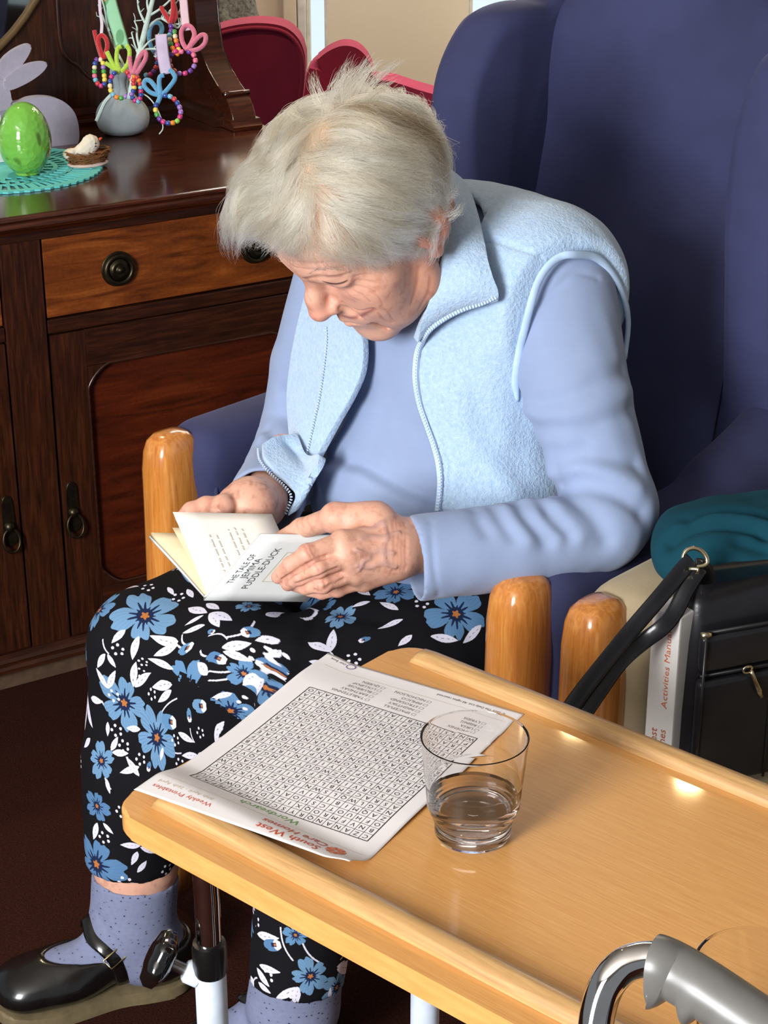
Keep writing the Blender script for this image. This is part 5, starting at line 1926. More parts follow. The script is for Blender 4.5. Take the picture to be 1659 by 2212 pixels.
    ('l', [(0.1948,-0.1983,0.1673),(0.1952,-0.1968,0.1857)]),
    ('d', [(0.143,-0.2503,0.204),(0.1486,-0.2487,0.2062)]),
    ('d', [(0.1687,-0.2441,0.1811),(0.1726,-0.241,0.1816)]),
    ('d', [(0.1119,-0.2383,0.2618),(0.1205,-0.2399,0.2671)]),
    ('s', [(0.1544,-0.2364,0.2737),(0.1718,-0.233,0.233)]),
    ('s', [(0.1778,-0.2231,0.2587),(0.1918,-0.2072,0.2259)]),
    ('s', [(0.1049,-0.2381,0.2394),(0.1154,-0.2482,0.1972)]),
    ('f', [(0.0981,0.0117,0.6043),(0.1143,0.0309,0.6089)]),
    ('f', [(0.1746,0.0359,0.5932),(0.1879,0.0703,0.59)]),
    ('f', [(0.0754,-0.0593,0.5887),(0.0894,-0.0421,0.5925)]),
    ('b', [(0.1288,-0.0807,0.5824),(0.1341,-0.067,0.5854)]),
    ('l', [(0.0249,-0.0343,0.5867),(0.0454,-0.011,0.597)]),
    ('l', [(0.1408,-0.0199,0.595),(0.1288,-0.0503,0.5895)]),
    ('l', [(0.1252,-0.0119,0.5988),(0.0964,-0.0141,0.5986)]),
    ('l', [(0.1769,-0.0101,0.5801),(0.194,0.0195,0.5694)]),
    ('l', [(0.1637,-0.0277,0.5848),(0.1644,-0.0515,0.5787)]),
    ('l', [(0.0862,-0.0197,0.5969),(0.0739,-0.0386,0.5931)]),
    ('l', [(0.1957,0.058,0.5774),(0.1973,0.0241,0.5658)]),
    ('l', [(0.0498,-0.0074,0.5985),(0.0761,-0.0097,0.5991)]),
    ('d', [(0.0593,0.0069,0.6019),(0.0644,0.0098,0.6026)]),
    ('d', [(0.1383,0.014,0.6035),(0.1423,0.0179,0.6035)]),
]

LEGS = {'R': [np.array(HIP_R), np.array(KN_R), np.array((-0.174,-0.205,0.1892))], 'L': [np.array(HIP_L), np.array(KN_L), np.array((0.1365,-0.1972,0.165))]}
AW, AH = 0.80, 1.12                                    # cloth area (m) given to each leg in the print


def leg_uv(P):
    """position on the flat cloth of each leg: (leg index, across, along); the knee is rolled out like a pipe bend"""
    P = np.atleast_2d(np.asarray(P, float))
    best = np.full(len(P), 9.0)
    out = np.zeros((len(P), 3))
    RK = 0.078
    for li, key in enumerate(('R', 'L')):
        h, k, f = LEGS[key]
        a1 = (k - h) / np.linalg.norm(k - h)
        a2 = (f - k) / np.linalg.norm(f - k)
        L1, L2 = np.linalg.norm(k - h), np.linalg.norm(f - k)
        q = np.cross(a1, a2)
        q /= np.linalg.norm(q)                           # bend axis, across the leg
        r1, r2 = np.cross(q, a1), np.cross(q, a2)        # outward normals on the knee-cap side
        if r1[2] < 0:
            r1, r2 = -r1, -r2
        bend = math.acos(float(np.clip(a1 @ a2, -1, 1)))
        d1, d2 = P - h, P - k
        t1, t2 = d1 @ a1, d2 @ a2
        e1 = np.linalg.norm(d1 - np.clip(t1, 0, L1)[:, None] * a1, axis=1)
        e2 = np.linalg.norm(d2 - np.clip(t2, 0, L2)[:, None] * a2, axis=1)
        dist = np.minimum(e1, e2)
        x1 = np.arctan2(d1 @ q, d1 @ r1)
        x2 = np.arctan2(d2 @ q, d2 @ r2)
        phi = np.clip(np.arctan2(d2 @ a1, d2 @ r1), 0, bend)
        xm = np.arctan2(d2 @ q, np.hypot(d2 @ a1, d2 @ r1))
        dome = (t1 > L1) & (t2 < 0)
        th = ~dome & (e1 <= e2)
        ang = np.where(dome, xm, np.where(th, x1, x2))
        s = np.where(dome, L1 + RK * phi, np.where(th, np.minimum(t1, L1), L1 + RK * bend + np.maximum(t2, 0)))
        m = dist < best if li == 0 else P[:, 0] > np.interp(P[:, 1], [-0.18, -0.03], [0.110, 0.025])
        out[m, 0] = li
        out[m, 1] = ang[m] * np.clip(dist[m], 0.055, 0.16) + 0.40
        out[m, 2] = s[m] + 0.12
        best[m] = dist[m]
    return out


def floral_print():
    PXM = 1900.0                                        # pixels per metre of cloth
    W_, H_ = int(2 * AW * PXM), int(AH * PXM)
    img = np.zeros((H_, W_, 3), np.float32)
    lin = lambda *c: np.array(srgb(*c)[:3], np.float32)
    img[:] = lin(17, 16, 20)
    busy = np.zeros((H_ // 8 + 1, W_ // 8 + 1), bool)
    BL = [lin(96, 136, 174), lin(110, 148, 182), lin(86, 124, 164)]
    NAVY, ORG, WHT = lin(26, 38, 70), lin(182, 112, 58), lin(226, 222, 236)
    rs = np.random.RandomState(11)

    def win(cx, cy, r):
        x0, x1 = max(0, int(cx - r)), min(W_, int(cx + r) + 1)
        y0, y1 = max(0, int(cy - r)), min(H_, int(cy + r) + 1)
        if x1 <= x0 or y1 <= y0:
            return None
        Y, X = np.mgrid[y0:y1, x0:x1].astype(np.float32)
        return (slice(y0, y1), slice(x0, x1)), X - cx, Y - cy

    def paint(sl, mask, col):
        img[sl][mask] = col

    def occupy(cx, cy, r):
        busy[max(0, int((cy - r) / 8)):int((cy + r) / 8) + 1, max(0, int((cx - r) / 8)):int((cx + r) / 8) + 1] = True

    def flower(cx, cy, r, ang, n=5):
        w = win(cx, cy, r * 1.1)
        if w is None:
            return
        sl, X, Y = w
        R_, A = np.hypot(X, Y) / r, np.arctan2(Y, X) - ang
        ph = (A * n / (2 * np.pi)) % 1.0 - 0.5
        jit = 1 + 0.12 * np.sin(A * 2 + rs.rand() * 6) + 0.03 * np.sin(A * 17 + rs.rand() * 6)
        edge = (0.30 + 0.70 * np.clip(1 - (np.abs(ph) * 2) ** 2.6, 0, 1) ** 0.55) * jit
        edge = edge - 0.13 * np.exp(-(ph / 0.07) ** 2)
        m = R_ < edge
        paint(sl, m, BL[rs.randint(3)])
        lite = m & (np.sin(A * 40 + R_ * 9) > 0.93) & (R_ > 0.45)
        paint(sl, lite, BL[rs.randint(3)] * 0.8)
        ray = (R_ < (0.26 + 0.26 * np.abs(np.sin(A * n * 1.5 + 1)) ** 3 * np.clip(1 - (np.abs(ph) * 2) ** 2, 0, 1) * 1.2)) & m
        paint(sl, ray, NAVY)
        paint(sl, R_ < 0.12 + 0.03 * np.sin(A * 5), ORG)
        occupy(cx, cy, r * 0.8)

    def along(cx, cy, tx, ty):
        L = math.hypot(tx - cx, ty - cy) + 1e-6
        w = win((cx + tx) / 2, (cy + ty) / 2, L * 0.62)
        if w is None:
            return None
        sl, X, Y = w
        ux, uy = (tx - cx) / L, (ty - cy) / L
        return sl, (X * ux + Y * uy) / L + 0.5, (-X * uy + Y * ux) / L, L

    def leaf(cx, cy, tx, ty, wd=0.145, col=None):
        w = along(cx, cy, tx, ty)
        if w is None:
            return
        sl, s, c, L = w
        m = (s > 0) & (s < 1) & (np.abs(c) < wd * np.sin(np.pi * np.clip(s, 0, 1) ** 0.85) ** 0.9)
        paint(sl, m, WHT if col is None else col)
        fl = m & (np.abs(c - 0.01 * np.sin(s * 20)) < 0.008) & (np.sin(s * 31 + 1) > 0.1) & (s > 0.2) & (s < 0.8)
        paint(sl, fl, NAVY * 1.6)
        occupy((cx + tx) / 2, (cy + ty) / 2, L * 0.3)

    def bud(cx, cy, tx, ty):
        w = along(cx, cy, tx, ty)
        if w is None:
            return
        sl, s, c, L = w
        body = (s > 0.1) & (s < 1) & (np.abs(c) < 0.30 * np.sin(np.pi * np.clip(s * 0.9 + 0.08, 0, 1)) ** 0.6 * (1 + 0.12 * np.sin(c * 40)))
        paint(sl, body, BL[rs.randint(3)])
        paint(sl, (s > 0.0) & (s < 0.42 - 2.2 * c * c) & (np.abs(c) < 0.27 * np.sin(np.pi * np.clip(s * 1.2 + 0.1, 0, 1)) ** 0.6), WHT)
        paint(sl, (s > 0.24) & (s < 0.52) & (np.abs(c) < 0.10), NAVY)
        paint(sl, (s > 0.26) & (s < 0.38) & (np.abs(c) < 0.06), ORG)
        occupy((cx + tx) / 2, (cy + ty) / 2, L * 0.4)

    def stem(cx, cy, tx, ty):
        w = along(cx, cy, tx, ty)
        if w is None:
            return
        sl, s, c, L = w
        paint(sl, (s > 0) & (s < 1) & (np.abs(c - 0.10 * np.sin(np.pi * s)) < 2.0 / L), WHT * 0.9)

    def dots(cx, cy, r):
        for k in range(5):
            a = k * 1.3 + 0.4
            w = win(cx + r * 0.9 * math.cos(a), cy + r * 0.8 * math.sin(a), 6)
            if w:
                paint(w[0], np.hypot(w[1], w[2]) < 4.0, WHT)
        occupy(cx, cy, r)

    def px(p):
        li, u, v = leg_uv(p)[0]
        return ((li * AW + u) * PXM, v * PXM)
    for pas in ('s', 'f', 'l', 'b', 'd'):
        for kind, (a, b) in PRINT:
            if kind != pas:
                continue
            (ax, ay), (bx, by) = px(a), px(b)
            L = math.hypot(bx - ax, by - ay)
            if L > 0.16 * PXM:
                continue
            if kind == 'f':
                flower(ax, ay, max(L, 30), math.atan2(by - ay, bx - ax))
            elif kind == 'b':
                bud(ax, ay, bx, by)
            elif kind == 'l':
                leaf(ax, ay, bx, by, 0.14 if L > 60 else 0.17)
            elif kind == 's':
                stem(ax, ay, bx, by)
            else:
                dots(ax, ay, 16)
    # the same kinds of sprig over the rest of the cloth
    for it in range(7000):
        cx, cy = rs.uniform(20, W_ - 20), rs.uniform(20, H_ - 20)
        k = rs.rand()
        r = rs.uniform(52, 80) if k < 0.3 else rs.uniform(36, 60) if k < 0.85 else 20
        by0, by1, bx0, bx1 = int((cy - r) / 8), int((cy + r) / 8) + 1, int((cx - r) / 8), int((cx + r) / 8) + 1
        if busy[max(0, by0 + 1):by1 - 1, max(0, bx0 + 1):bx1 - 1].any():
            continue
        a = rs.uniform(0, 6.28)
        if k < 0.3:
            flower(cx, cy, r, a)
        elif k < 0.42:
            bud(cx - r * math.cos(a), cy - r * math.sin(a), cx + r * math.cos(a), cy + r * math.sin(a))
        elif k < 0.85:
            x0_, y0_ = cx - r * math.cos(a), cy - r * math.sin(a)
            stem(x0_ - 0.5 * r * math.cos(a), y0_ - 0.5 * r * math.sin(a), x0_, y0_)
            for da in (-0.42, 0.42):
                leaf(x0_, y0_, x0_ + 1.9 * r * math.cos(a + da), y0_ + 1.9 * r * math.sin(a + da))
        else:
            dots(cx, cy, 16)
    im = bpy.data.images.new('floral_print', W_, H_, float_buffer=True)
    im.colorspace_settings.name = 'Linear Rec.709'
    buf = np.ones((H_, W_, 4), np.float32)
    buf[:, :, :3] = img
    im.pixels.foreach_set(buf.ravel())
    im.update()
    im.pack()
    return im


def trouser_mat():
    t = NT('floral_cotton')
    t.set(Roughness=0.85)
    t.b.inputs['Specular IOR Level'].default_value = 0.15
    ti = t.n('ShaderNodeTexImage')
    ti.image = floral_print()
    ti.interpolation = 'Linear'
    uv = t.n('ShaderNodeUVMap', uv_map='cloth')
    t.l(uv.outputs[0], ti.inputs['Vector'])
    t.base(ti.outputs['Color'])
    t.bump(t.noise(t.coords(), 900, 2), 0.1, 0.001)
    return t.m


M_trou = trouser_mat()
TRO = cloth_obj('trousers', TROUSERS, 0.004, M_trou, [
    ([(0.0542,-0.0734,0.5861),(0.0799,-0.1199,0.5758),(0.1008,-0.154,0.5662)], 0.006, 0.012), ([(0.0329,-0.0457,0.5873),(0.0875,-0.0519,0.5904),(0.1223,-0.04,0.5925)], 0.004, 0.012)], [], 2, 0.0015, 'black cotton trousers printed with blue flowers and white leaves')
me = TRO.data
co = np.zeros(len(me.vertices) * 3, np.float32)
me.vertices.foreach_get('co', co)
luv = leg_uv(co.reshape(-1, 3))
lv = np.zeros(len(me.loops), np.int32)
me.loops.foreach_get('vertex_index', lv)
L4 = luv[lv].reshape(-1, 4, 3)
# a face straddling the back seam or two legs keeps to one side
lead = L4[:, :1, :]
du = L4[:, :, 1] - lead[:, :, 1]
per = 2 * math.pi * 0.076
L4[:, :, 1] -= per * np.round(du / per)
L4[:, :, 0] = lead[:, :, 0]
# stretched faces in the seams take one plain spot of cloth
spr = np.maximum(np.ptp(L4[:, :, 1], axis=1), np.ptp(L4[:, :, 2], axis=1)) > 0.013
L4[spr, :, 1] = 0.006
L4[spr, :, 2] = 0.006
uv = me.uv_layers.new(name='cloth')
UV = np.stack([(L4[:, :, 0] * AW + L4[:, :, 1]) / (2 * AW), L4[:, :, 2] / AH], -1).astype(np.float32)
uv.data.foreach_set('uv', UV.ravel())

# ---- socks and shoes
def sock_mat():
    t = NT('speckled_lilac_sock')
    t.set(Roughness=0.9)
    v = t.coords((1, 1, 1))
    vo = t.n('ShaderNodeTexVoronoi')
    vo.inputs['Scale'].default_value = 170
    vo.inputs['Randomness'].default_value = 0.55
    t.l(t.coords((0.7, 0.7, 1.15), rot=(0.3, 0.2, 0.4)), vo.inputs['Vector'])
    nz = t.noise(v, 300, 2)
    ad = t.n('ShaderNodeMath', operation='MULTIPLY_ADD')
    ad.inputs[1].default_value = 0.25
    t.l(nz, ad.inputs[0])
    t.l(vo.outputs['Distance'], ad.inputs[2])
    t.base(t.ramp(ad.outputs[0], [(0.0, srgb(28, 30, 48)), (0.25, srgb(28, 30, 48)), (0.30, srgb(118, 124, 152)), (1.0, srgb(126, 132, 160))]))
    t.bump(t.noise(v, 800, 2), 0.2, 0.001)
    return t.m


M_sock = sock_mat()
M_shoe = plain('black_patent_leather', srgb(17, 15, 14), 0.24, nscale=40, namt=0.3, coat=0.5, bump=0.1, bscale=60)
M_sole = plain('olive_rubber_sole', srgb(112, 98, 70), 0.7, nscale=60, namt=0.2)
M_buckle = plain('gilt_buckle', srgb(200, 180, 130), 0.25, 1.0)


def dress_foot(side, fr, an, kn, top):
    an, kn = np.array(an), np.array(kn)
    S = Sdf()
    d = (kn - an) / np.linalg.norm(kn - an)
    a0 = foot_pt(fr, 0.045, 0, 0.06)
    S.chain([a0, an + d * 0.01, an + d * (top + 0.05)], [0.046, 0.0568, 0.0575], 0.03)
    foot_sdf(S, fr, 0.002, 0.03)
    c = an + d * top
    cut_plane(S, c, d, 0.10)
    S.cone(c - d * 0.016, c + d * 0.03, 0.0515, 0.0515, 0.002, 's')
    V, Q = S.mesh(0.0036)
    V = smooth_verts(V, Q, 2)
    N = vnormals(V, Q)
    if side == 'right':
        V = fold(V, N, [[(-0.1808,-0.2693,0.1467),(-0.1432,-0.2674,0.1142),(-0.11,-0.2496,0.0895)]], -0.002, 0.006)
    obj('sock', np_mesh('sock', V, Q), M_sock, PERSON, label='lilac grey ankle sock flecked with dark dashes')
    SK = S
    S = Sdf()
    foot_sdf(S, fr, 0.0065, 0.03)
    S.ell(foot_pt(fr, 0.03, 0, 0.055), (0.046, 0.0405, 0.040), 0.03, 'u', fr[1])
    # throat of the shoe: open from the ankle to the instep
    S.ell(foot_pt(fr, 0.105, 0.0, 0.105), (0.084, 0.034, 0.058), 0.006, 's', fr[1])
    S.ell(foot_pt(fr, 0.035, 0.0, 0.115), (0.070, 0.060, 0.045), 0.006, 's', fr[1])
    S.custom(lambda P: (((P - np.float32(fr[0])) @ np.float32(fr[1][2])) - 0.012).astype(np.float32), (0, 0, 0), 9.0, 0.0, 's')
    V, Q = S.mesh(0.0034)
    V = smooth_verts(V, Q, 2)
    sh = obj('shoe', np_mesh('shoe', V, Q), M_shoe, PERSON, label='black leather bar shoe with buckled strap')
    out = [foot_pt(fr, x, y, 0) for x, y in [(-0.012, 0), (-0.008, 0.024), (0.010, 0.040), (0.045, 0.042), (0.09, 0.039), (0.14, 0.048), (0.18, 0.054), (0.215, 0.049), (0.240, 0.032), (0.248, 0.0), (0.240, -0.032), (0.215, -0.047), (0.18, -0.051), (0.14, -0.046), (0.09, -0.038), (0.045, -0.042), (0.010, -0.040), (-0.008, -0.024)]]
    out = catmull(out, 4, True)
    prism('sole', [(p[0], p[1]) for p in out], 0.001, 0.021, M_sole, sh, 0.004, 'z')
    st = [foot_pt(fr, x, y, z) for x, y, z in [(0.086, 0.043, 0.030), (0.088, 0.045, 0.052), (0.092, 0.036, 0.086), (0.098, 0.014, 0.101), (0.100, -0.008, 0.103), (0.098, -0.028, 0.092), (0.092, -0.041, 0.066), (0.088, -0.043, 0.034)]]
    stc = catmull(st, 6)
    for _ in range(12):                                  # lay the strap on the sock and the shoe
        e = 0.001
        dd = np.minimum(SK.ev(stc), S.ev(stc)) - 0.0022
        g = np.stack([np.minimum(SK.ev(stc + e * np.eye(3)[i]), S.ev(stc + e * np.eye(3)[i])) - 0.0022 - dd for i in range(3)], 1)
        g /= np.linalg.norm(g, axis=1, keepdims=True) + 1e-9
        stc = stc - g * (np.minimum(dd, 0.004) * 0.8)[:, None]
    stc = catmull(stc[::4], 4)
    nrm_ = stc - foot_pt(fr, 0.085, 0, 0.050)
    tube('strap', stc, 0.0095, M_shoe, sh, 8, flat=(1.0, 0.22, nrm_))
    bk = stc[int(len(stc) * 0.30)]
    t = stc[int(len(stc) * 0.30) + 1] - bk
    t /= np.linalg.norm(t)
    n_ = (bk - foot_pt(fr, 0.09, 0, 0.055))
    n_ -= t * (n_ @ t)
    n_ /= np.linalg.norm(n_)
    b_ = np.cross(t, n_)
    tube('buckle', [bk + n_ * 0.004 + t * sx * 0.008 + b_ * sy * 0.012 for sx, sy in ((-1, -1), (1, -1), (1, 1), (-1, 1))], 0.0014, M_buckle, sh, 6, True)


dress_foot('right', FR_R, AN_R, KN_R, (-0.1421,-0.2303,0.1719)[2] - AN_R[2])
dress_foot('left', FR_L, AN_L, KN_L, 0.055)

# ---------------------------------------------------------------- hair
# combing directions read over the scalp (points in the chair frame)
STREAK = [(0.1026,-0.0334,1.1914),(0.1123,-0.0237,1.1884),(0.1215,-0.0163,1.1828),(0.1292,-0.0073,1.1767),(0.1359,0.0029,1.1684),(0.1414,0.0129,1.1588),(0.1454,0.0203,1.1473)]
COMB = [
    [(0.0646,-0.0581,1.1909),(0.0848,-0.0427,1.195),(0.1043,-0.0309,1.1913)],
    [(0.0878,-0.0455,1.1924),(0.1224,-0.0207,1.1807),(0.1395,0.0177,1.1602)],
    [(0.0696,-0.086,1.1688),(0.0944,-0.0637,1.1795),(0.1233,-0.045,1.1693),(0.1416,0.0084,1.159)],
    [(0.076,-0.0921,1.161),(0.1074,-0.0764,1.16),(0.1354,-0.0454,1.1527),(0.1468,-0.0019,1.1496)],
    [(0.0742,-0.1048,1.1441),(0.1052,-0.0858,1.1509),(0.1407,-0.0507,1.1393),(0.1547,0.0074,1.12)],
    [(0.073,-0.1133,1.1286),(0.1051,-0.0973,1.1328),(0.1314,-0.0764,1.1234),(0.1519,-0.0384,1.1139)],
    [(0.0812,-0.1167,1.1133),(0.1107,-0.103,1.1077),(0.1389,-0.0722,1.1058),(0.156,-0.0057,1.0848)],
    [(0.1507,-0.0008,1.1396),(0.1543,0.0129,1.1155),(0.1538,0.0188,1.0987)],
    [(0.112,-0.1045,1.0949),(0.1352,-0.0803,1.0857),(0.15,-0.0481,1.079),(0.1541,-0.0036,1.0749)],
    [(0.1299,-0.0874,1.0826),(0.139,-0.0657,1.0581),(0.1375,-0.0376,1.0343)],
    [(0.1429,-0.0647,1.0757),(0.1457,-0.0318,1.0492),(0.1374,-0.0053,1.0335)],
    [(0.1184,-0.0995,1.0742),(0.126,-0.084,1.0521),(0.1281,-0.0717,1.0393)],
    [(0.0893,-0.1179,1.0931),(0.0812,-0.1221,1.0799),(0.0721,-0.1236,1.0634)],
    [(0.0985,-0.1147,1.0853),(0.104,-0.1113,1.0757),(0.1156,-0.1016,1.0691)],
    [(0.0718,-0.1171,1.1201),(0.075,-0.1226,1.0964),(0.0612,-0.1266,1.0755)],
    [(0.0469,-0.0507,1.1942),(0.0042,-0.0487,1.1865),(0.0004,-0.0594,1.1699),(0.0363,-0.0915,1.1611)],
    [(0.0532,-0.0827,1.1727),(0.0485,-0.0995,1.1544),(0.0446,-0.1097,1.1386)],
    [(-0.0014,-0.0434,1.197),(-0.0061,-0.0626,1.1814),(-0.0097,-0.0762,1.1623)],
    [(-0.0044,-0.0593,1.1847),(-0.0119,-0.0766,1.1726),(-0.021,-0.0901,1.1521)],
    [(0.0215,-0.1001,1.1433),(-0.0162,-0.0953,1.1263),(-0.0247,-0.1179,1.1108)],
    [(0.0533,-0.1131,1.1336),(-0.01,-0.0965,1.1117),(-0.0284,-0.1231,1.0864)],
    [(0.0551,-0.1198,1.1177),(0.0098,-0.1148,1.0918),(-0.0156,-0.1386,1.0741)],
    [(0.0546,-0.1245,1.1015),(0.0076,-0.1138,1.0645),(-0.007,-0.129,1.0507)],
    [(0.0491,-0.1267,1.0838),(0.0272,-0.122,1.0595),(0.0027,-0.1152,1.039)],
    [(0.0108,-0.0305,1.2004),(-0.0028,-0.0518,1.1909),(-0.0112,-0.0677,1.1749)],
    [(0.0752,-0.0209,1.2044),(0.1039,-0.0021,1.1974),(0.1288,0.0165,1.1761)],
    [(0.1521,-0.0386,1.112),(0.157,-0.0119,1.1032),(0.1541,0.0164,1.0956)]]


def build_hair(seed=3, n_guides=2200, n_hair=68000, npt=14):
    cp, cv = [], []
    for sg in COMB:
        q = (np.array(sg) - HO) @ HAX.T / HS
        for a, b in zip(q[:-1], q[1:]):
            cp.append((a + b) / 2)
            cv.append((b - a) / (np.linalg.norm(b - a) + 1e-9))
    cp, cv = np.array(cp), np.array(cv)

    rs = np.random.RandomState(seed)
    cc = np.array((0, -0.004, 0.052))
    cr = np.array((0.0735, 0.0945, 0.0775))

    def surf(P):
        """push points of the head frame onto the skull ellipsoid"""
        q = (P - cc) / cr
        return cc + cr * q / np.linalg.norm(q, axis=1, keepdims=True)

    def nrm(P):
        n = (P - cc) / cr ** 2
        return n / np.linalg.norm(n, axis=1, keepdims=True)
    cp = surf(cp)
    pts = []
    while len(pts) < n_guides:
        d = rs.normal(size=3)
        d /= np.linalg.norm(d)
        p = cc + cr * d
        x, y, z = p
        # hairline
        lim = np.interp(y, [-0.11, -0.06, -0.02, 0.02, 0.05, 0.075, 0.095], [-0.035, -0.030, 0.000, 0.028, 0.044, 0.082, 0.095])
        if z < lim:
            continue
        pts.append(p)
    R = np.array(pts)
    n0 = nrm(R)
    x, y, z = R.T
    part = 0.004 + 0.012 * np.clip((0.04 - y) / 0.1, -1, 1)            # parting wanders to her left towards the crown
    side = np.tanh((x - part) / 0.010)
    crown = np.array((0.018, -0.072, 0.098))
    away = R - crown
    away /= np.linalg.norm(away, axis=1, keepdims=True) + 1e-6
    wback = np.clip((-y - 0.02) / 0.05, 0, 1)[:, None]
    lat = np.stack([side, -0.25 + 0 * y, 0 * y], 1)
    L = rs.uniform(0.070, 0.105, n_guides)
    L *= np.where(z < 0.03, 0.62, 1.0)
    fr = np.clip((y - 0.0) / 0.06, 0, 1) * np.clip((0.02 - x) / 0.05, 0, 1)      # front, her right side: full and lifted
    topw = np.clip((z - 0.06) / 0.05, 0, 1)
    hmax = 0.010 - 0.003 * np.clip(-y / 0.05, 0, 1) + 0.030 * fr + 0.008 * topw + 0.014 * np.clip(-x / 0.06, 0, 1) * topw
    hmax += 0.016 * np.exp(-((y + 0.005) / 0.030) ** 2) * np.clip((0.055 - z) / 0.03, 0, 1)
    hmax *= rs.uniform(0.65, 1.25, n_guides)
    G = np.zeros((n_guides, npt, 3))
    G[:, 0] = R - n0 * 0.001
    P = R.copy()
    st = (L / (npt - 1))[:, None]
    wob = rs.normal(size=(n_guides, 3)) * 0.36
    for i in range(1, npt):
        t = i / (npt - 1)
        n = nrm(P)
        down = np.array((0, 0.0, -1.0))
        fwd = np.array((0, 1.0, 0))
        d_top = lat * (1.0 - 0.5 * t) + down * (0.25 + 1.0 * t) + fwd * (0.10 + 0.95 * t ** 1.5) * np.where(x[:, None] > 0.03, 0.75, 1.0)
        d_back = away * (1 - 0.4 * t) + down * 0.5 * t
        d = d_top * (1 - wback) + d_back * wback
        w = np.exp(-((P[:, None, :] - cp[None]) ** 2).sum(2) / (2 * 0.013 ** 2))
        sw = w.sum(1, keepdims=True)
        comb = (w @ cv) / (sw + 1e-9)
        mixw = np.clip(sw / 0.35, 0, 1)
        d = d / (np.linalg.norm(d, axis=1, keepdims=True) + 1e-9) * (1 - mixw) + 1.5 * comb * mixw + wob * (0.5 + 0.7 * t)
        d += 0.22 * np.stack([np.sin(40 * P[:, 1] + 3), np.sin(45 * P[:, 0] + 1), np.cos(38 * P[:, 2])], 1)
        d -= n * (d * n).sum(1, keepdims=True)
        d /= np.linalg.norm(d, axis=1, keepdims=True) + 1e-9
        P = surf(P + d * st)
        h = hmax * np.sin(min(1.0, t * 1.5) * math.pi / 2) ** 0.8
        # fringe leaves the skull instead of wrapping onto the face
        over = np.clip((np.interp(P[:, 1], [0.0, 0.05, 0.1], [0.005, 0.035, 0.075]) - P[:, 2]) / 0.03, 0, 1)
        h = h + over * 0.010 + fr * 0.020 * t ** 2
        G[:, i] = P + nrm(P) * h[:, None]
    # trim strands that would run on over the face
    limz = np.interp(G[:, :, 1], [-0.11, -0.06, -0.02, 0.02, 0.05, 0.075, 0.095, 0.13], [-0.060, -0.055, -0.012, 0.014, 0.036, 0.072, 0.092, 0.104])
    limz = limz - 0.012 * np.clip(G[:, :, 0] / 0.05, 0, 1) * (G[:, :, 1] > 0) - rs.uniform(-0.004, 0.010, (n_guides, 1)) - 0.02 * (G[:, :, 0] < -0.05)
    limz = limz - 0.034 * np.exp(-((G[:, :, 1] + 0.008) / 0.024) ** 2) * (np.abs(G[:, :, 0]) > 0.05)
    below = G[:, :, 2] < limz
    first = np.where(below.any(1), below.argmax(1), npt - 1)
    first = np.maximum(first, 3)
    tq = np.linspace(0, 1, npt)[None] * first[:, None]
    j0 = np.minimum(tq.astype(int), npt - 2)
    fq0 = (tq - j0)[:, :, None]
    ii = np.arange(n_guides)[:, None]
    G = G[ii, j0] * (1 - fq0) + G[ii, j0 + 1] * fq0
    # loose tufts standing up at the crown
    tuft = (np.linalg.norm(R - np.array((-0.012, -0.06, 0.118)), axis=1) < 0.028) & (rs.rand(n_guides) < 0.16)
    for g in np.where(tuft)[0]:
        up = n0[g] * 0.8 + rs.normal(size=3) * 0.28 + np.array((0.25, -0.55, 0.2))
        up /= np.linalg.norm(up)
        tt = np.linspace(0, 1, npt)[:, None]
        G[g] = R[g] + up * tt * 0.055 + np.array((0.6, -0.3, -0.6)) * tt ** 2 * 0.02
    # children
    gi = rs.randint(0, n_guides, n_hair)
    off = rs.normal(size=(n_hair, 3)) * 0.0042
    n_g = n0[gi]
    off -= n_g * (off * n_g).sum(1, keepdims=True)
    t = np.linspace(0, 1, npt)[None, :, None]
    S = G[gi] + off[:, None, :] * (1 - 0.35 * t)
    ph = rs.uniform(0, 6.28, (n_hair, 1, 3))
    fq = rs.uniform(3, 8, (n_hair, 1, 3))
    amp = rs.uniform(0.0006, 0.0036, (n_hair, 1, 1)) * (1 + 1.6 * (rs.rand(n_hair, 1, 1) < 0.07))
    S = S + amp * t ** 1.2 * np.sin(fq * t * 2 + ph)
    S = S + n_g[:, None, :] * (rs.exponential(0.0016, (n_hair, 1, 1)) * t)
    # clip some strands short for a feathered end
    cut = rs.uniform(0.72, 1.0, (n_hair, 1, 1))
    tt = t * cut * (npt - 1)
    i0 = np.minimum(tt.astype(int), npt - 2)
    f = tt - i0
    idx = np.arange(n_hair)[:, None]
    S = S[idx, i0[:, :, 0]] * (1 - f) + S[idx, i0[:, :, 0] + 1] * f
    W = HO + HS * (S @ HAX)
    cu = bpy.data.hair_curves.new('hair')
    cu.add_curves([npt] * n_hair)
    cu.attributes['position'].data.foreach_set('vector', W.reshape(-1, 3).astype(np.float32).ravel())
    rad = np.tile(np.concatenate([np.linspace(0.00017, 0.00015, npt - 4), np.linspace(0.00013, 0.00004, 4)]), n_hair).astype(np.float32)
    at = cu.attributes.get('radius') or cu.attributes.new('radius', 'FLOAT', 'POINT')
    at.data.foreach_set('value', rad)
    # grey-brown streaks remain at the crown; the rest is cream white
    rt = R[gi] + off
    sk = (np.array(STREAK) - HO) @ HAX.T / HS
    sk = surf(sk)
    streak = np.exp(-((surf(S[:, npt // 2])[:, None, :] - sk[None]) ** 2).sum(2) / (2 * 0.0105 ** 2)).max(1) * 1.25
    streak = np.clip(streak * rs.uniform(0.35, 1.15, n_hair), 0, 1)[:, None]
    tone = rs.uniform(0.62, 1.06, n_guides)[gi] * rs.uniform(0.85, 1.05, n_hair)
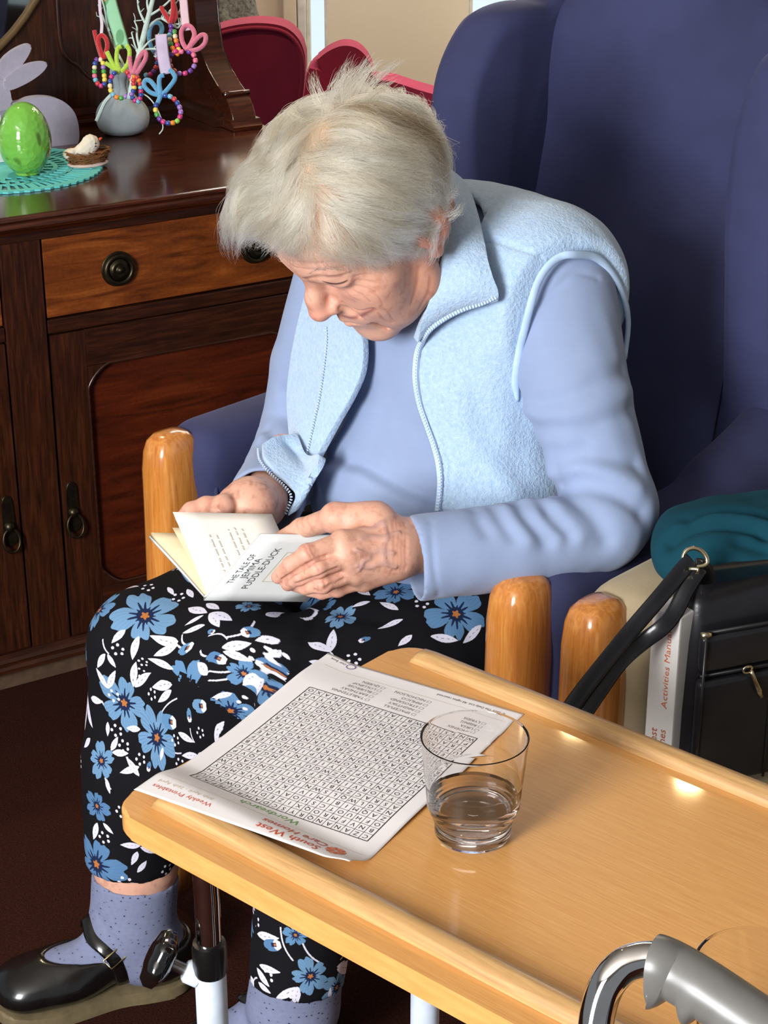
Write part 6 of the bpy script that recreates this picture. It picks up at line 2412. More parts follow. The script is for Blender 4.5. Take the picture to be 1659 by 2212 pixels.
    tone = np.where(rs.rand(n_hair) < 0.07, tone * 0.55, tone)[:, None]
    base = np.clip(np.array(srgb(252, 224, 188)[:3]) * tone, 0, 0.93)
    dark = np.array(srgb(124, 104, 78)[:3]) * rs.uniform(0.5, 1.1, (n_hair, 1))
    c4 = np.ones((n_hair, 4), np.float32)
    c4[:, :3] = base * (1 - streak) + dark * streak
    ca = cu.attributes.new('strand_col', 'FLOAT_COLOR', 'CURVE')
    ca.data.foreach_set('color', c4.ravel())
    t_ = NT('white_hair')
    an = t_.n('ShaderNodeAttribute', attribute_name='strand_col')
    hb = t_.n('ShaderNodeBsdfHairPrincipled')
    hb.parametrization = 'COLOR'
    hb.inputs['IOR'].default_value = 1.45
    hb.inputs['Roughness'].default_value = 0.45
    hb.inputs['Radial Roughness'].default_value = 0.7
    t_.l(an.outputs['Color'], hb.inputs['Color'])
    t_.l(hb.outputs[0], t_.t.nodes['Material Output'].inputs['Surface'])
    cu.materials.append(t_.m)
    o = bpy.data.objects.new('hair', cu)
    link(o)
    o.parent = PERSON
    o['label'] = 'short tousled white hair with a grey streak at the crown'
    return o


HAIR = build_hair()

# ---------------------------------------------------------------- flat print helpers
_tc = {}


def text_geo(s, size=1.0, shear=0.0, spacing=1.0, res=2):
    """text outline as a flat mesh: verts (n,2) with the origin at the left of the baseline, faces, width"""
    key = (s, shear, spacing)
    if key not in _tc:
        cu = bpy.data.curves.new('lettering', 'FONT')
        cu.body = s
        cu.size = 1.0
        cu.shear = shear
        cu.space_character = spacing
        cu.resolution_u = res
        cu.fill_mode = 'FRONT'
        o = bpy.data.objects.new('lettering', cu)
        link(o)
        dg = bpy.context.evaluated_depsgraph_get()
        me = bpy.data.meshes.new_from_object(o.evaluated_get(dg))
        V = np.array([tuple(v.co) for v in me.vertices])[:, :2] if len(me.vertices) else np.zeros((0, 2))
        F = [tuple(p.vertices) for p in me.polygons]
        bpy.data.objects.remove(o)
        bpy.data.curves.remove(cu)
        bpy.data.meshes.remove(me)
        _tc[key] = (V, F)
    V, F = _tc[key]
    return V * size, F


def placed(s, x, y, size, align='l', shear=0.0, fit=None, bold=0.0, spacing=1.0):
    """geometry in 2D page space: x right, y down; baseline at y"""
    V, F = text_geo(s, size, shear, spacing)
    if len(V) == 0:
        return V, F
    V = V.copy()
    w = V[:, 0].max()
    if fit:
        V[:, 0] *= fit / w
        w = fit
    if align == 'c':
        V[:, 0] -= w / 2
    elif align == 'r':
        V[:, 0] -= w
    return np.stack([V[:, 0] + x, y - V[:, 1]], 1), F


def join2(parts):
    Vs, Fs, o = [], [], 0
    for V, F in parts:
        if len(V) == 0:
            continue
        Vs.append(V)
        Fs += [tuple(i + o for i in f) for f in F]
        o += len(V)
    return np.concatenate(Vs), Fs


def rect2(x0, y0, x1, y1):
    return np.array([(x0, y0), (x1, y0), (x1, y1), (x0, y1)]), [(0, 1, 2, 3)]


def line2(x0, y0, x1, y1, w):
    d = np.array((x1 - x0, y1 - y0))
    n = np.array((-d[1], d[0])) / np.linalg.norm(d) * w / 2
    a, b = np.array((x0, y0)), np.array((x1, y1))
    return np.array([a + n, b + n, b - n, a - n]), [(0, 1, 2, 3)]


def ink(name, col, rough=0.6):
    return plain(name, col, rough, namt=0.03)


# ---------------------------------------------------------------- open storybook
bk_S0, bk_S1 = (np.array(p) for p in [(-0.2044,1.8856,0.6491),(-0.0895,1.9029,0.6387)])
bk_E0 = np.array((-0.1382,1.8887,0.7303))
bk_E1 = bk_E0 + (bk_S1 - bk_S0)
BKO = bk_S0.copy()
BK = thing('open_storybook', 'small grey open storybook held over the lap, cover lettered in capitals', 'book', Matrix.Translation(BKO))
M_cover = plain('pale_grey_boards', srgb(206, 208, 206), 0.55, nscale=40, namt=0.03)
M_page = plain('cream_page', srgb(238, 230, 218), 0.8, namt=0.02)
M_pagea = plain('aged_page', srgb(226, 206, 168), 0.85, namt=0.04)
M_spine = plain('grey_green_spine', srgb(110, 118, 110), 0.6)


def slab(name, a, b, c, th, mat, parent, lift=0.0, bow=0.0):
    """board with corner a, edges to b (along spine) and c (outwards), thickness th along the normal"""
    a, b, c = (np.asarray(p, float) for p in (a, b, c))
    n = np.cross(b - a, c - a)
    n /= np.linalg.norm(n)
    rows = []
    for t in np.linspace(0, 1, 9):
        o = n * (bow * math.sin(math.pi * t))
        rows.append([a + (c - a) * t + (b - a) * s + o for s in np.linspace(0, 1, 5)])
    G = np.array(rows) + n * lift - BKO
    V, Q = grid_geo(G)
    ob = obj(name, np_mesh(name, V, Q, True), mat, parent)
    thicken(ob, th, 0.0)
    return ob, n


cov, ncov = slab('front_cover', bk_S0, bk_S1, bk_E0, 0.0024, M_cover, BK)
if (np.array((0, 0, 1.59)) - bk_S0) @ ncov < 0:
    ncov = -ncov
# back board and the block of pages lying on it
bB0 = np.array((-0.276,1.9782,0.6854))
spb = bk_S0 + np.array((-0.2067,1.8917,0.6454)) * 0 + np.array((0.0, 0.006, 0.0))
bcv, nb = slab('back_cover', spb, spb + (bk_S1 - bk_S0), bB0, 0.0024, M_cover, BK)
nb = nb if nb[2] > 0 else -nb
pb0 = spb + nb * 0.0045
blk, _ = slab('page_block', pb0, pb0 + (bk_S1 - bk_S0) * 0.985, bB0 + nb * 0.0065 + (spb - bB0) * 0.03, 0.0065, M_pagea, BK, 0, 0.002)
for k, (px_, th_) in enumerate((((-0.2628,1.975,0.6905), 0.0004), ((-0.247,1.9689,0.7015), 0.0004))):
    slab('leaf', pb0 + nb * 0.003, pb0 + nb * 0.003 + (bk_S1 - bk_S0) * 0.98, np.array(px_), th_, M_pagea, BK, 0, 0.004)
# the turned leaf held up by the thumb
lf0 = bk_S0 + (bk_E0 - bk_S0) * 0.03 + np.array((0, 0.004, 0.004))
lfE = np.array((-0.2437,1.9534,0.7284))
leaf_, nl = slab('leaf', lf0, lf0 + (bk_S1 - bk_S0) * 0.985, lfE, 0.0006, M_page, BK, 0, 0.004)
if (np.array((0, 0, 1.59)) - lf0) @ nl < 0:
    nl = -nl
# a thin gathering of pages inside the front cover
gth, _ = slab('page_gathering', bk_S0 + np.array((-0.001, 0.003, 0.003)), bk_S1 + np.array((-0.001, 0.003, 0.003)), bk_E0 + (bk_S0 - bk_E0) * 0.03 - ncov * 0.0028, 0.0022, M_page, BK)
tube('spine', [bk_S0 - BKO + np.array((-0.001, 0.005, 0.0005)), bk_S1 - BKO + np.array((-0.001, 0.005, 0.0005))], 0.0036, M_spine, BK, 10)


def on_board(V2, o, ex, ey, n, lift):
    return o[None] + V2[:, :1] * ex[None] + V2[:, 1:2] * ey[None] + n * lift - BKO


# cover lettering: x runs from spine to fore-edge, y down the spine
cw = np.linalg.norm(bk_E0 - bk_S0)
chh = np.linalg.norm(bk_S1 - bk_S0)
ex, ey = (bk_E0 - bk_S0) / cw, (bk_S1 - bk_S0) / chh
T_ = [placed('THE TALE OF', 0.485 * cw, 0.125 * chh, 0.0098, 'c', fit=0.44 * cw), placed('JEMIMA', 0.495 * cw, 0.215 * chh, 0.0108, 'c', fit=0.30 * cw), placed('PUDDLE-DUCK', 0.495 * cw, 0.315 * chh, 0.0108, 'c', fit=0.62 * cw)]
V2, F = join2(T_)
obj('cover_title', np_mesh('cover_title', on_board(V2, bk_S0, ex, ey, ncov, 0.0016), F, False), ink('title_ink', srgb(62, 66, 66)), BK)
fr_ = [line2(a * cw, b * chh, c * cw, d * chh, 0.0011) for a, b, c, d in ((0.30, 0.40, 0.74, 0.40), (0.74, 0.40, 0.74, 0.86), (0.74, 0.86, 0.30, 0.86), (0.30, 0.86, 0.30, 0.40))]
V2, F = join2(fr_)
obj('cover_frame', np_mesh('cover_frame', on_board(V2, bk_S0, ex, ey, ncov, 0.0016), F, False), ink('frame_ink', srgb(188, 180, 156)), BK)
V2, F = rect2(0.31 * cw, 0.41 * chh, 0.73 * cw, 0.85 * chh)
obj('cover_panel', np_mesh('cover_panel', on_board(V2, bk_S0, ex, ey, ncov, 0.0014), F, False), ink('panel_tint', srgb(212, 210, 200)), BK)
# illegible lines of italic print on the turned leaf
lw = np.linalg.norm(lfE - lf0)
lx, ly = (lfE - lf0) / lw, ey
rs = np.random.RandomState(4)
dash = []
for k, yy in enumerate((0.27, 0.34, 0.48, 0.55, 0.62, 0.77)):
    xe = (0.70, 0.70, 0.78, 0.80, 0.80, 0.62)[k]
    x_ = 0.18 + (0.05 if k == 5 else 0)
    while x_ < xe:
        w_ = rs.uniform(0.035, 0.10)
        xx = x_
        while xx < min(xe, x_ + w_):
            h_ = rs.uniform(0.0011, 0.0022)
            dash.append(line2(xx * lw, yy * chh + 0.0006, xx * lw + 0.0009, yy * chh - h_, 0.00045))
            dash.append(line2(xx * lw, yy * chh, xx * lw + 0.0013, yy * chh - 0.0002, 0.0003))
            xx += 0.017
        x_ += w_ + 0.03
V2, F = join2(dash)
P3 = on_board(V2, lf0, lx, ly, nl, 0.0009)
P3 += nl * 0.0 + np.cross(ey, lx)[None] * 0.0
t_ = np.clip(V2[:, 0] / lw, 0, 1)
sgn = 1.0 if np.cross(bk_S1 - bk_S0, lfE - lf0) @ nl > 0 else -1.0
P3 = P3 + (nl * sgn)[None] * (0.004 * np.sin(math.pi * t_))[:, None]
obj('page_print', np_mesh('page_print', P3, F, False), ink('page_ink', srgb(112, 108, 104)), BK)

# ---------------------------------------------------------------- wordsearch sheet on the table
PO = np.array((0.1985, 0.0998))
PUX, PVX = np.array((-0.98571, -0.16846)), np.array((-0.16846, 0.98571))
SH = thing('wordsearch_sheet', 'white printed wordsearch sheet lying over the table corner and near rail', 'paper', FT @ Matrix.Translation((0.1, 0.18, 0.7504)))


def sheet_pt(V2, lift=0.0):
    """page (u right, v down; metres) -> table frame, draped over the rail with a lifted corner"""
    V2 = np.asarray(V2, float)
    xy = PO + V2[:, :1] * PUX + V2[:, 1:2] * PVX
    x, y = xy[:, 0], xy[:, 1]
    sm = lambda t: np.clip(t, 0, 1) ** 2 * (3 - 2 * np.clip(t, 0, 1))
    z = 0.0128 * sm((0.090 - y) / 0.045) * sm((x + 0.03) / 0.05)
    u, v = V2[:, 0], V2[:, 1]
    z = z + 0.0045 * sm((0.026 - np.hypot(u + 0.0145, v + 0.050)) / 0.026)
    z = z + 0.0016 * (np.sin(u * 22 + 0.8) * np.sin(v * 17 + 0.4) + 1) * sm((v + 0.03) / 0.08) * sm((0.24 - v) / 0.05)
    z = z + 0.004 * sm((-x - 0.005) / 0.03)
    return np.stack([x - 0.1, y - 0.18, z + lift], 1)


us, vs_ = np.linspace(-0.0145, 0.1955, 64), np.linspace(-0.050, 0.247, 90)
GU = np.array([[(a, b) for b in vs_] for a in us])
# header-left corner is dog-eared back a little
V2 = GU.reshape(-1, 2)
V = sheet_pt(V2)
_, Q = grid_geo(np.zeros((64, 90, 3)))
ob = obj('sheet', np_mesh('sheet', V, Q, True), plain('printer_paper', srgb(236, 230, 228), 0.75, nscale=8, namt=0.015), SH)
thicken(ob, 0.00012, 0.0)
GRID = ["CZANANQRYSCDAHRSMPKS", "BNVFMROQXIZEDHEOWXOU", "OFHUOTCSUOAVQXGIIGXH", "ZAQMIBIMIVJKEFNVKMHY", "NZGLWQLSWNIOKZIIGQYW",
        "ASRACZMBLSNRIFGNUAXO", "CYSORVINZSFEVXJJPQVP", "FOBNLZPGZWGUTFIMGATV", "USLJJNPZSYIESNIREULB", "HRMFXUJKOMRKPINHOLEF",
        "NICHOLSONLYKBYUJQYAE", "ABPDABKVIZRVVKNRGYOE", "RTTNVAYDVFGYJSEGFPRA", "SKTABLRTENNISTEEAYYR", "XVISMMRDTJIDNHUVGKOT",
        "LEHXJMRGNIBFQGQKMNEN", "UYTRQWGGAKMEIOUNOILD", "YRAVHSQLKMONNHSNMLIA", "PTKMMPOPILLOLLINVYVA", "WNTSLJWBIALZZQPBKAXO"]
GW, GH = 0.1757, 0.1850
cw_, ch_ = GW / 20, GH / 20
let = []
for r, row in enumerate(GRID):
    row = (row + 'XXXXXXXX')[:20]
    for c, chx in enumerate(row):
        let.append(placed(chx, (c + 0.5) * cw_, (r + 0.74) * ch_, 0.0068, 'c'))
V2, F = join2(let)
M_ink = ink('black_ink', srgb(52, 42, 44))
obj('grid_letters', np_mesh('grid_letters', sheet_pt(V2, 0.0003), F, False), M_ink, SH)
ln = []
for k in range(21):
    w_ = 0.0009 if k in (0, 20) else 0.00042
    for j in range(20):
        ln.append(line2(k * cw_, j * ch_, k * cw_, (j + 1) * ch_, w_))
        ln.append(line2(j * cw_, k * ch_, (j + 1) * cw_, k * ch_, w_))
V2, F = join2(ln)
obj('grid_lines', np_mesh('grid_lines', sheet_pt(V2, 0.00028), F, False), M_ink, SH)
M_red = ink('orange_red_ink', srgb(206, 84, 48))
M_green = ink('green_ink', srgb(98, 158, 62))
M_grey = ink('grey_ink', srgb(120, 112, 112))
M_tan = ink('tan_ink', srgb(205, 188, 160))
V2, F = join2([placed('South West', 0.019, -0.0365, 0.0118, 'l', fit=0.060), placed('Care Homes', 0.019, -0.0245, 0.0118, 'l', fit=0.062)])
V2b = V2 + np.array((0.0005, 0.0))
V2, F = join2([(V2, F), (V2b, F)])
obj('heading', np_mesh('heading', sheet_pt(V2, 0.0003), F, False), M_red, SH)
V2, F = join2([placed('Weekly Printables', 0.186, -0.0345, 0.0072, 'r', fit=0.060), ])
obj('side_heading', np_mesh('side_heading', sheet_pt(V2, 0.0003), F, False), M_red, SH)
V2, F = placed('20th April - 26th April', 0.186, -0.0262, 0.0056, 'r', fit=0.056)
obj('date_line', np_mesh('date_line', sheet_pt(V2, 0.0003), F, False), M_tan, SH)
V2, F = placed('Wordsearch', 0.0885, -0.0048, 0.0118, 'c', fit=0.058)
obj('title', np_mesh('title', sheet_pt(V2, 0.0003), F, False), M_green, SH)
for ry in (-0.0185, 0.2275):
    a = np.linspace(-0.008, 0.187, 25)
    V2 = np.concatenate([np.stack([a, np.full(25, ry - 0.0002)], 1), np.stack([a, np.full(25, ry + 0.0002)], 1)])
    obj('rule', np_mesh('rule', sheet_pt(V2, 0.00028), [(i, i + 1, 26 + i, 25 + i) for i in range(24)], False), M_tan, SH)
# petal emblem beside the heading
pet = []
for k in range(12):
    a = k * math.pi / 6
    ca, sa = math.cos(a), math.sin(a)
    pts = [(0.0014, 0), (0.0048, 0.0024), (0.0080, 0.0014), (0.0086, 0), (0.0080, -0.0014), (0.0048, -0.0024)]
    pet.append((np.array([(0.0095 + ca * x - sa * y, -0.0315 + sa * x + ca * y) for x, y in pts]), [(0, 1, 2, 3, 4, 5)], k % 2))
for nm, par, cl in (('emblem', 0, srgb(205, 84, 62)), ('emblem_petals', 1, srgb(226, 140, 74))):
    V2, F = join2([(p[0], p[1]) for p in pet if p[2] == par])
    obj(nm, np_mesh(nm, sheet_pt(V2, 0.0003), F, False), ink(nm + '_ink', cl), SH)
wl = []
for cx_, words in ((0.0070, ('PHOENIX', 'URSA', 'RISING', 'LYRIDS')), (0.0675, ('SPACEFULL', 'NIGHTSKY', 'STROSAND', 'PIMLICO', 'NICHOLSON')), (0.1165, ('TABLETENNIS', 'EARTHDAY', 'BLUEROSE', 'LOLLIPOP', 'QUEEN'))):
    for k, w_ in enumerate(words):
        yy = 0.1945 + k * 0.0070
        wl.append(placed(w_, cx_ + 0.0055, yy, 0.0056, 'l'))
        for seg_ in ((0, 0, 1, 0), (1, 0, 1, 1), (1, 1, 0, 1), (0, 1, 0, 0)):
            x_, y_ = cx_, yy - 0.0038
            wl.append(line2(x_ + seg_[0] * 0.0036, y_ + seg_[1] * 0.0036, x_ + seg_[2] * 0.0036, y_ + seg_[3] * 0.0036, 0.0003))
V2, F = join2(wl)
obj('word_list', np_mesh('word_list', sheet_pt(V2, 0.0003), F, False), M_grey, SH)
V2, F = placed('© 2025 The Daily Ltd. All rights reserved', 0.0, 0.2385, 0.0046, 'l', fit=0.070)
obj('copyright_line', np_mesh('copyright_line', sheet_pt(V2, 0.0003), F, False), M_ink, SH)
arc = []
for k in range(22):
    a0, a1 = k * 2 * math.pi / 22, (k + 1) * 2 * math.pi / 22
    w_ = 0.0008 + 0.0008 * abs(math.sin(a0 / 2))
    arc.append(line2(0.1655 + 0.0046 * math.cos(a0), 0.2405 + 0.0040 * math.sin(a0), 0.1655 + 0.0046 * math.cos(a1), 0.2405 + 0.0040 * math.sin(a1), w_))
V2, F = join2(arc)
obj('round_mark', np_mesh('round_mark', sheet_pt(V2, 0.0003), F, False), ink('mauve_ink', srgb(128, 110, 150)), SH)
V2, F = placed('our box', 0.1715, 0.2420, 0.0050, 'l')
obj('mark_lettering', np_mesh('mark_lettering', sheet_pt(V2, 0.0003), F, False), M_ink, SH)

# ---------------------------------------------------------------- things standing on the sideboard (frame of the sideboard)
ZS = 0.8382
rs = np.random.RandomState(21)


def S_(p):
    """point in the sideboard frame -> world"""
    return np.array(FS @ Vector(p))


# turquoise lace mat
MT = thing('lace_mat', 'round turquoise openwork lace mat on the sideboard top', 'mat', FS @ Matrix.Translation((0.185, 0.280, ZS)))
M_turq = plain('turquoise_plastic_lace', srgb(98, 204, 204), 0.6, namt=0.06)
parts = []


def ring(r0, r1, z0, z1, n=96, scal=0.0, ns=48):
    V, F = [], []
    for k in range(n):
        a = 2 * math.pi * k / n
        e = r1 + scal * math.cos(ns * a)
        for r, z in ((r0, z0), (e, z0), (e, z1), (r0, z1)):
            V.append((r * math.cos(a), r * math.sin(a), z))
    for k in range(n):
        l = (k + 1) % n
        for i in range(4):
            j = (i + 1) % 4
            F.append((k * 4 + i, k * 4 + j, l * 4 + j, l * 4 + i))
    return np.array(V), F


RM = 0.172
parts.append(ring(0.154, RM - 0.002, 0.0003, 0.0035, 240, 0.0018, 60))
parts.append(ring(0.112, 0.120, 0.0003, 0.003))
parts.append(ring(0.0, 0.070, 0.0003, 0.003))
parts.append(ring(0.086, 0.094, 0.0003, 0.003))
V, F = join_geo(parts)
obj('lace_rings', np_mesh('lace_rings', V, F, False), M_turq, MT)
bm = bmesh.new()
for k in range(64):
    a = 2 * math.pi * k / 64
    if k % 8 == 0:
        add_box(bm, (0.137, 0, 0.0016), (0.040, 0.011, 0.0028), 0, 1, Matrix.Rotation(a, 4, 'Z'))
        continue
    add_box(bm, (0.137, 0, 0.0016), (0.044, 0.0052, 0.0026), 0, 1, Matrix.Rotation(a, 4, 'Z') @ Matrix.Translation((0.0, 0, 0)))
for k in range(40):
    add_box(bm, (0.103, 0, 0.0016), (0.022, 0.006, 0.0026), 0, 1, Matrix.Rotation(2 * math.pi * k / 40 + 0.03, 4, 'Z'))
for k in range(26):
    add_box(bm, (0.078, 0, 0.0016), (0.020, 0.008, 0.0026), 0, 1, Matrix.Rotation(2 * math.pi * k / 26, 4, 'Z'))
obj('lace_bars', bm_mesh(bm, 'lace_bars', False), M_turq, MT, kind='stuff')

# green crackle egg with shredded paper inside
EG = thing('glass_egg', 'green crackle glass egg standing on the turquoise mat', 'ornament', FS @ Matrix.Translation((0.207, 0.222, ZS + 0.0040)))
prof = []
for a in np.linspace(-math.pi / 2, math.pi / 2, 30):
    r = 0.0452 * math.cos(a)
    z = 0.062 * math.sin(a)
    r *= 1 + 0.10 * (-math.sin(a)) * 0.6
    prof.append((max(r, 0.0), z + 0.0600))
prof = [(0.0, 0.0), (0.020, 0.0)] + [p for p in prof if p[1] > 0.003]
tg = NT('green_crackle_glass')
tg.set(Base_Color=srgb(206, 255, 176), Roughness=0.03, IOR=1.3)
tg.b.inputs['Transmission Weight'].default_value = 0.35
tg.b.inputs['Coat Weight'].default_value = 1.0
tg.b.inputs['Subsurface Weight'].default_value = 0.4
tg.b.inputs['Subsurface Radius'].default_value = (0.02, 0.03, 0.01)
tg.base(tg.ramp(tg.noise(tg.coords(), 14, 2, 0.5, 1.0), [(0.40, srgb(150, 226, 96)), (0.52, srgb(150, 226, 96)), (0.56, srgb(104, 146, 58)), (0.7, srgb(120, 164, 66))]))
vo = tg.n('ShaderNodeTexVoronoi')
vo.inputs['Scale'].default_value = 95
tg.l(tg.coords(), vo.inputs['Vector'])
tg.bump(vo.outputs['Distance'], 0.55, 0.003)
inner = [(max(0.0, r - 0.003), 0.0600 + (z - 0.0600) * 0.95) for r, z in prof[2:]]
lathe('egg_shell', prof + [(0.0, prof[-1][1])] + inner[::-1] + [(0.0, inner[0][1])], tg.m, EG, 48)
sd = Sdf()
for k in range(40):
    c = np.clip(rs.normal(size=3), -1.3, 1.3) * np.array((0.012, 0.012, 0.021)) + np.array((-0.005, -0.004, 0.052))
    sd.ell(c, rs.uniform(0.006, 0.013, 3), 0.003)
V, Q = sd.mesh(0.003)
lim = np.clip(1.0, 0, 1)
obj('paper_filling', np_mesh('paper_filling', V, Q), plain('lime_paper', srgb(150, 232, 96), 0.8, nscale=120, namt=0.4), EG)

# grey felt rabbit lying behind the egg
M_felt = plain('lilac_grey_felt', srgb(176, 168, 186), 0.95, nscale=60, namt=0.06, bump=0.3, bscale=400, sheen=0.3)
M_felt_edge = plain('pale_felt_edge', srgb(206, 190, 184), 0.95)
RB = thing('felt_rabbit', 'lilac grey felt rabbit cut-out with long ears behind the green egg', 'ornament', FS @ Matrix.Translation((0.30, 0.42, ZS)))


def felt_shape(name, px_outline, th, par):
    """px_outline: points in the sideboard frame on a plane of constant depth"""
    P = catmull(np.array(px_outline), 6, True)
    out = [(p[0] - 0.30, p[2] - ZS) for p in P]
    y = np.mean([p[1] for p in P]) - 0.42
    return prism(name, out, y - th / 2, y + th / 2, M_felt, par, th * 0.3)


felt_shape('body', [(0.1811,0.42,0.8425),(0.1764,0.42,0.8844),(0.2049,0.42,0.9141),(0.2403,0.42,0.9235),(0.2753,0.42,0.9248),(0.295,0.42,0.9294),(0.3216,0.42,0.9291),(0.3478,0.42,0.9223),(0.3682,0.42,0.9067),(0.3794,0.42,0.887),(0.383,0.42,0.8612),(0.3796,0.42,0.8394),(0.3661,0.42,0.829),(0.2851,0.42,0.8301),(0.2322,0.42,0.8313)], 0.022, RB)
felt_shape('ear', [(0.24,0.412,0.9544),(0.2352,0.412,0.9776),(0.2458,0.412,1.0008),(0.2624,0.412,1.0138),(0.2822,0.412,1.0225),(0.298,0.412,1.0251),(0.3028,0.412,1.0198),(0.2964,0.412,1.0059),(0.281,0.412,0.9878),(0.264,0.412,0.9715),(0.2507,0.412,0.9582)], 0.010, RB)
felt_shape('ear', [(0.2454,0.405,0.968),(0.2584,0.405,0.9781),(0.2783,0.405,0.9883),(0.3031,0.405,0.9933),(0.324,0.405,0.9922),(0.3271,0.405,0.9862),(0.3174,0.405,0.9748),(0.2971,0.405,0.9629),(0.2737,0.405,0.9538),(0.2542,0.405,0.9492),(0.2442,0.405,0.9535)], 0.010, RB)
felt_shape('head', [(0.2035,0.416,0.915),(0.198,0.416,0.9482),(0.2173,0.416,0.9722),(0.2395,0.416,0.9701),(0.2536,0.416,0.954),(0.2572,0.416,0.9356),(0.2556,0.416,0.916)], 0.020, RB)
# white card behind the egg
CA = box('gift_card', (-0.045, 0.0, 0.041), (0.10, 0.003, 0.082), plain('white_card', srgb(228, 226, 222), 0.7), None, 0.0006, M=None)
CA.matrix_world = FS @ Matrix.Translation((0.20, 0.325, ZS + 0.0040))
tag(CA, 'plain white card standing on the turquoise mat behind the egg', 'card')

# little nest with a chick
NS = thing('nest_ornament', 'small brown twig nest on the mat holding a white fluffy chick', 'ornament', FS @ Matrix.Translation((0.322, 0.230, ZS + 0.0036)))
twigs = []
for k in range(150):
    a0 = rs.uniform(0, 6.28)
    n_ = 7
    z = rs.uniform(0.004, 0.024)
    r = 0.026 + 0.016 * (z / 0.024) + rs.uniform(-0.003, 0.003)
    sp = rs.uniform(0.5, 1.5)
    p = [(r * math.cos(a0 + sp * t), 0.75 * r * math.sin(a0 + sp * t), z + 0.004 * math.sin(3 * t + k)) for t in np.linspace(0, 1, n_)]
    twigs.append(tube_geo(p, 0.0011, 4, False, False))
V, F = join_geo(twigs)
obj('twigs', np_mesh('twigs', V, F), plain('brown_twigs', srgb(122, 78, 40), 0.9, nscale=80, namt=0.35), NS, kind='stuff')
V, F = lathe_geo([(0.0, 0.001), (0.034, 0.0), (0.037, 0.003), (0.030, 0.006), (0.0, 0.006)], 32)
V[:, 1] *= 0.75
obj('saucer', np_mesh('saucer', V, F), plain('pink_white_saucer', srgb(214, 190, 180), 0.6), NS)
sd = Sdf()
sd.ell((-0.004, 0.0, 0.022), (0.017, 0.015, 0.013), 0.006)
sd.ball((0.006, -0.004, 0.034), 0.0150, 0.008)
sd.ell((-0.028, 0.002, 0.018), (0.016, 0.010, 0.010), 0.006)
V, Q = sd.mesh(0.0018)
Nn = vnormals(V, Q)
V = V + Nn * (0.0009 * fnoise(V, 700, 3))[:, None]
CK = thing('toy_chick', 'white fluffy toy chick with orange beak sitting in the nest', 'ornament', FS @ Matrix.Translation((0.322, 0.230, ZS + 0.0070)))
obj('body', np_mesh('body', V, Q), plain('white_fluff', srgb(228, 220, 202), 0.95, sheen=0.3), CK)
V, F = lathe_geo([(0.0028, 0.0), (0.0014, 0.004), (0.0, 0.006)], 10)
o = obj('beak', np_mesh('beak', V, F), plain('orange_beak', srgb(232, 96, 48), 0.5), CK)
o.matrix_local = Matrix.Translation((0.0195, -0.012, 0.041)) @ Matrix.Rotation(1.2, 4, 'Y')
for ez in (0.0315, 0.0365):
    V, F = lathe_geo([(0.0, 0.0013), (0.001, 0.0009), (0.0014, 0.0), (0.001, -0.0009), (0.0, -0.0013)], 10)
    o = obj('eye', np_mesh('eye', V, F), M_black_pl, CK)
    o.matrix_local = Matrix.Translation((0.0085 + (ez - 0.034) * 0.1, -0.0195, ez))

# twig tree in a grey cloth sack
TR = thing('twig_tree', 'white twig tree in a grey cloth sack on the sideboard', 'ornament', FS @ Matrix.Translation((0.486, 0.445, ZS)))
sd = Sdf()
sd.ell((0, 0, 0.034), (0.050, 0.046, 0.034), 0.01)
sd.ell((0, 0, 0.016), (0.042, 0.040, 0.0165), 0.02)
sd.cone((0, 0, 0.055), (0, 0, 0.088), 0.026, 0.010, 0.02)
sd.cone((0, 0, 0.088), (0, 0, 0.112), 0.010, 0.018, 0.01)
V, Q = sd.mesh(0.0028)
V = smooth_verts(V, Q, 2)
Nn = vnormals(V, Q)
ang = np.arctan2(V[:, 1], V[:, 0])
pl = np.sin(11 * ang + 3 * np.sin(2 * ang)) * np.clip((V[:, 2] - 0.03) / 0.04, 0, 1)
V = V + Nn * (0.0022 * pl)[:, None]
V[:, 2] = np.maximum(V[:, 2], 0.0005)
M_sack = plain('blue_grey_muslin', srgb(176, 188, 194), 0.9, nscale=30, namt=0.08, bump=0.3, bscale=500)
obj('sack', np_mesh('sack', V, Q), M_sack, TR)
tube('tie_cord', [(0.0115 * math.cos(a), 0.0115 * math.sin(a), 0.087 + 0.001 * math.sin(a)) for a in np.linspace(0, 6.28, 17)[:-1]], 0.0016, M_sack, TR, 6, True)
M_twig = plain('frosted_white_twig', srgb(196, 218, 212), 0.8, nscale=60, namt=0.1)
TO = np.array(TR.matrix_world.translation)
IR = np.array(TR.matrix_world.inverted().to_3x3())


def T_(pts):
    return (np.array(pts) - TO) @ IR.T


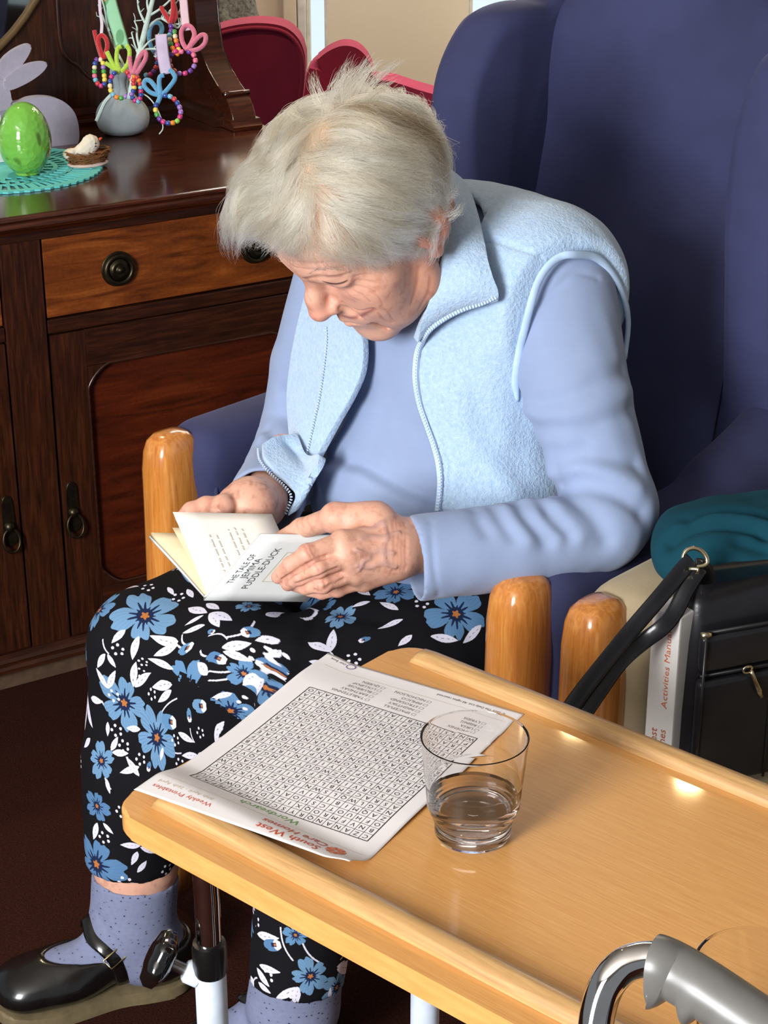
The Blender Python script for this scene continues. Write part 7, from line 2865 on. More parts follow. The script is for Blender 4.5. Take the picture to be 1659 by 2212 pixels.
tw = []
trunk = T_([(-0.4532,3.321,0.9299),(-0.4443,3.3343,0.9724),(-0.4344,3.351,1.0101),(-0.4269,3.3643,1.0403),(-0.4187,3.3776,1.0705),(-0.4104,3.3909,1.1007),(-0.3997,3.4109,1.146)])
tw.append(tube_geo(catmull(trunk, 5), np.linspace(0.0068, 0.0036, 31), 8))
BR = [[(-0.4443,3.3343,0.9724),(-0.4355,3.3375,1.0044),(-0.4178,3.3366,1.0271),(-0.4038,3.3603,1.0313),(-0.4005,3.3623,1.0358)], [(-0.4344,3.3503,1.0086),(-0.4168,3.3371,1.0158),(-0.3961,3.3212,1.0169),(-0.3939,3.3476,1.0026)], [(-0.4269,3.3643,1.0403),(-0.4092,3.3828,1.0576),(-0.3963,3.3954,1.0613),(-0.3791,3.3809,1.0781),(-0.3543,3.3942,1.1083)], [(-0.4236,3.3693,1.0516),(-0.4368,3.3809,1.0781),(-0.4401,3.3942,1.1083)],
      [(-0.4203,3.3759,1.0667),(-0.3997,3.3809,1.0781),(-0.3774,3.3892,1.0969),(-0.3585,3.4009,1.1233)], [(-0.4344,3.351,1.0101),(-0.4401,3.3609,1.0328),(-0.4401,3.3676,1.0479),(-0.4451,3.3726,1.0592)], [(-0.4368,3.3476,1.0026),(-0.4434,3.3543,1.0177),(-0.45,3.3643,1.0403)], [(-0.4519,3.3495,0.9572),(-0.4739,3.3848,0.9878),(-0.4895,3.4068,1.0128),(-0.4996,3.4186,1.0397),(-0.5009,3.4014,1.075),(-0.5109,3.4148,1.1053)],
      [(-0.4971,3.4159,1.0335),(-0.5071,3.4254,1.055),(-0.5172,3.4355,1.078)], [(-0.5004,3.422,1.0473),(-0.5054,3.4355,1.078),(-0.5105,3.4423,1.0933)], [(-0.3956,3.3743,1.063),(-0.3774,3.3703,1.0539),(-0.3609,3.3709,1.0554),(-0.3543,3.3743,1.063)], [(-0.3857,3.3776,1.0705),(-0.3667,3.3783,1.072),(-0.3609,3.3843,1.0856)], [(-0.3985,3.3415,1.0134),(-0.4026,3.3382,1.0059),(-0.4059,3.3362,1.0013)], [(-0.3774,3.3703,1.0539),(-0.3675,3.3676,1.0479),(-0.3576,3.3729,1.0599)],
      [(-0.4187,3.3776,1.0705),(-0.422,3.3876,1.0932),(-0.4121,3.3976,1.1158)], [(-0.367,3.3878,1.0689),(-0.3571,3.3918,1.078),(-0.3538,3.3965,1.0886)]]
for b in BR:
    P = catmull(T_(b), 5)
    tw.append(tube_geo(P, np.linspace(0.0026, 0.0011, len(P)), 6))
    for k in range(3):
        i = rs.randint(len(P) // 3, len(P))
        d = rs.normal(size=3) * 0.6 + np.array((0, 0, 1.0))
        d /= np.linalg.norm(d)
        L = rs.uniform(0.008, 0.022)
        tw.append(tube_geo([P[i], P[i] + d * L * 0.6 + rs.normal(size=3) * 0.002, P[i] + d * L], [0.0011, 0.0009, 0.0006], 5))
V, F = join_geo(tw)
obj('branches', np_mesh('branches', V, F), M_twig, TR)

# bead ornaments with pipe-cleaner ears
BEAD = {'r': (214, 64, 70), 'o': (240, 140, 50), 'y': (250, 220, 100), 'g': (80, 170, 80), 'b': (50, 80, 165), 'p': (110, 60, 160), 'm': (214, 60, 130), 'k': (244, 120, 160), 'l': (120, 190, 220), 'c': (240, 228, 190), 'v': (165, 125, 205), 'a': (150, 215, 90), 's': (244, 110, 90)}
BMAT = {k: plain('pony_bead_' + str(i), srgb(*c), 0.3, coat=0.3, namt=0.02) for i, (k, c) in enumerate(BEAD.items())}
bprof = [(0.0012, -0.0026), (0.0030, -0.0028), (0.0044, -0.0014), (0.0044, 0.0014), (0.0030, 0.0028), (0.0012, 0.0026)]
BMESH = {}
for k in BEAD:
    V, F = lathe_geo(bprof, 12)
    m = np_mesh('bead', V, F)
    m.materials.append(BMAT[k])
    BMESH[k] = m


def fuzzy(name, col):
    t = NT(name)
    t.set(Roughness=0.95)
    t.b.inputs['Sheen Weight'].default_value = 0.6
    v = t.coords()
    f = t.noise(v, 600, 2)
    c = srgb(*col)
    t.base(t.ramp(f, [(0.3, tuple(x * 0.8 for x in c[:3]) + (1,)), (0.7, tuple(min(1, x * 1.15) for x in c[:3]) + (1,))]))
    t.bump(f, 0.9, 0.002)
    return t.m


FZ = {'red': fuzzy('red_chenille', (200, 24, 34)), 'lime': fuzzy('lime_chenille', (186, 226, 70)), 'pink': fuzzy('pink_chenille', (226, 120, 150)), 'blue': fuzzy('blue_chenille', (96, 172, 220))}
RIBM = {'white': plain('white_satin_ribbon', srgb(222, 208, 222), 0.4), 'green': None, 'pink': plain('pink_satin_ribbon', srgb(232, 200, 212), 0.4), 'lilac': plain('lilac_satin_ribbon', srgb(200, 184, 214), 0.4)}
tr_ = NT('mint_ribbon_with_carrots')
tr_.set(Roughness=0.45)
vv = tr_.n('ShaderNodeTexVoronoi')
vv.inputs['Scale'].default_value = 38
tr_.l(tr_.coords((1, 1, 0.45)), vv.inputs['Vector'])
tr_.base(tr_.ramp(vv.outputs['Distance'], [(0.0, srgb(220, 150, 80)), (0.18, srgb(214, 150, 80)), (0.22, srgb(96, 158, 110)), (0.34, srgb(96, 158, 110)), (0.40, srgb(150, 208, 168))]))
RIBM['green'] = tr_.m


def ornament(label, colour, ears, ring_, beads, ribbon=None, ear_r=0.0042):
    o0 = np.mean(np.array(ring_), 0)
    t = thing('bead_ornament', label, 'ornament', Matrix.Translation(o0), 'beaded ornaments hanging on the twig tree')
    R = catmull(np.array(ring_) - o0, 10)
    L = np.concatenate([[0], np.cumsum(np.linalg.norm(np.diff(R, axis=0), axis=1))])
    n = len(beads)
    for k, bcol in enumerate(beads):
        s = (k + 0.5) / n * L[-1]
        p = np.array([np.interp(s, L, R[:, i]) for i in range(3)])
        q = np.array([np.interp(min(s + 0.002, L[-1]), L, R[:, i]) for i in range(3)])
        if np.linalg.norm(q - p) < 1e-6:
            q = p + (p - np.array([np.interp(s - 0.002, L, R[:, i]) for i in range(3)]))
        b = bpy.data.objects.new('bead', BMESH[bcol])
        link(b)
        b.parent = t
        f = (L[-1] / n) / 0.0058
        b.matrix_local = Matrix.Translation(p) @ Vector(q - p).to_track_quat('Z', 'Y').to_matrix().to_4x4() @ Matrix.Diagonal((1, 1, min(1.5, max(0.7, f)), 1))
    for e in ears:
        tube('ear_loop', catmull(np.array(e) - o0, 6), ear_r, FZ[colour], t, 8)
    if ribbon:
        kind, w, path = ribbon
        P = catmull(np.array(path) - o0, 5)
        side = np.tile(np.array((0.0, -1.0, 0.3)), (len(P), 1))
        tube('ribbon', P, w, RIBM[kind], t, 8, flat=(1.0, 0.06, side))
    return t


ornament('bead ring with red chenille ears on white ribbon, nearest the felt rabbit', 'red', [[(-0.5066,3.3754,0.9911),(-0.5141,3.3848,1.0125),(-0.5191,3.3928,1.0307),(-0.5207,3.3962,1.0384)], [(-0.5033,3.3703,0.992),(-0.51,3.3784,1.0103),(-0.5125,3.3851,1.0255),(-0.5066,3.3878,1.0316),(-0.4992,3.3851,1.0255),(-0.4967,3.3797,1.0133),(-0.5017,3.371,0.9936)]],
         [(-0.505,3.3696,0.9905),(-0.515,3.3703,0.992),(-0.5191,3.3663,0.9829),(-0.5199,3.3602,0.9692),(-0.5183,3.3555,0.9586),(-0.5116,3.3515,0.9494),(-0.5033,3.3515,0.9494),(-0.5017,3.3555,0.9586),(-0.5033,3.3613,0.9715),(-0.505,3.369,0.989)], 'cpbcgklrmbyygvy', ('white', 0.0030, [(-0.5116,3.4285,1.1115),(-0.5107,3.4117,1.0734),(-0.5074,3.4016,1.0506),(-0.5082,3.3935,1.0323)]))
ornament('bead ring with lime green chenille ears on mint ribbon', 'lime', [[(-0.4743,3.3559,0.9717),(-0.486,3.3619,0.9853),(-0.4968,3.3706,1.0051)], [(-0.4743,3.3552,0.9702),(-0.4893,3.3599,0.9808),(-0.4992,3.3626,0.9869)], [(-0.4728,3.3515,0.9741),(-0.4786,3.3595,0.9923),(-0.4769,3.3675,1.0105),(-0.4703,3.3695,1.0151)], [(-0.4703,3.3508,0.9726),(-0.4587,3.3568,0.9863),(-0.4554,3.3655,1.006),(-0.4604,3.3702,1.0166)]],
         [(-0.4795,3.3464,0.9751),(-0.4878,3.3417,0.9645),(-0.4895,3.3364,0.9523),(-0.4878,3.3317,0.9417),(-0.4812,3.3284,0.9342),(-0.4713,3.3271,0.9311),(-0.4613,3.3284,0.9342),(-0.4531,3.3317,0.9417),(-0.4497,3.3364,0.9523),(-0.4531,3.3417,0.9645),(-0.4613,3.3471,0.9766)], 'bmbcylogvbloomr', ('green', 0.0125, [(-0.5,3.4267,1.1198),(-0.4933,3.4132,1.0894),(-0.4842,3.3998,1.059),(-0.4751,3.3878,1.0316),(-0.4684,3.3777,1.0088)]))
ornament('bead ring with pink chenille ears at the front of the trunk', 'pink', [[(-0.4457,3.3141,0.9761),(-0.449,3.3207,0.9911),(-0.4506,3.3267,1.0046)], [(-0.4425,3.3091,0.9771),(-0.4368,3.3176,0.9965),(-0.427,3.3243,1.0115),(-0.4212,3.3243,1.0115),(-0.4221,3.3196,1.001),(-0.4303,3.3137,0.9875),(-0.4384,3.3091,0.9771)]],
         [(-0.4417,3.3084,0.9756),(-0.4434,3.3031,0.9636),(-0.4417,3.2985,0.9531),(-0.4466,3.2945,0.9441),(-0.4417,3.2906,0.9351),(-0.4352,3.2892,0.9321),(-0.4303,3.2932,0.9411),(-0.4303,3.2985,0.9531),(-0.4319,3.3031,0.9636),(-0.4384,3.3077,0.9741)], 'orrybvbmlmbmlror')
ornament('bead ring with a pale blue chenille loop half hidden behind the trunk', 'blue', [[(-0.4263,3.4207,1.0196),(-0.4246,3.4282,1.0365),(-0.4179,3.4322,1.0457),(-0.4078,3.4322,1.0457),(-0.4028,3.4282,1.0365),(-0.4061,3.4227,1.0242)], [(-0.4263,3.4207,1.0196),(-0.4229,3.4153,1.0073),(-0.4162,3.4105,0.9965)]],
         [(-0.4139,3.4061,0.9989),(-0.4106,3.4014,0.9882),(-0.4122,3.396,0.9759),(-0.419,3.3912,0.9652),(-0.429,3.3885,0.959),(-0.4324,3.3906,0.9636)], 'vmbrpml')
ornament('bead strand with red chenille ears near the tree top', 'red', [[(-0.3796,3.3607,1.057),(-0.3862,3.3654,1.0676),(-0.3944,3.3707,1.0796),(-0.3944,3.3727,1.0841)], [(-0.3782,3.3556,1.0578),(-0.3741,3.3656,1.0804),(-0.3741,3.3755,1.1029),(-0.3692,3.3788,1.1104)], [(-0.3763,3.3607,1.057),(-0.3697,3.366,1.0691),(-0.373,3.374,1.0871)]],
         [(-0.3784,3.3498,1.0572),(-0.3768,3.3459,1.0481),(-0.3801,3.3412,1.0376),(-0.3784,3.3366,1.0271),(-0.3735,3.332,1.0166),(-0.3686,3.328,1.0076),(-0.3637,3.3307,1.0136),(-0.3669,3.3359,1.0256),(-0.3702,3.3412,1.0376),(-0.3719,3.3459,1.0481)], 'pplcgoyoymocg')
ornament('bead ring with pink chenille ears on pink ribbon, beside the bracket', 'pink', [[(-0.3489,3.3313,1.0151),(-0.3571,3.3373,1.0286),(-0.3588,3.3445,1.0451),(-0.3522,3.3485,1.0542),(-0.3423,3.3479,1.0527),(-0.3358,3.3432,1.0421),(-0.3391,3.3379,1.0301),(-0.3473,3.332,1.0166)], [(-0.3476,3.3262,1.016),(-0.3369,3.3315,1.028),(-0.3238,3.3368,1.04),(-0.3156,3.3361,1.0385),(-0.3173,3.3309,1.0265),(-0.3287,3.3269,1.0175),(-0.3451,3.3256,1.0145)]],
         [(-0.3533,3.3249,1.013),(-0.3713,3.3249,1.013),(-0.3795,3.3196,1.001),(-0.3762,3.3137,0.9875),(-0.3648,3.3097,0.9786),(-0.35,3.3097,0.9786),(-0.3386,3.313,0.986),(-0.3336,3.3183,0.998),(-0.3386,3.3236,1.01),(-0.35,3.3256,1.0145)], 'kmpkrsvmpvkkp', ('pink', 0.0075, [(-0.3609,3.3854,1.1255),(-0.356,3.3722,1.0954),(-0.3535,3.3609,1.0699),(-0.3503,3.3503,1.0458)]))
ornament('bead ring with blue chenille ears on lilac ribbon, hanging lowest', 'blue', [[(-0.3941,3.2788,0.9456),(-0.4104,3.2807,0.95),(-0.4218,3.2853,0.9605),(-0.4201,3.2893,0.9694),(-0.4104,3.2886,0.9679),(-0.3957,3.2807,0.95)], [(-0.3918,3.2737,0.9466),(-0.3951,3.2823,0.9659),(-0.3934,3.2869,0.9763),(-0.3869,3.2882,0.9793)], [(-0.3902,3.2737,0.9466),(-0.3772,3.2797,0.96),(-0.3674,3.2856,0.9734),(-0.3707,3.2895,0.9823),(-0.3772,3.2921,0.9882)], [(-0.3918,3.2737,0.9466),(-0.3983,3.2678,0.9332)]],
         [(-0.388,3.2687,0.9475),(-0.3766,3.2681,0.9461),(-0.3668,3.2654,0.9401),(-0.3587,3.2602,0.9282),(-0.3571,3.2549,0.9163),(-0.3636,3.2504,0.9059),(-0.3766,3.249,0.9029),(-0.3896,3.2504,0.9059),(-0.3977,3.2543,0.9148),(-0.401,3.2589,0.9252),(-0.3993,3.2635,0.9356)], 'blrbvvmaobmpgyb', ('lilac', 0.0110, [(-0.3924,3.3222,1.044),(-0.3908,3.3136,1.0246),(-0.3875,3.3038,1.0022),(-0.3826,3.2939,0.9799)]))
# loose curled cord beside the sack
tube('ribbon_end', catmull(T_([(-0.4878,3.3294,0.9364),(-0.4994,3.3237,0.9236),(-0.5077,3.3164,0.9069),(-0.5143,3.3104,0.8933)]), 6), 0.0034, M_twig, TR, 6, flat=(1.0, 0.15, np.array((0, -1.0, 0.3))))
tube('ribbon_end', catmull(T_([(-0.4342,3.3009,0.9461),(-0.4194,3.2982,0.9401),(-0.4063,3.2923,0.9266),(-0.3965,3.2843,0.9086),(-0.3916,3.2757,0.8891),(-0.3981,3.2711,0.8786)]), 6), 0.0012, M_twig, TR, 6)

# ---------------------------------------------------------------- things piled on the beige chair
M_leather = plain('black_leather', srgb(26, 26, 30), 0.30, nscale=25, namt=0.25, bump=0.05, bscale=350, coat=0.1)
M_gold = plain('pale_gold_hardware', srgb(214, 200, 165), 0.22, 1.0)
bg = np.array((0.321,1.7067,0.6273))
BF = Matrix.Translation((bg[0], bg[1], 0.0)) @ Matrix.Rotation(math.radians(20), 4, 'Z')
BAG = thing('handbag', 'black leather handbag with zipped front pockets, standing on the beige chair', 'bag', BF)
iB = BF.inverted()
# body: gusseted box, bottom on the seat
zb, zt = 0.507, 0.742
rows = []
for z, w, d in ((zb, 0.30, 0.066), (zb + 0.02, 0.315, 0.075), (0.60, 0.315, 0.075), (0.68, 0.305, 0.070), (zt - 0.02, 0.295, 0.058), (zt, 0.285, 0.040)):
    rr = rrect(0.0 + (0.315 - w) * 0.3, w, 0.002 + (0.075 - d) * 0.55, 0.002 + (0.075 - d) * 0.55 + d, 0.018, 5)
    rows.append([(x, y, z) for x, y in rr])
G = np.array(rows)
G = np.concatenate([G, G[:, :1]], 1)
V, Q = grid_geo(G)
n_ = G.shape[1]
Fq = [tuple(q) for q in Q] + [tuple(range(n_ - 1))[::-1], tuple((len(rows) - 1) * n_ + k for k in range(n_ - 1))]
ob = obj('bag_body', np_mesh('bag_body', V, Fq), M_leather, BAG)


def bag_panel(name, x0, x1, z0, z1, y, th, tilt=0.0):
    bm = bmesh.new()
    add_box(bm, ((x0 + x1) / 2, y, (z0 + z1) / 2), (x1 - x0, th, z1 - z0), th * 0.42, 3)
    return obj(name, bm_mesh(bm, name), M_leather, BAG)


bag_panel('upper_pocket', 0.006, 0.290, 0.655, 0.698, -0.004, 0.014)
bag_panel('lower_pocket', 0.006, 0.300, 0.515, 0.645, -0.004, 0.016)
for zz in (0.7005, 0.6500):
    tube('zip', [(0.008, -0.006, zz), (0.15, -0.008, zz), (0.286, -0.006, zz)], 0.0026, plain('dark_zip', srgb(34, 33, 34), 0.4, 0.4), BAG, 6)
for x_, z0_, z1_ in ((0.008, 0.515, 0.70), (0.092, 0.515, 0.642)):
    tube('seam_piping', [(x_, -0.0125, z0_), (x_, -0.013, z1_)], 0.0018, M_leather, BAG, 6)
# zip pulls
tube('zip_pull', [(0.064, -0.014, 0.652), (0.0645, -0.017, 0.648), (0.073, -0.019, 0.628), (0.076, -0.019, 0.620)], [0.0028, 0.0022, 0.0032, 0.0030], M_gold, BAG, 8)
tube('zip_pull_ring', [(0.060 + 0.0055 * math.cos(a), -0.014, 0.653 + 0.004 * math.sin(a)) for a in np.linspace(0, 6.28, 13)[:-1]], 0.0013, M_gold, BAG, 6, True)
tube('zip_pull', [(0.004, -0.010, 0.7005), (0.014, -0.011, 0.7015)], [0.0042, 0.0030], M_gold, BAG, 8)
loc = lambda pts: np.array([tuple(iB @ Vector(p)) for p in pts])
rg = loc([(0.3127,1.7513,0.7658),(0.3156,1.754,0.772),(0.3224,1.7552,0.7746),(0.3302,1.7544,0.7728),(0.336,1.7521,0.7675),(0.3379,1.7494,0.7613),(0.334,1.7478,0.7578),(0.3244,1.7474,0.7569),(0.3156,1.7486,0.7596)])
tube('strap_ring', catmull(rg, 4, True), 0.0024, M_gold, BAG, 8, True)
tube('ring_tab', catmull(loc([(0.3244,1.7478,0.7578),(0.3339,1.7515,0.7539),(0.3415,1.7566,0.7406),(0.3442,1.7589,0.721)]), 6), 0.0085, M_leather, BAG, 8, flat=(1, 0.25, np.array((0, -1.0, 0.2))))
st1 = loc([(0.321,1.7474,0.7644),(0.3082,1.7361,0.7559),(0.282,1.711,0.7362),(0.252,1.6886,0.7103),(0.2205,1.6524,0.6901),(0.2011,1.6301,0.6769),(0.1829,1.6117,0.6598)])
st2 = loc([(0.3302,1.747,0.756),(0.315,1.7294,0.741),(0.3017,1.7149,0.7203),(0.287,1.7012,0.7091),(0.2683,1.6981,0.6946),(0.2418,1.6719,0.6848),(0.2187,1.6429,0.6687),(0.2011,1.6204,0.6548)])
tube('shoulder_strap', catmull(st1, 8), 0.0092, M_leather, BAG, 10, flat=(1.0, 0.22, np.array((-0.35, -1.0, 0.25))))
tube('shoulder_strap', catmull(st2, 8), 0.0088, M_leather, BAG, 10, flat=(1.0, 0.22, np.array((-0.55, -0.9, 0.30))))
tube('strap_buckle', [tuple(p) for p in loc([(0.3164,1.7345,0.7599),(0.326,1.7349,0.7608),(0.3251,1.7326,0.7555)])], 0.0022, M_gold, BAG, 6)

# white folder squeezed between chair arm and bag
fo = np.array((0.2808,1.7336,0.5894))
FO = thing('box_folder', 'white cardboard folder with orange lettering on its spine, beside the handbag', 'folder', Matrix.Translation((fo[0], fo[1], 0.5065)) @ Matrix.Rotation(math.radians(-43), 4, 'Z'))
M_folder = plain('white_folder', srgb(226, 222, 216), 0.6, namt=0.02)
box('folder_case', (0.018, 0.09, 0.1050), (0.036, 0.18, 0.210), M_folder, FO, 0.003)


def on_spine(V2):
    """text baseline runs up the spine"""
    return np.stack([0.0 + V2[:, 1], np.full(len(V2), -0.0006), V2[:, 0]], 1)


V2, F = placed('Activities Manual', 0.098, 0.0265, 0.0098, 'l', fit=0.092)
obj('spine_lettering', np_mesh('spine_lettering', on_spine(V2), F, False), ink('orange_lettering', srgb(216, 110, 66)), FO)
V2, F = join2([placed('South West', 0.070, 0.0165, 0.0125, 'r', fit=0.066), placed('Care Homes', 0.072, 0.0275, 0.0125, 'r', fit=0.068)])
obj('spine_heading', np_mesh('spine_heading', on_spine(V2), F, False), ink('brown_orange_lettering', srgb(190, 96, 52)), FO)

# teal fleece top heaped over the bag
M_teal = upholstery('teal_fleece', srgb(8, 62, 76), srgb(40, 100, 112), 0.9, 0.2)
V, Q = TEAL.mesh(0.0042)
V = smooth_verts(V, Q, 2)
Nn = vnormals(V, Q)
for pl, amp in (([(0.3106,1.8336,0.746),(0.3327,1.8364,0.7602),(0.3678,1.8379,0.7662),(0.3971,1.8321,0.7644),(0.4138,1.8232,0.7607)], -0.011), ([(0.3237,1.8428,0.7585),(0.3544,1.849,0.7679),(0.3848,1.8498,0.7686),(0.4165,1.842,0.7655)], 0.006), ([(0.335,1.8534,0.7648),(0.3616,1.8629,0.7695),(0.3969,1.8613,0.7691),(0.4185,1.8533,0.7671)], -0.008), ([(0.384,1.8111,0.7563),(0.4106,1.8049,0.7515)], -0.007)):
    V = fold(V, Nn, [pl], amp, 0.010)
V = V + Nn * (0.0016 * fnoise(V, 45, 5.0))[:, None]
tp = np.array(A_).mean(0)
tl = obj('fleece_top', np_mesh('fleece_top', V - tp, Q), M_teal, None, Matrix.Translation(tp), 'dark teal fleece garment heaped over the handbag at the chair arm', 'garment')

# ---------------------------------------------------------------- chairs and person behind
M_maroon = upholstery('maroon_chenille', srgb(150, 44, 76), srgb(200, 120, 140), 0.85, 0.4)


def rounded_slab(name, outline, y0, y1, mat, parent, bevel=0.03, M=None):
    return prism(name, outline, y0, y1, mat, parent, bevel, 'y', True, M)


# nearest maroon chair: its back seen above the sideboard
YA = 4.15
ol = [(-0.4067,4.15,0.9079),(-0.3738,4.15,0.9159),(-0.3349,4.15,0.9259),(-0.289,4.15,0.9319),(-0.2433,4.15,0.9299),(-0.211,4.15,0.9199),(-0.188,4.15,0.8979),(-0.1763,4.15,0.8698),(-0.1738,4.15,0.8365),(-0.1777,4.15,0.7907),(-0.1858,4.15,0.7393)]
cx = (ol[0][0] + ol[-1][0]) / 2
MA = thing('maroon_tub_chair', 'maroon chenille easy chair with piped rounded back, just beyond the sideboard', 'chair', Matrix.Translation((cx, YA, 0)))
out = [(p[0] - cx, p[2]) for p in catmull(ol, 4)]
xl, xr = out[0][0] - 0.38, out[-1][0]
outl = [(xr - 0.01, 0.36)] + [(xr, 0.60)] + out[::-1] + [(xl + 0.10, out[0][1] - 0.02), (xl + 0.02, out[0][1] - 0.09), (xl, 0.60), (xl + 0.01, 0.36)]
rounded_slab('backrest', outl, 0.0, 0.10, M_maroon, MA, 0.022)
cq = np.array((np.mean([p[0] for p in out]) - 0.06, out[0][1] - 0.22))
pp = np.array([(cq[0] + (p[0] - cq[0]) * 0.955, -0.001, cq[1] + (p[1] - cq[1]) * 0.955) for p in out])
tube('piping', pp, 0.0055, M_maroon, MA, 8)
xm = (xl + xr) / 2
wA = xr - xl
cushion('seat', (xm, 0.29, 0.40), (wA / 2 - 0.02, 0.22, 0.07), 0.04, M_maroon, MA, None, 0.014)
for sx in (-1, 1):
    cushion('arm', (xm + sx * (wA / 2 - 0.04), 0.29, 0.44), (0.055, 0.22, 0.16), 0.05, M_maroon, MA, None, 0.014)
    for yy in (0.06, 0.46):
        box('leg', (xm + sx * (wA / 2 - 0.06), yy, 0.17), (0.045, 0.045, 0.34), M_maho, MA, 0.006)

# second maroon chair farther right, wing and arm showing over her head
YB = 4.75
w2 = [(-0.2243,4.75,0.6282),(-0.1896,4.75,0.7218),(-0.1634,4.75,0.7473),(-0.1374,4.75,0.7657),(-0.1046,4.75,0.7772),(-0.0719,4.75,0.7726),(-0.0463,4.75,0.7519),(-0.0299,4.75,0.7218),(-0.0253,4.75,0.6868)]
a2 = [(-0.0253,4.75,0.7008),(0.0241,4.75,0.6938),(0.0831,4.75,0.6752),(0.1422,4.75,0.6587),(0.2135,4.75,0.6376),(0.2971,4.75,0.6045)]
cx2 = w2[4][0] + 0.15
MB = thing('maroon_wing_chair', 'maroon easy chair showing a rounded wing and arm beyond the grey head', 'chair', Matrix.Translation((cx2, YB, 0)))
o1 = [(p[0] - cx2, p[2]) for p in catmull(w2, 4)]
rounded_slab('wing', [(o1[-1][0], 0.40), ] + o1[::-1] + [(o1[0][0] - 0.02, 0.40)], 0.02, 0.12, M_maroon, MB, 0.03)
o2 = [(p[0] - cx2, p[2]) for p in catmull(a2, 4)]
rounded_slab('backrest', [(o2[-1][0] + 0.06, 0.34), (o2[-1][0] + 0.06, o2[-1][1] - 0.05)] + o2[::-1] + [(o2[0][0] - 0.02, 0.34)], -0.02, 0.10, M_maroon, MB, 0.03)
xa, xb = o1[0][0], o2[-1][0]
cushion('seat', ((xa + xb) / 2, 0.40, 0.40), ((xb - xa) / 2, 0.32, 0.07), 0.04, M_maroon, MB, None, 0.014)
for x_ in (xa + 0.05, xb - 0.02):
    cushion('arm', (x_, 0.42, 0.44), (0.055, 0.30, 0.17), 0.05, M_maroon, MB, None, 0.014)
    for yy in (0.10, 0.66):
        box('leg', (x_, yy, 0.17), (0.045, 0.045, 0.34), M_maho, MB, 0.006)

# a person in a grey cardigan sitting beyond the first maroon chair
pc = np.array((-0.5049,5.4909,0.7821))
PM = Matrix.Translation((pc[0], pc[1], 0)) @ Matrix.Rotation(math.radians(8), 4, 'Z')
zc = pc[2]
sd = Sdf()
sd.ell((0, 0.02, zc - 0.16), (0.085, 0.11, 0.24), 0.05)
sd.cone((-0.055, 0.03, zc + 0.00), (0.055, 0.03, zc + 0.00), 0.05, 0.05, 0.05)
sd.cone((0, 0.02, zc + 0.04), (0, -0.02, zc + 0.14), 0.052, 0.048, 0.03)
sd.ell((0, -0.03, zc + 0.20), (0.072, 0.092, 0.105), 0.03)
sd.ell((0, -0.085, zc + 0.125), (0.035, 0.03, 0.025), 0.03)
sd.ell((0, -0.128, zc + 0.195), (0.014, 0.02, 0.022), 0.015)
for s in (-1, 1):
    sd.ell((s * 0.074, -0.02, zc + 0.195), (0.01, 0.018, 0.03), 0.008)
    sd.ell((s * 0.030, -0.125, zc + 0.215), (0.016, 0.014, 0.011), 0.01, 's')
    sd.chain([(s * 0.075, 0.03, zc - 0.02), (s * 0.125, -0.03, zc - 0.26), (s * 0.10, -0.26, zc - 0.30)], [0.045, 0.036, 0.027], 0.02)
    sd.ell((s * 0.07, -0.30, zc - 0.31), (0.045, 0.04, 0.022), 0.02)
    for f in range(4):
        sd.cone((s * (0.05 + 0.017 * f), -0.325, zc - 0.31), (s * (0.03 + 0.014 * f), -0.385, zc - 0.325), 0.009, 0.007, 0.004)
    sd.cone((s * 0.04, -0.30, zc - 0.30), (s * 0.01, -0.34, zc - 0.29), 0.010, 0.008, 0.006)
    sd.chain([(s * 0.09, 0.0, zc - 0.38), (s * 0.12, -0.42, zc - 0.38), (s * 0.12, -0.44, 0.08)], [0.08, 0.06, 0.045], 0.02)
    sd.ell((s * 0.12, -0.50, 0.045), (0.045, 0.12, 0.04), 0.03)
V, Q = sd.mesh(0.0075)
V = smooth_verts(V, Q, 1)
P2 = obj('person', np_mesh('person', V, Q), M_skin, None, None, 'seated person in grey cardigan over cream shirt, beyond the maroon chair', 'person')
P2.matrix_world = PM
col_attr(P2.data, np.tile(np.array(srgb(214, 176, 150)[:3]), (len(V), 1)))


def herring():
    t = NT('grey_marl_knit')
    t.set(Roughness=0.95)
    v = t.coords()
    f = t.noise(v, 85, 4, 0.7)
    t.base(t.ramp(f, [(0.35, srgb(62, 62, 58)), (0.65, srgb(122, 122, 112))]))
    t.bump(f, 0.7, 0.004)
    return t.m


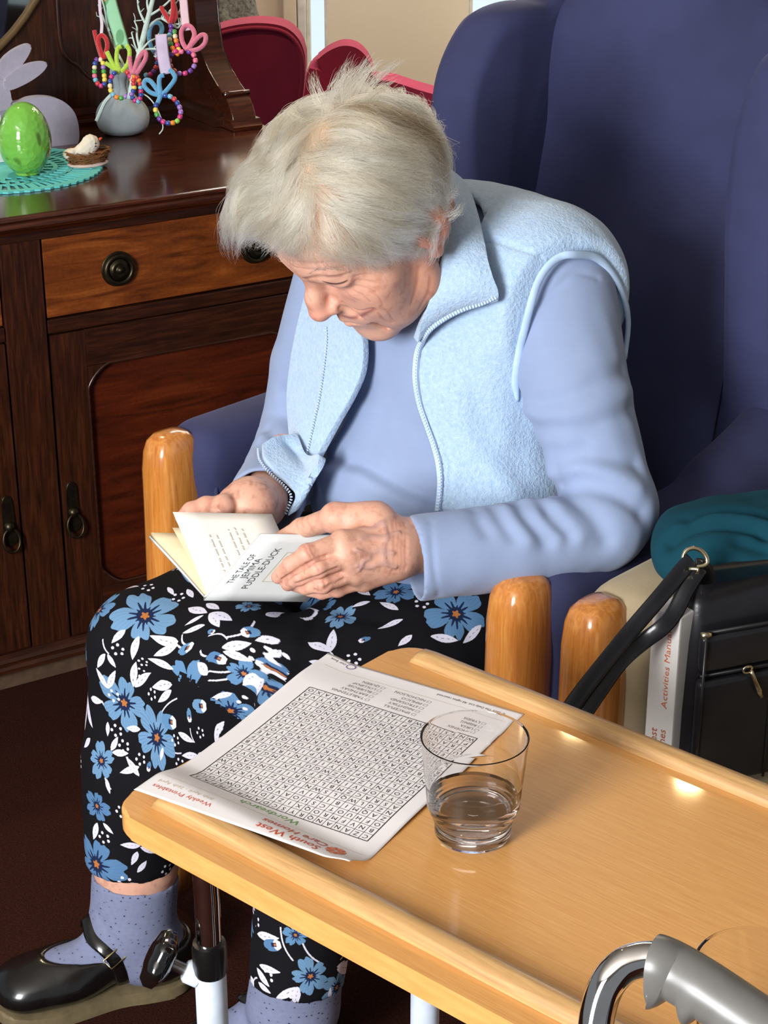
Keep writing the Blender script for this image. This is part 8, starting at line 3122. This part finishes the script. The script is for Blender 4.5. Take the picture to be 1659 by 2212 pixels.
def dress(name, off, mat, cutter):
    s2 = Sdf()
    s2.ell((0, 0.02, zc - 0.16), (0.085 + off, 0.11 + off, 0.24 + off), 0.05)
    s2.cone((-0.055, 0.03, zc + 0.00), (0.055, 0.03, zc + 0.00), 0.05 + off, 0.05 + off, 0.05)
    if off > 0.012:
        for s in (-1, 1):
            s2.chain([(s * 0.075, 0.03, zc - 0.02), (s * 0.125, -0.03, zc - 0.26), (s * 0.13, -0.20, zc - 0.29)], [0.045 + off, 0.036 + off, 0.030 + off], 0.02)
    s2.custom(cutter, (0, 0, 0), 9, 0.004, 's')
    V, Q = s2.mesh(0.007)
    V = smooth_verts(V, Q, 1)
    N_ = vnormals(V, Q)
    V = V + N_ * (0.004 * fnoise(V, 30, 8.0))[:, None]
    return obj(name, np_mesh(name, V, Q), mat, P2)


dress('shirt', 0.008, plain('cream_shirt', srgb(214, 200, 168), 0.85), lambda P: (np.hypot(P[:, 0], P[:, 1] + 0.02) * 0 + (P[:, 2] - (zc + 0.075))).astype(np.float32) * -1)
dress('cardigan', 0.020, herring(), lambda P: np.maximum(np.abs(P[:, 0]) - (0.012 + 0.10 * np.clip(P[:, 2] - (zc - 0.08), 0, 0.12)), P[:, 1] - 0.02).astype(np.float32))
Hm = Sdf().ell((0, -0.015, zc + 0.235), (0.082, 0.098, 0.090), 0.02).ell((0, -0.09, zc + 0.17), (0.075, 0.06, 0.075), 0.01, 's')
V, Q = Hm.mesh(0.006)
obj('hair', np_mesh('hair', V, Q), plain('grey_hair', srgb(150, 145, 138), 0.8, nscale=90, namt=0.2), P2)
dress_ = Sdf()
for s in (-1, 1):
    dress_.chain([(s * 0.09, 0.0, zc - 0.38), (s * 0.12, -0.42, zc - 0.38), (s * 0.12, -0.44, 0.13)], [0.095, 0.075, 0.065], 0.02)
V, Q = dress_.mesh(0.008)
obj('trousers', np_mesh('trousers', V, Q), plain('charcoal_trousers', srgb(60, 60, 66), 0.9), P2)
# the chair that person sits on
MC = thing('maroon_tub_chair', 'maroon easy chair under the person in the grey cardigan', 'chair', PM)
cushion('seat', (0, -0.10, zc - 0.52), (0.20, 0.30, 0.06), 0.04, M_maroon, MC, None, 0.014)
cushion('backrest', (0, 0.24, 0.50), (0.20, 0.06, 0.14), 0.05, M_maroon, MC, None, 0.014)
for sx in (-1, 1):
    for yy in (-0.34, 0.22):
        box('leg', (sx * 0.17, yy, (zc - 0.56) / 2), (0.045, 0.045, zc - 0.56), M_maho, MC, 0.006)
